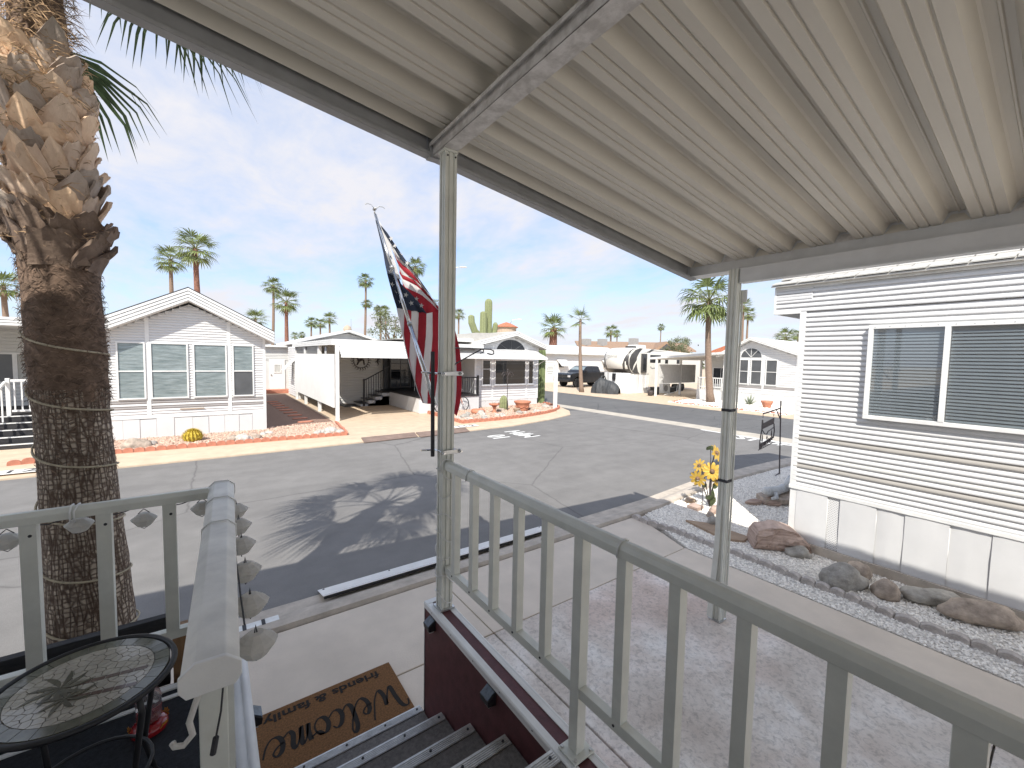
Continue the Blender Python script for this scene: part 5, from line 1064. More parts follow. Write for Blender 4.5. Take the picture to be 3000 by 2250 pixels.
for k in range(10): x = 6.1+k*.118; MB().beam((x,20.36,.28+.535*(x-5.95)),(x,20.36,1.3+.535*(x-5.98)),.022,.022,(0,1,0)).build('baluster', 'black_paint', pp_)
MB().beam((9.35,16.78,1.56),(10.24,16.78,1.56),.04,.05).build('porch_rail', 'black_paint', pp_); obox(pp_, 'rail_post', 'black_paint', 10.17, 10.25, 16.74, 16.82, .76, 1.66)
for k in range(7): MB().beam((9.4+k*.12,16.78,.80),(9.4+k*.12,16.78,1.54),.02,.02,(0,1,0)).build('baluster', 'black_paint', pp_)
# sun and kokopelli wall art
wa = thing('wall_art', 'dark metal sun ornament with a figure on the carport back wall', 'wall art', (6.2, 21.5, 2.2))
cxa, cza = 6.18, 2.22
MB().tube([(cxa+.36*cos(t*pi/18), 21.48, cza+.36*sin(t*pi/18)) for t in range(37)], .014, 6, cap=False).build('ring', 'rust_metal', wa)
for k in range(22):
    a = 2*pi*k/22; MB().tube([(cxa+.37*cos(a), 21.48, cza+.37*sin(a)), (cxa+.45*cos(a+.10), 21.48, cza+.45*sin(a+.10)), (cxa+.52*cos(a-.02), 21.48, cza+.52*sin(a-.02))], [.022,.016,.005], 5).build('ray', 'rust_metal', wa)
MB().tube([(cxa-.2,21.48,cza-.22),(cxa-.10,21.48,cza-.02),(cxa,21.48,cza+.05),(cxa+.12,21.48,cza+.04),(cxa+.16,21.48,cza-.22)], [.03,.05,.07,.05,.025], 7).build('figure', 'rust_metal', wa); MB().tube([(cxa-.12,21.48,cza),(cxa-.2,21.48,cza+.16),(cxa-.27,21.48,cza+.13)], [.05,.04,.02], 7).build('figure_head', 'rust_metal', wa)
liz = thing('wall_art', 'small dark metal lizard beside the sun ornament on the wall', 'wall art', (7.05,21.5,2.2)); MB().tube([(7.0,21.49,2.42),(7.05,21.49,2.3),(7.0,21.49,2.18),(7.06,21.49,2.05),(7.02,21.49,1.96)], [.035,.05,.045,.025,.008], 7).build('body', 'rust_metal', liz)
for z_, s in ((2.33,1),(2.33,-1),(2.18,1),(2.18,-1)): MB().tube([(7.03,21.49,z_),(7.03+s*.1,21.49,z_+.02),(7.03+s*.12,21.49,z_-.05)], .012, 5).build('leg', 'rust_metal', liz)
# white chair on the porch
pc_ = thing('porch_chair', 'white framed chair on the raised porch under the carport', 'chair', (8.5,19.5,.76))
for x in (8.25,8.85):
    MB().tube([(x,19.0,.77),(x,19.0,1.42),(x,19.05,1.43)], .018, 6).build('leg', 'white_trim', pc_); MB().tube([(x,19.6,.77),(x,19.6,1.25)], .018, 6).build('leg', 'white_trim', pc_)
    MB().tube([(x,19.0,1.42),(x,19.6,1.42)], .018, 6).build('armrest', 'white_trim', pc_)
MB().box(8.25,8.85,19.0,19.6,1.14,1.19).build('seat', 'curtain', pc_); MB().box(8.27,8.83,19.58,19.62,1.2,1.72).build('backrest', 'black_void', pc_)
# white home behind, seen above the carport roof
hb_ = thing('mobile_home', 'low white gabled roof rising behind the carport with a round vent', 'mobile home', (7, 29, 0))
obox(hb_, 'wall', 'white_siding', 4.3, 9.4, 27.6, 34, .05, 3.3); MB().prism([(4.3,27.58,3.3),(9.4,27.58,3.3),(7.1,27.58,3.85)], (0,6,0)).build('gable', 'white_siding', hb_); gable_roof(hb_, 3.9, 9.9, 7.1, 3.20, 4.05, 27.1, 34.5, .14, 'roof_white', ribs=1)
MB().lathe([(.22,4.0),(.26,4.2),(.2,4.35),(.05,4.45)], 12, (7.1,27.6,-.08)).build('roof_vent', 'stucco_tan', hb_); MB().tube([(7.3,27.5,4.0),(7.3,27.5,4.75)], .015, 5).build('antenna', 'galv', hb_)
# ---------------------------------------------------------------- east side of the cross street
lh = thing('mobile_home', 'long low white mobile home behind the black pickup', 'mobile home', (33, 34, 0))
obox(lh, 'wall', 'white_siding', 27.9, 39.5, 33.02, 37, .05, 3.05); siding(lh, (27.9, 33.0), (39.5, 33.0), .75, 3.0, .22); obox(lh, 'skirt', 'white_siding', 27.9, 39.5, 32.98, 33.02, .03, .74)
MB().prism([(27.5,32.6,3.05),(27.5,32.6,3.22),(27.5,34.8,4.0),(27.5,37.4,3.22),(27.5,37.4,3.05)], (12.3,0,0)).build('roof', 'roof_white', lh); obox(lh, 'eave_gutter', 'grey_siding', 27.5, 39.8, 32.52, 32.6, 3.0, 3.10)
for x in (30.0, 37.0):
    window(lh, (x, 32.97, 1.55), (1,0,0), .85, .85, .05, 'dark_glass'); a_ = MB().hexa([(x-.25,32.1,1.75),(x+1.1,32.1,1.75),(x+1.1,32.98,2.45),(x-.25,32.98,2.45),(x-.25,32.1,1.80),(x+1.1,32.1,1.80),(x+1.1,32.98,2.5),(x-.25,32.98,2.5)]).build('window_canopy', 'white_siding', lh)
wh = thing('mobile_home', 'white home with tall arched window at the far side of the cross street', 'mobile home', (28, 11, 0))
WX = 26.2
obox(wh, 'core', 'white_siding', WX+.02, 38, 9.3, 13.4, .05, 2.98); MB().prism([(WX+.03,9.3,2.95),(WX+.03,13.4,2.95),(WX+.03,11.75,3.82)][::-1], (11,0,0)).build('gable_core', 'white_siding', wh)
def wspan(z):
    if z < 2.95: return (0, 4.1)
    k = (3.86-z)/.9
    return (1.65*(1-k), 1.65+2.45*k) if k > .06 else None
siding(wh, (WX, 13.4), (WX, 9.3), .74, 3.8, .13, span=wspan, stripes=((.93,1.0,'stripe_siding'),(1.1,1.16,'grey_siding'))); siding(wh, (WX,9.3), (38,9.3), .74, 2.9, .15)
for y in (13.36,11.05,9.34): obox(wh, 'vertical_trim', 'white_trim', WX-.03, WX, y-.05, y+.05, .7, 2.95)
obox(wh, 'belt_trim', 'white_trim', WX-.035, WX, 9.3, 13.4, .68, .74)
for y0_, y1_ in ((12.42,11.86),(11.76,11.12),(10.93,10.29)): window(wh, (WX-.016, y0_, 1.20), (0,-1,0), y0_-y1_, 1.5, .05, 'screen_glass', mid=.78, depth=.05)
ar = [(WX-.03, 11.77+.58*cos(pi*i/14), 2.82+.54*sin(pi*i/14)) for i in range(15)]
q = MB().prism([(WX-.02, 11.77+.67*cos(pi*i/14), 2.77+.64*sin(pi*i/14)) for i in range(15)], (.012,0,0)).build('arched_window', 'white_trim', wh); MB().prism(ar, (.008,0,0)).build('pane', 'screen_glass', q)
for i in (4,7,10): MB().beam((WX-.036,11.77,2.82),(ar[i][0]-.006,ar[i][1],ar[i][2]),.02,.03,(1,0,0)).build('glazing_bar', 'white_trim', q)
for s, ye in ((0, 13.75), (1, 8.9)):
    pl = [(WX-.35,ye,2.98),(WX-.35,11.75,4.0),(WX-.35,11.75,3.84),(WX-.35,ye,2.80)]; r_ = MB().prism(pl, (12,0,0)).build('roof', 'roof_white', wh)
    for k in range(2): a_, c_ = -.01-k*.085, -.07-k*.085; MB().prism([(WX-.38+.01*k,ye,2.98+a_),(WX-.38+.01*k,11.75,4.0+a_),(WX-.38+.01*k,11.75,4.0+c_),(WX-.38+.01*k,ye,2.98+c_)], (.02,0,0)).build('fascia_board', 'white_trim', r_)
for k in range(7): obox(wh, 'skirt_panel', 'white_siding', WX-.015-.008*(k % 2), WX+.01, 9.3+k*.585+.005, 9.3+(k+1)*.585-.005, .03, .675)
window(wh, (WX+.35, 9.285, 1.45), (1,0,0), .75, 1.22, .05, 'dark_glass', (2,2), depth=.05)
window(wh, (WX+2.2, 9.285, 1.45), (1,0,0), .95, 1.22, .05, 'dark_glass', (2,2), depth=.05)
pw = thing('front_porch', 'shaded porch with white railing between the carport screen and arched-window home', 'porch', (27, 14.2, 0))
obox(pw, 'platform', 'white_siding', 25.98, 31, 13.45, 15.0, .03, .72); obox(pw, 'wall', 'grey_siding', 27.4, 27.5, 13.42, 15.0, .72, 2.9); siding(pw, (27.39, 15.0), (27.39, 13.42), .75, 2.8, .13, 'grey_siding'); window(pw, (27.37, 14.7, 1.0), (0,-1,0), 1.1, 1.15, .05, 'dark_glass', (2,1))
MB().beam((25.98,13.35,1.48),(25.98,14.95,1.48),.06,.06).build('top_rail', 'white_trim', pw); MB().beam((25.98,13.35,.9),(25.98,14.95,.9),.05,.05).build('bottom_rail', 'white_trim', pw)
for k in range(13): MB().beam((25.98,13.38+k*.128,.72),(25.98,13.38+k*.128,1.46),.045 if k % 6 == 0 else .028,.045 if k % 6 == 0 else .028,(0,1,0)).build('baluster', 'white_trim', pw)
ec = thing('carport', 'carport with grey corrugated screen beside the motorhome', 'carport', (27, 16.5, 0))
MB().hexa([(25.2,18.15,2.60),(33,18.15,2.60),(33,12.9,3.0),(25.2,12.9,3.0),(25.2,18.15,2.74),(33,18.15,2.74),(33,12.9,3.14),(25.2,12.9,3.14)]).build('roof', 'roof_white', ec)
for x in (25.25, 28.2, 31): obox(ec, 'post', 'white_trim', x-.06, x+.06, 17.54, 17.66, .03, 2.62)
rows = [[], []]
for i in range(81): x = 25.3+4.85*i/80; y = 17.56-.03*(i % 2); rows[0].append((x, y, .92)); rows[1].append((x, y, 2.26))
b = MB(); b.grid(rows); b.grid([[(x, y+.006, z) for x, y, z in reversed(r)] for r in rows]); b.build('corrugated_screen', 'silver_screen', ec)
MB().tube([(26.0,17.4,.12),(27.5,17.4,.3),(27.55,17.4,.75)], .025, 6).build('ladder_rail', 'white_trim', ec)

# ---------------------------------------------------------------- unseen own home, added to darken the left underside of the porch roof
oh = thing('mobile_home', 'unseen white home at the patio roof and deck, added to shade the porch', 'mobile home', (-3.4,-3,0))
obox(oh, 'core', 'white_siding', -5.6, -1.27, -7.5, 1.85, .1, 3.72); siding(oh, (-1.26, -7.5), (-1.26, 1.85), .95, 3.6, .12); siding(oh, (-5.6, 1.51) , (-1.62, 1.51), .95, 3.6, .12) if False else None
window(oh, (-1.245, -2.6, 1.7), (0,1,0), 1.6, 1.2, .05, 'dark_glass', (2,1), depth=.05)
# ================================================================== GARDEN THINGS
def rock(name, p, s, seed, mat, label, grp=None, rot=0, cat='rock', rough=.3, sub=3):
    return tag(MB().rock(p, *s, seed, rough, sub, rot).build(name, mat, smooth=(sub > 2), loc=p), label, cat, grp)
G1 = 'rocks in the white gravel'
# petrified wood block: layered and split
pw_ = MB(); n = 22
prof2 = [(0,0),(.02,.16),(.06,.24),(.30,.30),(.52,.25),(.66,.13),(.70,.02)]
rows = []
for j in range(9):
    v = j/8; row = []
    for i in range(n+1):
        u = i/n; top = 0
        for (a, h), (c, k) in zip(prof2, prof2[1:]):
            if a/.7 <= u <= c/.7+1e-6: top = h+(k-h)*(u*.7-a)/(c-a)
        row.append(V((u*.70, 0, top*v)))
    rows.append(row)
A_, D_ = V((5.80,2.46,.045)), V((.62,-.62,0)).normalized(); N_ = V((.78,.62,0))
def pwp(p, s, k): 
    bulge = .05*sin(pi*min(1, p.z/.28+.15))+.035*mnoise.noise(V((p.x*3, p.z*34, k)))+.03*mnoise.noise(V((p.x*13, p.z*60, k)))
    return A_+D_*p.x+N_*(.13+s*(.15+bulge))+V((0,0,p.z))
fr_ = [[pwp(p, -1, 1) for p in r] for r in rows]; bk_ = [[pwp(p, 1, 5) for p in r] for r in rows]
pw_.grid(fr_); pw_.grid([list(reversed(r)) for r in bk_]); pw_.grid([bk_[-1], fr_[-1]][::-1]); pw_.grid([[r[0] for r in fr_], [r[0] for r in bk_]][::-1]); pw_.grid([[r[-1] for r in fr_], [r[-1] for r in bk_]])
tag(pw_.build('petrified_log', 'petrified', loc=(6.0,2.3,.04)), 'big layered brown petrified wood block on the white gravel', 'rock', G1)
rock('stone', (6.08,2.02,.06), (.16,.10,.09), 2, 'rock_grey', 'flat grey stone wedged beside the petrified wood block', G1, -.6)
rock('boulder', (5.66,1.44,.10), (.21,.13,.17), 3, 'rock_grey', 'tall veined grey boulder near the grey edging', G1, -.8, rough=.35)
rock('boulder', (6.07,1.40,.09), (.14,.11,.11), 4, 'rock_tan', 'rounded tan stone beside the house footing', G1, .3)
rock('boulder', (5.79,1.10,.09), (.13,.11,.12), 5, 'rock_tan', 'squat rough tan stone between two grey boulders', G1, 1.1, rough=.35)
rock('stone_slab', (6.05,.80,.09), (.27,.13,.085), 6, 'rock_grey', 'flat tilted grey stone slab near the skirting', G1, -.9)
rock('boulder', (5.98,.45,.11), (.30,.15,.13), 7, 'rock_tan', 'long tan boulder with an angular end near the skirting', G1, -1.0, rough=.3)
rock('stone', (6.16,3.18,.07), (.11,.09,.085), 8, 'rock_grey', 'small grey stone resting on the tan flagstone', G1, .2)
rock('stone', (7.66,3.26,.06), (.15,.08,.06), 9, 'petrified', 'striped dark petrified chip lying in shaded gravel', G1, -.5)
rock('stone', (7.92,3.06,.07), (.18,.10,.10), 10, 'petrified', 'rough brown petrified chunk below the reclining statue', G1, -.4)
rock('stone', (6.80,3.95,.06), (.13,.09,.045), 11, 'flagstone', 'broken reddish stone near the kerb and sunflowers', G1, .4)
rock('stone', (6.62,3.42,.07), (.12,.07,.10), 12, 'petrified', 'upright striped petrified piece at the foot of the metal sunflowers', G1, .2)
rock('stone', (6.40,3.36,.06), (.10,.05,.06), 13, 'rock_tan', 'small flat tan chip in front of the metal sunflowers', G1, .9)
tag(MB().prism([(5.88,3.47,.035),(5.70,2.80,.035),(5.86,2.60,.035),(6.06,2.62,.035),(6.06,2.86,.035),(6.10,3.15,.035)], (0,0,.035)).build('flagstone', 'flagstone'), 'thin tan flagstone lying on the white gravel', 'flagstone', G1)
tag(MB().box(6.46,6.66,3.62,3.80,.04,.09).build('brick', 'petrified'), 'loose dark brick near the metal sunflowers', 'brick')
# metal sunflowers
sf_ = thing('metal_sunflowers', 'yellow metal sunflower sculpture standing in the white gravel', 'garden ornament', (6.85,3.62,.03))
view = V((-.86,-.50,.10)).normalized()
def flower(c, R, npet, nrm, root):
    c = V(c); n_ = nrm.normalized(); u = n_.cross(V((0,0,1))).normalized(); w = u.cross(n_)
    for k in range(npet):
        a = 2*pi*k/npet; d = u*cos(a)+w*sin(a); s = (u*-sin(a)+w*cos(a)); rows = []
        for t, wd, lift in ((.25,.07,.02),(.5,.17,.05),(.75,.19,.06),(.92,.12,.03),(1.0,.03,.0)): p = c+d*R*t+n_*lift*R; rows.append([p-s*R*wd+n_*.03*R, p, p+s*R*wd+n_*.03*R])
        MB().grid(rows).build('petal', 'petal', sf_, smooth=True)
    cr_ = MB(); cr_.rock(c+n_*.01, R*.27, R*.27, R*.27, 1, .15, 2); cr_.build('flower_centre', 'petal_core', sf_)
    MB().tube([c-n_*.02, c.lerp(V(root), .25)-n_*.06, c.lerp(V(root), .6)-n_*.05, V(root)], .010, 6).build('stem', 'rust_metal', sf_, smooth=True)
rt = (6.85,3.62,.03)
flower((6.80,3.58,.665), .155, 11, view+V((0,0,.1)), rt); flower((6.40,3.60,.60), .135, 10, view+V((-.5,.3,-.2)), rt); flower((6.47,3.62,.80), .115, 9, view+V((-.3,.6,.4)), rt); flower((6.93,3.6,.955), .15, 10, view+V((.9,-.7,.5)), rt); flower((6.99,3.58,.48), .12, 9, view+V((.4,-.6,-.2)), rt)
def leaf(p, d, L, wd):
    p, d = V(p), V(d).normalized(); s = d.cross(V((.4,.8,.1))).normalized(); rows = []
    for t, w_ in ((0,.1),(.25,.8),(.5,1),(.75,.65),(1,.03)): q = p+d*L*t+V((0,0,-.04*t*t)); rows.append([q-s*wd*w_, q+V((0,0,.012)), q+s*wd*w_])
    MB().grid(rows).build('leaf', 'metal_leaf', sf_, smooth=True)
for p, d, L in (((6.86,3.6,.12),(-.3,-.2,.9),.24),((6.88,3.6,.10),(.25,.1,.9),.27),((6.82,3.6,.18),(-.8,.0,.6),.2),((6.84,3.6,.05),(.1,-.3,.9),.22),((6.74,3.6,1.04),(-.8,.1,.7),.13),((6.76,3.6,1.04),(.8,.1,.5),.12),((6.9,3.6,.34),(.6,-.1,.6),.17),((6.72,3.62,.40),(-.7,.1,.5),.15)): leaf(p, d, L, .05)
MB().tube([(6.57,3.6,.03),(6.56,3.6,.49),(6.45,3.6,.5),(6.30,3.62,.49)], .006, 5).build('stake', 'rust_metal', sf_); MB().tube([(6.75,3.6,1.04),(6.78,3.6,.8),(6.85,3.62,.05)], .007, 5).build('stem', 'rust_metal', sf_)
# iron hanging sign on a hook
hs_ = thing('hanging_sign', 'rusty cut-out metal sign hanging from a tall iron hook', 'sign', (10.2,3.87,.03))
px, py = 10.14, 3.87
MB().tube([(px+.1,py,.03),(px-.05,py,1.68)], .014, 7).build('pole', 'rust_metal', hs_); MB().tube([(px+.1,py,.06),(px-.18,py-.02,.03)], .012, 6).build('foot', 'rust_metal', hs_)
MB().beam((px-.02,py,1.52),(px-.86,py,1.45),.018,.025).build('arm', 'rust_metal', hs_); MB().beam((px-.02,py,1.27),(px-.26,py,1.51),.015,.02).build('brace', 'rust_metal', hs_)
sx0, sx1 = px-.95, px-.32
for x in (sx0+.08, sx1-.04): MB().tube([(x,py,1.47),(x,py,1.36)], .006, 5).build('chain', 'rust_metal', hs_)
MB().prism([(sx0+.06,py,1.12),(sx1,py,1.20),(sx1,py,1.33),(sx0+.12,py,1.24),(sx0+.1,py,1.32),(sx0+.06,py,1.32)][::-1], (0,.012,0)).build('sign_top', 'rust_metal', hs_)
for s in (0, 1):
    pts = [(sx0+.07,py,1.14),(sx0+.02,py,.98),(sx0+.0,py,.82)] if s == 0 else [(sx1-.01,py,1.2),(sx1+.03,py,1.04),(sx1-.0,py,.90)]
    MB().tube(pts, .013, 6).build('sign_side', 'rust_metal', hs_)
MB().beam((sx0-.02,py,.80),(sx1+.02,py,.91),.012,.035).build('sign_bottom', 'rust_metal', hs_); MB().beam((sx0-.05,py,.70),(sx1-.0,py,.79),.010,.015).build('sign_bottom', 'rust_metal', hs_)
for k in range(9): x = sx0+.02+k*.068; MB().beam((x,py,.715+.0165*k),(x+.006*(k % 2),py,.80+.0165*k),.012,.020 if k % 3 else .035,(0,1,0)).build('cut_letter', 'rust_metal', hs_)
for x, z0_, z1_ in ((sx0+.10,.84,1.02),(sx1-.10,.92,1.08),(sx0+.32,.88,.98)): MB().lathe([(.012,z0_),(.030,z0_+.05),(.016,z1_-.03),(.003,z1_)], 7, (x,py,0), sy=.35).build('cut_figure', 'rust_metal', hs_)
MB().tube([(sx0+.09,py,1.10),(sx0+.2,py,1.02),(sx0+.3,py,1.0),(sx0+.36,py,1.06),(sx0+.48,py,1.08),(sx1-.02,py,1.12)], .010, 5).build('cut_scroll', 'rust_metal', hs_)
# reclining garden statue
gs = thing('garden_statue', 'pale reclining figure statue on a low stone plinth in the gravel', 'statue', (8.15,3.2,.03))
MB().prism([(7.72,3.10,.06),(8.05,2.86,.06),(8.62,2.86,.06),(8.80,3.06,.06),(8.62,3.30,.06),(7.95,3.36,.06)], (0,0,.09)).build('plinth', 'rock_tan', gs, bev=.012)
b = MB(); b.tube([(7.80,3.14,.24),(7.92,3.12,.25),(8.08,3.10,.235),(8.26,3.10,.225),(8.44,3.10,.23),(8.60,3.11,.205),(8.74,3.12,.19)], [.035,.085,.082,.070,.080,.052,.030], 14); b.rock((7.80,3.13,.27), .085, .08, .08, 3, .1, 2)
b.tube([(8.40,3.06,.25),(8.52,3.04,.40),(8.56,3.05,.43),(8.62,3.07,.20)], [.06,.05,.045,.03], 10); b.tube([(7.92,3.04,.24),(7.86,2.99,.19),(7.76,3.02,.18)], [.04,.034,.026], 9); b.build('figure', 'statue', gs, smooth=True)
bs_ = thing('garden_statue', 'pale upright stone figure partly hidden by the corner of the mobile home', 'statue', (8.62,3.06,.03))
MB().lathe([(.16,.05),(.17,.12),(.13,.16),(.12,.30),(.14,.42),(.10,.58),(.06,.66),(.09,.72),(.10,.80),(.07,.89),(.02,.92)], 16, (8.75,2.93,0)).build('figure', 'statue', bs_, smooth=True)
# ---------------------------------------------------------------- rock garden of the corner home
G2 = 'rocks in the corner rock garden'
def ribbed(b, P, R_, n=14, dep=.12, m1=0):
    """ribbed cactus column along P with radii R_"""
    P = [V(p) for p in P]; i0 = len(b.v); nn_ = n*2; ref = None
    for k, p in enumerate(P):
        d = (P[min(k+1,len(P)-1)]-P[max(k-1,0)]).normalized(); ref = ref or V((1,0,0)); a = d.cross(ref if abs(d.dot(ref)) < .95 else V((0,1,0))).normalized(); c = a.cross(d)
        for j in range(nn_): r = R_[k]*(1 if j % 2 == 0 else 1-dep); t = 2*pi*j/nn_; b.v.append(tuple(p+a*r*cos(t)+c*r*sin(t)))
    for k in range(len(P)-1):
        for j in range(nn_): q = (j+1) % nn_; b.f.append((i0+k*nn_+j, i0+k*nn_+q, i0+(k+1)*nn_+q, i0+(k+1)*nn_+j)); b.m.append(m1)
    b.f.append(tuple(i0+(len(P)-1)*nn_+j for j in range(nn_))); b.m.append(m1); return b
def col(x, y, z0, z1, r, rt=.35): 
    zs = [z0+(z1-z0-r*1.1)*i/6 for i in range(7)]+[z1-r*.75, z1-r*.4, z1-r*.12, z1]; return [(x, y, q) for q in zs], [r*.9]+[r]*6+[r*.96, r*.80, r*.5, r*.12]
sg = thing('saguaro_cactus', 'tall saguaro cactus with upturned arms rising behind the corner home', 'cactus', (14.1,22,0), 'cacti')
b = MB(); ribbed(b, *col(14.08,22,.03,6.15,.235)); b.build('trunk', 'cactus_rib', sg)
for pts, r in (([(14.0,22,3.6),(13.5,22,3.75),(13.1,22,4.1),(12.88,22,4.6),(12.85,22,4.97),(12.86,22,5.05)], .205), ([(14.0,21.9,3.3),(13.7,21.8,3.5),(13.56,21.75,4.0),(13.56,21.75,4.7),(13.56,21.75,5.22),(13.56,21.75,5.3)], .215), ([(14.1,22,3.7),(14.4,22,3.85),(14.55,22,4.2),(14.62,22,4.6),(14.63,22,4.72)], .17), ([(14.1,22.1,3.6),(14.25,22.3,3.9),(14.28,22.4,4.3),(14.28,22.4,4.55)], .12)):
    b = MB(); ribbed(b, pts, [r]*(len(pts)-2)+[r*.93, r*.45], 12); b.build('arm', 'cactus_rib', sg)
cc_ = thing('column_cactus', 'dark ribbed column cactus at the corner of the arched-gable home', 'cactus', (14.78,17.9,0), 'cacti')
for x, y, z1_, r in ((14.92,17.8,3.15,.25),(14.66,17.95,2.6,.20),(14.80,18.1,1.9,.16)): b = MB(); ribbed(b, *col(x, y, .03, z1_, r), n=10, dep=.22); b.build('stem', 'cactus', cc_)
bc = thing('barrel_cactus', 'stout ribbed column cactus in front of the picture window', 'cactus', (11.17,16,0), 'cacti'); b = MB(); ribbed(b, [(11.17,16,.04),(11.17,16,.2),(11.17,16,.45),(11.17,16,.6),(11.17,16,.70),(11.17,16,.74)], [.19,.22,.20,.165,.10,.03], 14, .16); b.build('stem', 'cactus_rib', bc)
gb = thing('golden_barrel_cactus', 'round golden barrel cactus in the pink gravel bed', 'cactus', (-.42,14.24,.05), 'cacti'); b = MB(); ribbed(b, [(-.42,14.24,.04),(-.42,14.24,.08),(-.42,14.24,.16),(-.42,14.24,.27),(-.42,14.24,.33),(-.42,14.24,.36)], [.13,.19,.225,.20,.13,.04], 16, .12); b.build('body', 'cactus_gold', gb)
rnd = random.Random(5); b = MB()
for k in range(960):
    a, e = 2*pi*(k % 16)/16, (k//16)/60*1.5; p = V((-.42+.225*cos(a)*cos(e), 14.24+.225*sin(a)*cos(e), .15+.2*sin(e))); d = V((cos(a)*cos(e)+rnd.uniform(-.5,.5), sin(a)*cos(e)+rnd.uniform(-.5,.5), sin(e)+rnd.uniform(-.3,.6))).normalized(); u = d.cross(V((0,0,1))).normalized()*.008; b.face([p-u, p+d*.075, p+u])
stuff(b.build('spines', 'cactus_gold', gb))
R119 = [(7.88,14.4),(8.76,15.2),(8.2,14.09),(8.79,14.64),(9.31,14.99),(8.78,13.9),(9.75,14.44),(10.75,15.62),(9.68,13.98),(11.12,14.7),(11.38,14.57),(12.23,15.23),(11.83,14.4),(14.3,16.7),(13.6,15.76),(13.5,15.36),(11.9,14.3),(8.3,14.7),(9.0,14.3),(13.9,16.3)]
LB = ['low white rock in the corner rock garden','grey rock in the corner rock garden','white rock in the corner rock garden','tan rock in the corner rock garden']
LB[0] = 'tall white rock in the corner rock garden'
for k, (x, y) in enumerate(R119): s = .10+.075*((k*37) % 10)/10; rock('rock', (x, y, .07), (s*1.25, s*.85, s*(.8 if k % 4 else 1.2)), 30+k, ('rock_white','rock_grey','rock_white','rock_tan')[k % 4], LB[k % 4], G2, k*1.3, rough=.4)
RL = [(-1.54,14.0,.30,.22),(-1.25,14.15,.13,.10),(.46,13.9,.20,.13),(.72,13.76,.24,.15),(1.05,13.82,.13,.11),(1.25,14.3,.14,.08),(1.0,14.3,.14,.07),(.75,14.45,.12,.06),(2.62,13.68,.16,.10),(2.75,13.85,.16,.09),(3.04,13.92,.24,.15),(3.25,13.56,.15,.10),(2.9,13.6,.14,.08),(1.4,14.5,.15,.07)]
for k, (x, y, s, h) in enumerate(RL): rock('rock', (x, y, .07), (s, s*.7, h), 60+k, ('rock_tan','rock_white')[k % 2 if k < 8 else 1], ('smooth tan rock in the pink gravel in front of the gabled home','smooth white rock in the pink gravel in front of the gabled home')[k % 2] if k < 8 else 'pale rock at the driveway end of the pink gravel bed', 'rocks in the pink gravel', k*.9)
for k in range(16): rock('cobble', (-3.2+.28*(k % 4)+.07*(k//4), 13.45+.22*(k//4), .07), (.13,.075,.05), 90+k, ('rock_tan','rock_white','petrified')[k % 3], ('flat tan cobble in the small bed beside the timber steps','flat white cobble in the small bed beside the timber steps','flat dark cobble in the small bed beside the timber steps')[k % 3], 'cobbles by the steps', k*.7)
def pot(name, c, prof, label, extra=None, mat='terracotta'):
    t = thing(name, label, 'pot', (c[0], c[1], .05), 'clay pots'); MB().lathe(prof, 20, (c[0], c[1], .05)).build('body', mat, t, smooth=True); MB().lathe([(prof[-1][0]*.86, prof[-1][1]-.02), (prof[-1][0]*.86, prof[-1][1]-.012)], 16, (c[0], c[1], .052)).build('soil', 'shade_gravel_and_soil', t); return t
p_ = pot('clay_planter', (11.75,15.3), [(.25,0),(.27,.08),(.31,.28),(.35,.36),(.39,.40),(.40,.46),(.37,.47),(.34,.45)], 'big flared terracotta planter with moulded swags')
for k in range(8): a = k*pi/4; MB().tube([(11.75+.31*cos(a+t), 15.3+.31*sin(a+t), .30-.07*sin(pi*(t+.35)/.7)) for t in (-.35,-.18,0,.18,.35)], .018, 6).build('swag', 'terracotta', p_)
pot('clay_bowl', (9.37,15.35), [(.20,0),(.29,.05),(.31,.13),(.27,.21),(.22,.22),(.20,.20)], 'low round terracotta bowl near the bicycle'); pot('clay_pot', (11.2,15.0), [(.10,0),(.12,.06),(.15,.15),(.155,.19),(.135,.19)], 'small tan clay pot between rocks', mat='flagstone')
bb_ = thing('birdbath', 'terracotta birdbath with small birds on its rim', 'birdbath', (10.18,15.3,.05)); MB().lathe([(.13,0),(.12,.04),(.07,.09),(.055,.20),(.09,.27),(.11,.30)], 16, (10.18,15.3,.05)).build('pedestal', 'terracotta', bb_, smooth=True); MB().lathe([(.08,.30),(.22,.36),(.26,.42),(.25,.42),(.18,.37)], 20, (10.18,15.3,.05)).build('bowl', 'terracotta', bb_, smooth=True)
for x in (10.0,10.14,10.38): b = MB(); b.rock((x,15.24,.50), .055, .035, .035, 2, .1, 2); b.rock((x+.04,15.24,.54), .022, .02, .02, 2, .1, 1); b.build('bird', 'rock_tan', bb_, smooth=True)
ip = thing('iron_pole', 'tall iron garden pole with scrolled palm-shaped top', 'garden ornament', (11.17,15.72,.05)); MB().tube([(11.17,15.72,.05),(11.17,15.72,1.92)], .018, 7).build('shaft', 'rust_metal', ip); MB().lathe([(.0,1.92),(.035,1.95),(.0,2.0)], 8, (11.17,15.72,0)).build('knob', 'rust_metal', ip)
for s in (-1,1):
    for h, r in ((1.78,.34),(1.70,.24)): MB().tube([(11.17,15.72,h-.05),(11.17+s*r*.35,15.72,h+.07),(11.17+s*r*.75,15.72,h+.05),(11.17+s*r,15.72,h-.07),(11.17+s*r*.88,15.72,h-.09)], .013, 6).build('scroll', 'rust_metal', ip, smooth=True)
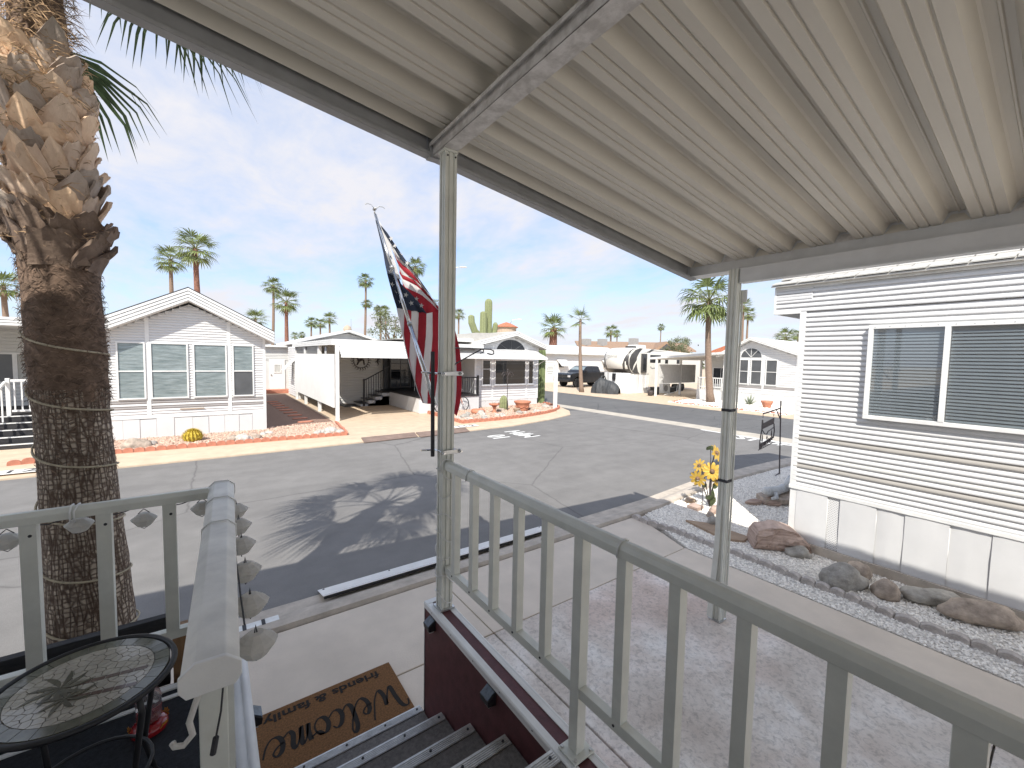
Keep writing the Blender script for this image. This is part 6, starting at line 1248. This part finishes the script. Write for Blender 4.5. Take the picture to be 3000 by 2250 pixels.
ss = thing('sign_post', 'white post with a hanging notice board on the street corner', 'sign', (13.5,15.0,.05)); MB().box(13.44,13.58,14.93,15.07,.05,2.33).build('post', 'white_trim', ss); MB().box(12.9,13.44,14.98,15.02,2.20,2.26).build('arm', 'white_trim', ss); MB().box(12.84,13.40,14.985,15.005,1.66,2.18).build('board', 'sign_board', ss)
for k, (w_, z_) in enumerate(((.34,2.10),(.42,2.02),(.36,1.90),(.26,1.80))):
    for i in range(4): MB().box(13.13-w_/2+i*w_/4+.01, 13.13-w_/2+(i+1)*w_/4-.015, 14.980, 14.984, z_-.014, z_+.014).build('faded_print', 'rv_grey', ss)
# bicycle by the porch
bk = thing('bicycle', 'bicycle leaning against the raised porch behind the flag', 'bicycle', (8.8,16.6,.03))
for x in (9.30, 8.22):
    MB().tube([(x+.325*cos(t*pi/14), 16.6, .36+.325*sin(t*pi/14)) for t in range(29)], .021, 6, cap=False).build('tyre', 'tyre', bk)
    w = MB()
    for k in range(12): a = k*pi/6; w.tube([(x, 16.6, .36), (x+.31*cos(a), 16.6, .36+.31*sin(a))], .004, 4)
    stuff(w.build('spokes', 'chrome', bk)); MB().tube([(x,16.56,.36),(x,16.64,.36)], .03, 8).build('hub', 'chrome', bk)
for a, c in (((9.30,.36),(9.12,.95)),((9.14,.85),(8.62,.36)),((9.10,.9),(8.5,.82)),((8.62,.36),(8.46,.95)),((8.62,.36),(8.22,.36)),((8.22,.36),(8.5,.82))): MB().tube([(a[0],16.6,a[1]),(c[0],16.6,c[1])], .018, 6).build('frame_tube', 'brick_red', bk)
MB().tube([(9.12,16.32,1.04),(9.14,16.6,1.0),(9.12,16.88,1.04)], .016, 6).build('handlebar', 'chrome', bk); MB().rock((8.44,16.6,.98), .14, .07, .04, 1, .1, 2).build('saddle', 'black_paint', bk)
ag = thing('agave', 'grey agave rosette in front of the arched-window home', 'agave', (25.28,11.32,.05)); rnd = random.Random(9)
for k in range(22):
    a = k*2.4; e = .25+1.1*(k/22); d = V((cos(a)*cos(e), sin(a)*cos(e), sin(e))); s = d.cross(V((0,0,1))).normalized(); p = V((25.28,11.32,.06)); L = .55+.15*rnd.random(); MB().grid([[p-s*.05,p+V((0,0,.01)),p+s*.05],[p+d*L*.5-s*.045,p+d*L*.5-V((0,0,.01)),p+d*L*.5+s*.045],[p+d*L-s*.004,p+d*L,p+d*L+s*.004]]).build('leaf', 'agave', ag)
pot('clay_pot', (24.45,10.05), [(.17,0),(.20,.1),(.25,.28),(.29,.33),(.29,.40),(.25,.40)], 'brown clay pot on the kerb of the arched-window home', mat='terracotta'); pot('clay_pot', (25.15,17.95), [(.16,0),(.18,.1),(.21,.28),(.21,.34),(.18,.34)], 'dark planter pot at the foot of the carport post', mat='rust_metal')
# ================================================================== VEHICLES
def wheel(parent, c, r, w, side):
    t = MB().lathe([(r*.62,-w/2),(r*.95,-w/2),(r,-w*.35),(r,w*.35),(r*.95,w/2),(r*.62,w/2)], 22, c, axis='y').build('wheel', 'tyre', parent, smooth=False)
    MB().lathe([(r*.60,side*w*.30),(r*.60,side*w*.42),(r*.30,side*w*.34),(r*.10,side*w*.40)] if side > 0 else [(r*.10,side*w*.40),(r*.30,side*w*.34),(r*.60,side*w*.42),(r*.60,side*w*.30)], 16, c, axis='y').build('rim', 'chrome', t)
tk_ = thing('pickup_truck', 'black crew-cab pickup truck parked beside the slim street palm', 'truck', (28.2,27.2,0))
yn, yf = 26.2, 28.2; x = 25.3
lower = [(x+.05,.55),(x,.75),(x+.05,1.12),(x+.25,1.26),(x+1.5,1.36),(x+1.55,1.38),(x+3.75,1.40),(x+3.8,1.36),(x+5.8,1.36),(x+5.85,.62),(x+5.2,.5),(x+4.95,.5)]+[(x+4.5+.5*cos(t),.5+.5*sin(t)) for t in (.3,.8,1.3,1.8,2.3,2.8)]+[(x+3.95,.45),(x+1.5,.42)]+[(x+.95+.5*cos(t),.5+.5*sin(t)) for t in (.3,.8,1.3,1.8,2.3,2.8)]+[(x+.42,.5)]
MB().prism([(u,yn,w_) for u, w_ in lower], (0,yf-yn,0)).build('body', 'truck_paint', tk_, bev=.03)
b = MB(); cab0 = [(x+1.5,1.37),(x+2.15,1.86),(x+2.4,1.91),(x+3.5,1.91),(x+3.72,1.86),(x+3.85,1.39)]; i_ = .16
b.v += [(u,yn+.05+(i_ if w_ > 1.6 else 0),w_) for u, w_ in cab0]+[(u,yf-.05-(i_ if w_ > 1.6 else 0),w_) for u, w_ in cab0]; m_ = len(cab0)
b.f += [tuple(range(m_)), tuple(range(2*m_-1, m_-1, -1))]+[(k, m_+k, m_+(k+1) % m_, (k+1) % m_) for k in range(m_)]; b.m += [0]*(m_+2); b.build('cab', 'truck_paint', tk_, bev=.02)
MB().face([(x+1.62,yn+.12,1.44),(x+2.12,yn+.24,1.83),(x+2.12,yf-.24,1.83),(x+1.62,yf-.12,1.44)][::-1]).build('windscreen', 'foil_glass', tk_).location.x -= .022
for a, c in ((1.95,2.72),(2.82,3.6)): MB().hexa([(x+a,yn+.052,1.43),(x+c,yn+.052,1.43),(x+c-.05,yn+.185,1.80),(x+a+(.28 if a < 2 else 0),yn+.185,1.80),(x+a,yn+.07,1.43),(x+c,yn+.07,1.43),(x+c-.05,yn+.2,1.8),(x+a+(.28 if a < 2 else 0),yn+.2,1.8)]).build('side_window', 'dark_glass', tk_)
for a in (1.75,2.78): d_ = MB().box(x+a,x+a+.98,yn-.006,yn+.01,.52,1.36).build('door', 'truck_paint', tk_, bev=.006); MB().box(x+a+.78,x+a+.93,yn-.03,yn-.006,1.18,1.22).build('handle', 'black_paint', d_)
g_ = MB().box(x-.03,x+.04,yn+.36,yf-.36,.80,1.14).build('grille', 'black_void', tk_); MB().box(x-.04,x-.02,yn+.36,yf-.36,.945,.985).build('grille_bar', 'rv_dark', g_); MB().box(x-.04,x-.02,yn+.97,yf-.97,.80,1.14).build('grille_bar', 'rv_dark', g_)
for y in (yn+.20, yf-.20): MB().box(x-.02,x+.12,y-.15,y+.15,.92,1.10).build('headlight', 'headlight', tk_, bev=.02)
MB().box(x-.18,x+.05,yn-.02,yf+.02,.50,.74).build('bumper', 'black_paint', tk_, bev=.04); MB().box(x+1.7,x+1.86,yn-.24,yn-.02,1.36,1.56).build('mirror', 'black_paint', tk_, bev=.02)
for xc in (x+.95, x+4.5):
    wheel(tk_, (xc, yn+.14, .42), .42, .28, -1); wheel(tk_, (xc, yf-.14, .42), .42, .28, 1)
# fifth-wheel camper
rv = thing('camper_trailer', 'cream and black fifth-wheel camper trailer with white cloth skirt', 'camper', (29,20.9,0))
n = 26; x = 24.35; ys_ = [19.7+2.4*j/10 for j in range(11)]
def nose(y):
    k = 1-((y-20.9)/1.2)**2; return .55*k
pf = [(.75,1.50),(.45,1.62),(.18,1.85),(.02,2.2),(.0,2.6),(.10,2.95),(.32,3.22),(.62,3.38),(1.1,3.45)]
b = MB(); b.grid([[(x+.55+u-nose(y)*.85, y, w_) for y in ys_] for u, w_ in pf]); b.build('front_cap', 'rv_cream', rv, smooth=True)
def nosex(u, w_, y): return x+.55+u-nose(y)*.85
b = MB()
for s0 in (0,1):
    ca_ = [(nosex(u,w_,y)-.012, y, w_) for (u, w_), y in zip(pf, [20.0,20.1,20.15,20.1,20.0,19.9,19.82,19.78,19.74])]; cb2 = [(nosex(u,w_,y)-.006, y, w_) for (u, w_), y in zip(pf, [19.72]*9)]
    if s0: ca_, cb2 = [(q[0], 41.8-q[1], q[2]) for q in cb2], [(q[0], 41.8-q[1], q[2]) for q in ca_]
    b.grid([ca_, cb2])
b.grid([[(nosex(u,w_,y)-.014, y, w_) for y in ys_] for u, w_ in pf[:3]]); b.build('cap_band', 'rv_dark', rv, smooth=True)
tm = V((-1,0,0)); text('lettering', 'SPRINTER', .27, 'rv_grey', rv, frame_mtx((nosex(.02,2.78,20.9)-.03,20.95,2.80), (0,-1,0), (.12,0,1)), .004, .95)
side = [(x+1.3,1.50),(x+.95,1.62),(x+.70,1.85),(x+.55,2.2),(x+.55,2.6),(x+.65,2.95),(x+.87,3.22),(x+1.17,3.38),(x+1.65,3.45),(x+9.8,3.15),(x+10.2,2.9),(x+10.2,.65),(x+3.0,.65),(x+3.0,1.50)]
MB().prism([(u,19.702,w_) for u, w_ in side], (0,2.396,0)).build('body', 'rv_cream', rv)
def deco(pts, mat, name='swoosh', o=.006): MB().prism([(u,19.70-o,w_) for u, w_ in pts], (0,o+.001,0)).build(name, mat, rv)
deco([(x+1.0,1.62),(x+.70,1.88),(x+.57,2.2),(x+.58,2.6),(x+.80,2.95),(x+1.25,3.28),(x+1.75,3.42),(x+2.1,3.41),(x+1.72,3.1),(x+1.45,2.75),(x+1.42,2.4),(x+1.5,2.0),(x+1.62,1.70),(x+1.78,1.51),(x+1.3,1.51)], 'rv_dark'); deco([(x+.98,1.72),(x+1.08,2.1),(x+1.35,2.45),(x+1.75,2.72),(x+1.45,2.35),(x+1.22,2.05)], 'rv_cream', o=.012)
deco([(x+2.2,3.1),(x+3.3,3.32),(x+5.5,3.22),(x+3.5,3.24)], 'rv_grey'); deco([(x+2.6,3.12),(x+3.2,3.38),(x+3.5,3.37),(x+3.0,3.12)], 'rv_dark', o=.008); deco([(x+3.15,2.1),(x+3.3,1.95),(x+4.2,2.02),(x+4.2,1.95),(x+3.3,1.86),(x+3.1,2.0)], 'rv_grey')
ent = MB().box(x+1.95,x+2.55,19.60,19.70,1.6,3.02).build('slide_window', 'rv_dark', rv); MB().box(x+2.1,x+2.42,19.59,19.60,1.75,2.9).build('pane', 'dark_glass', ent)
MB().box(x+3.05,x+4.4,19.69,19.70,2.35,2.95).build('window', 'dark_glass', rv); MB().box(x+5.0,x+5.4,19.69,19.70,2.3,2.9).build('window', 'dark_glass', rv); MB().box(x+6.6,x+7.0,19.69,19.70,2.3,2.9).build('window', 'dark_glass', rv)
MB().box(x+2.4,x+3.6,20.5,21.4,3.42,3.72).build('air_conditioner', 'rv_cream', rv, bev=.08); MB().box(x+1.9,x+2.4,20.5,21.2,3.44,3.6).build('roof_vent', 'black_paint', rv, bev=.05)
for xc in (x+6.8, x+7.7): wheel(rv, (xc, 19.9, .36), .36, .22, -1)
cl_ = MB(); pth = [(27.35,19.75),(26.4,19.72),(25.5,19.75),(24.95,20.1),(24.7,20.6),(24.68,21.3),(24.9,22.0)]; pth = dense(pth, .07); rows = [[], []]
for i, (u, v) in enumerate(pth): k = .035*sin(i*1.9)+.03*sin(i*.7); rows[0].append((u+k, v-k, .04)); rows[1].append((u+k*.3, v-k*.3, 1.56))
cl_.grid(rows); cl_.grid([[(u+.02, v+.02, w_) for u, v, w_ in reversed(r)] for r in rows]); cl_.build('cloth_skirt', 'skirt_cloth', rv, smooth=True)
MB().box(24.6,24.9,20.7,21.0,1.05,1.5).build('hitch', 'black_paint', rv, bev=.03); MB().lathe([(.10,.95),(.16,1.0),(.1,1.06)], 8, (24.7,20.85,0)).build('hitch_plate', 'black_paint', rv)
# covered motorcycle
mc = thing('covered_motorcycle', 'motorcycle under a dark grey cover beside the slim street palm', 'motorcycle', (23.7,20.6,.03))
axis_a, axis_b = V((23.3,21.7,.03)), V((23.95,19.7,.03)); rows = []
hs = [.50,.80,.95,1.10,1.16,1.10,1.02,.98,.95,.90,.80,.66,.42]; ws = [.30,.34,.38,.50,.46,.40,.38,.38,.42,.42,.40,.34,.18]; dd = (axis_b-axis_a).normalized(); nn = V((dd.y,-dd.x,0))
for i in range(49):
    t = i/48*12; k = min(11, int(t)); f_ = t-k; h = hs[k]+(hs[k+1]-hs[k])*f_; w_ = ws[k]+(ws[k+1]-ws[k])*f_; c = axis_a.lerp(axis_b, i/48); row = []
    for j in range(17):
        a = pi*j/16; q = .03*mnoise.noise(V((i*.35, j*.6, 2)))+.02*sin(j*2.2+i*.4)*(1-sin(a)); row.append(c+nn*((w_+q)*cos(a)*(1.0+.15*(1-sin(a))))+V((0,0,max(.0,(h+q)*sin(a)**.8))))
    rows.append(row)
MB().grid(rows).build('cover', 'tarp', mc, smooth=True); MB().tube([(23.35,21.15,.95),(23.5,21.0,1.30),(23.68,20.9,1.30),(23.8,20.85,.95)], .04, 8).build('mirror_bulge', 'tarp', mc, smooth=True)
gc = thing('grill', 'black covered grill on the carport slab beside the porch', 'grill', (29.5,15.4,.03)); b = MB(); b.prism([(29.1,15.05,.03),(29.9,15.05,.03),(29.95,15.05,.7),(29.9,15.05,1.05),(29.15,15.05,1.1),(29.05,15.05,.7)], (0,.7,0)); b.build('cover', 'tarp', gc, bev=.06)
acu = thing('outdoor_unit', 'white outdoor air-conditioning unit under the camper', 'air conditioner', (27.6,18.6,.03)); MB().box(27.3,28.2,18.4,18.75,.1,.8).build('case', 'white_trim', acu, bev=.02); MB().lathe([(.24,0),(.24,.01)], 18, (27.65,18.38,.46), axis='y').build('fan_grille', 'rv_grey', acu)
for k, (x_, y_, w_, h_) in enumerate(((26.2,18.3,.5,.55),(28.6,18.7,.7,.45))): tag(MB().box(x_,x_+w_,y_,y_+.45,.03,.03+h_).build('storage_box', 'black_paint', bev=.03), ('dark storage box behind the carport post','low dark storage bin beside the outdoor unit')[k], 'box', 'bins under the carport')
# ================================================================== FAR THINGS
LBL = ['slender fan palm with a rounded green crown above the gabled roof','tall fan palm beside its shorter twin over the gabled home','thin tall palm far behind the side path','fan palm with drooping skirt behind the shed','bushy palm crown peeking over the gabled roof corner','small distant palm in a row over the carport','middle palm of the distant row over the carport','largest palm of the distant row over the carport','very tall thin palm with a second tuft halfway down','short palm of a pair left of the flag','thin palm of a pair behind the flag edge','palm crown showing over the top edge of the flag','small palm behind the flag post','palm at the far left behind the side porch','stocky palm with a thick red trunk behind the long home','shaggy palm above the brown roof','tiny palm beside the shaggy one over the brown roof','lone thin palm far beyond the camper','palm just right of the strapped patio post','palm frond tuft beside the strapped patio post','feathery low palm beyond the arched-window home','small palm peeking beside the corrugated wall','tiny palm on the horizon near the thin tall palm','second tiny palm on the horizon behind the shed','palm on the skyline behind the gabled roof']
FP = [(-3.1,56.9,12.02),(-.7,39.9,10.23),(8.6,78.1,13.38),(7.3,54.8,8.43),(5.1,66.3,7.03),(20.7,114.1,10.33),(22.5,112.7,10.14),(19.8,90.5,9.68),(24.4,81.6,16.62),(30.1,90.2,11.97),(38.7,111.9,14.49),(24.8,58.9,15.59),(46.9,86,12.25),(-14.5,56.1,7.92),(40.6,45.8,7.0),(70.3,60.7,8.65),(107,89.8,10.87),(139.5,96,15.32),(88.4,40.8,12.18),(82.6,39,13.18),(68.7,26.2,6.24),(118.8,42.6,9.59),(25,167.9,8.87),(30.4,187.2,10.1),(2.3,166,9.4)]
for k, (x, y, h) in enumerate(FP):
    R = 1.95; rt = .21; cv = k % 3
    if k == 14: R = 2.6; rt = .62; cv = 1
    if k == 1: cv = 0; R = 1.85
    far_palm(x, y, h, R, rt, cv, LBL[k], lean=(.5*sin(k*2.1), 0), mat='trunk_red' if k in (14, 1, 3) else 'trunk_far')
t = bpy.data.objects.new('crown', CR[2]); COL.objects.link(t); pk = [o for o in COL.objects if o.get('label') == LBL[8]][0]; t.parent = pk; t.location = (.2,0,12.3); t.scale = (1.1,1.1,.8)
far_palm(24.38, 13.55, 6.15, 2.05, .17, 2, 'tall street palm with yellow-green drooping crown by the white porch', lean=(.1,-.35), grp='street palms of the cross street')
far_palm(23.0, 22.9, 5.5, 1.30, .125, 3, 'slim ringed palm with a windswept tuft in front of the black pickup', lean=(-.2,-.55), grp='street palms of the cross street')
# leafy trees
def leaf_tree(x, y, h, R, seed, label, mat='leaf_olive', hz=1.):
    t = thing('tree', label, 'tree', (x, y, 0), 'leafy trees beyond'); r = random.Random(seed); b = MB(); b.tube([(x,y,0),(x+.1,y,h*.35),(x,y,h*.6)], [.22,.17,.1], 8)
    for k in range(7): a = k*.9; b.tube([(x,y,h*.38),(x+R*.4*cos(a),y+R*.4*sin(a),h*.6),(x+R*.75*cos(a),y+R*.75*sin(a),h*.78)], [.09,.05,.02], 6)
    b.build('trunk', 'bark', t); c = MB(); cl = [(x+R*.75*r.uniform(-1,1), y+R*.75*r.uniform(-1,1), h-R*hz*.9+R*hz*.8*r.uniform(-1,1.0)) for _ in range(46)]
    for q in cl:
        rr = R*r.uniform(.16,.34)
        for _ in range(95):
            d = V((r.gauss(0,1), r.gauss(0,1), r.gauss(0,.8))).normalized()*rr*r.uniform(.5,1.05); p = V(q)+d; u = V((r.gauss(0,1),r.gauss(0,1),r.gauss(0,1))).normalized(); w = u.cross(d).normalized(); s = r.uniform(.05,.11)*R/2.2
            c.face([p-u*s, p+w*s*.6, p+u*s, p-w*s*.6])
    c.build('crown', mat, t)
leaf_tree(50.2, 31.85, 5.6, 2.0, 3, 'round grey-green tree beyond the camper roof'); leaf_tree(16.2, 44.3, 8.0, 2.5, 5, 'pale leafy tree behind the flag', hz=1.4); leaf_tree(21.5, 46, 9.3, 1.4, 7, 'sparse tree top beside the flag post', hz=1.3)
# bell tower with a tiled roof
tw = thing('tower', 'round stucco tower with red tiled cone roof beyond the corner home', 'tower', (34.7,49.4,0)); MB().lathe([(1.45,0),(1.45,6.75),(1.55,6.8),(1.55,6.88)], 20, (34.7,49.4,0)).build('wall', 'stucco_tan', tw)
MB().lathe([(1.75,6.88),(1.72,6.95),(.9,7.34),(.08,7.64)], 16, (34.7,49.4,0)).build('roof', 'roof_tile', tw)
for k in range(18): a = 2*pi*k/18; MB().box(-.10,.10,-.03,.03,-.22,.16).build('arch_opening', 'black_void', tw).matrix_local = Matrix.Translation((1.46*cos(a), 1.46*sin(a), 6.5)) @ Matrix.Rotation(a+pi/2, 4, 'Z')
bh = thing('house', 'brown-roofed house with rooftop coolers beyond the camper', 'house', (60,46,0)); d = V((13.2,-9.6,0)); n_ = V((.59,.81,0)); A0 = V((51,49.9,0))
MB().prism([A0, A0+d*1.1, A0+d*1.1+n_*9, A0+n_*9], (0,0,4.2)).build('wall', 'stucco_tan', bh)
q0, q1 = A0-n_*.6-d*.05, A0-n_*.6+d*1.15; MB().hexa([q0+V((0,0,4.1)), q1+V((0,0,4.1)), q1+n_*5+V((0,0,5.6)), q0+n_*5+V((0,0,5.6)), q0+V((0,0,4.3)), q1+V((0,0,4.3)), q1+n_*5+V((0,0,5.8)), q0+n_*5+V((0,0,5.8))]).build('roof', 'roof_brown', bh)
g0 = A0+d*.72-n_*1.2; MB().prism([g0+V((0,0,4.0)), g0+d*.22+V((0,0,4.0)), g0+d*.22+V((0,0,4.5)), g0+d*.11+V((0,0,5.75)), g0+V((0,0,4.5))], n_*6).build('gable_roof', 'roof_brown', bh); MB().prism([g0+d*.03-n_*.05+V((0,0,4.3)), g0+d*.19-n_*.05+V((0,0,4.3)), g0+d*.11-n_*.05+V((0,0,5.35))], n_*.04).build('gable_vent', 'rv_dark', bh)
for k, (s, h) in enumerate(((.05,.7),(.22,.75),(.55,.95))): c = A0+d*s+n_*2; MB().box(c.x-.6,c.x+.6,c.y-.6,c.y+.6,4.9,5.35+h).build('roof_cooler', 'ac_grey', bh)
rt_ = thing('house', 'low house with orange tiled roof behind the carport', 'house', (62,30,0)); MB().box(60,66,27,33,0,3.7).build('wall', 'stucco_tan', rt_); MB().prism([(59.5,26.5,3.7),(59.5,33.5,3.7),(59.5,30,5.0)][::-1], (7,0,0)).build('roof', 'roof_tile', rt_)
def lamp(x, y, h, dx, dy, label):
    t = thing('street_lamp', label, 'street lamp', (x, y, 0), 'street lamps'); MB().tube([(x,y,0),(x,y,h-.5),(x+dx*.2,y+dy*.2,h-.12),(x+dx*.6,y+dy*.6,h)], [.09,.07,.05,.04], 8).build('pole', 'galv', t); MB().rock((x+dx*.85, y+dy*.85, h), .42, .16, .07, 1, .05, 2, atan2(dy, dx)).build('lamp_head', 'white_trim', t, smooth=True)
lamp(18.6, 36.6, 11.1, 1.5, -1.1, 'tall street lamp arm beside the patio post'); lamp(35.3, 49.2, 8.1, 1.2, -.9, 'curved street lamp next to the tiled tower')
far_line = MB(); rnd = random.Random(3)
for k in range(34):
    a = RAD(-22+k*3.6); R = 150+rnd.uniform(-25,60); x, y = R*sin(a+RAD(10)), R*cos(a+RAD(10)); w = rnd.uniform(5,9); h = rnd.uniform(3.2,4.6)
    t = thing('far_home', ('low white home on the far skyline of the park','low tan home with brown roof on the far skyline','low grey home on the far skyline of the park')[k % 3], 'house', (x, y, 0), 'homes on the skyline'); MB().box(x-w,x+w,y-3,y+3,0,h-.5).build('wall', ('white_siding','stucco_tan','grey_siding')[k % 3], t); MB().prism([(x-w-.4,y-3.4,h-.5),(x-w-.4,y+3.4,h-.5),(x-w-.4,y,h+.5)][::-1], (2*w+.8,0,0)).build('roof', ('roof_white','roof_brown','roof_white')[k % 3], t)
b = MB(); rnd = random.Random(8)
for k in range(420):
    a = RAD(rnd.uniform(-40, 120)); R = rnd.uniform(120, 210); c = V((R*sin(a), R*cos(a), rnd.uniform(.5,2.6))); s = rnd.uniform(1.2,2.6)
    for _ in range(26):
        p = c+V((rnd.gauss(0,1),rnd.gauss(0,1),rnd.gauss(0,.6)))*s*.8; u = V((rnd.gauss(0,1),rnd.gauss(0,1),rnd.gauss(0,1))).normalized()*.45; w = u.cross(V((rnd.gauss(0,1),rnd.gauss(0,1),1))).normalized()*.35; b.face([p-u, p+w, p+u, p-w])
o = stuff(b.build('far_shrubs', 'leaf_olive')); tag(o, 'hazy belt of low trees along the horizon', 'trees')
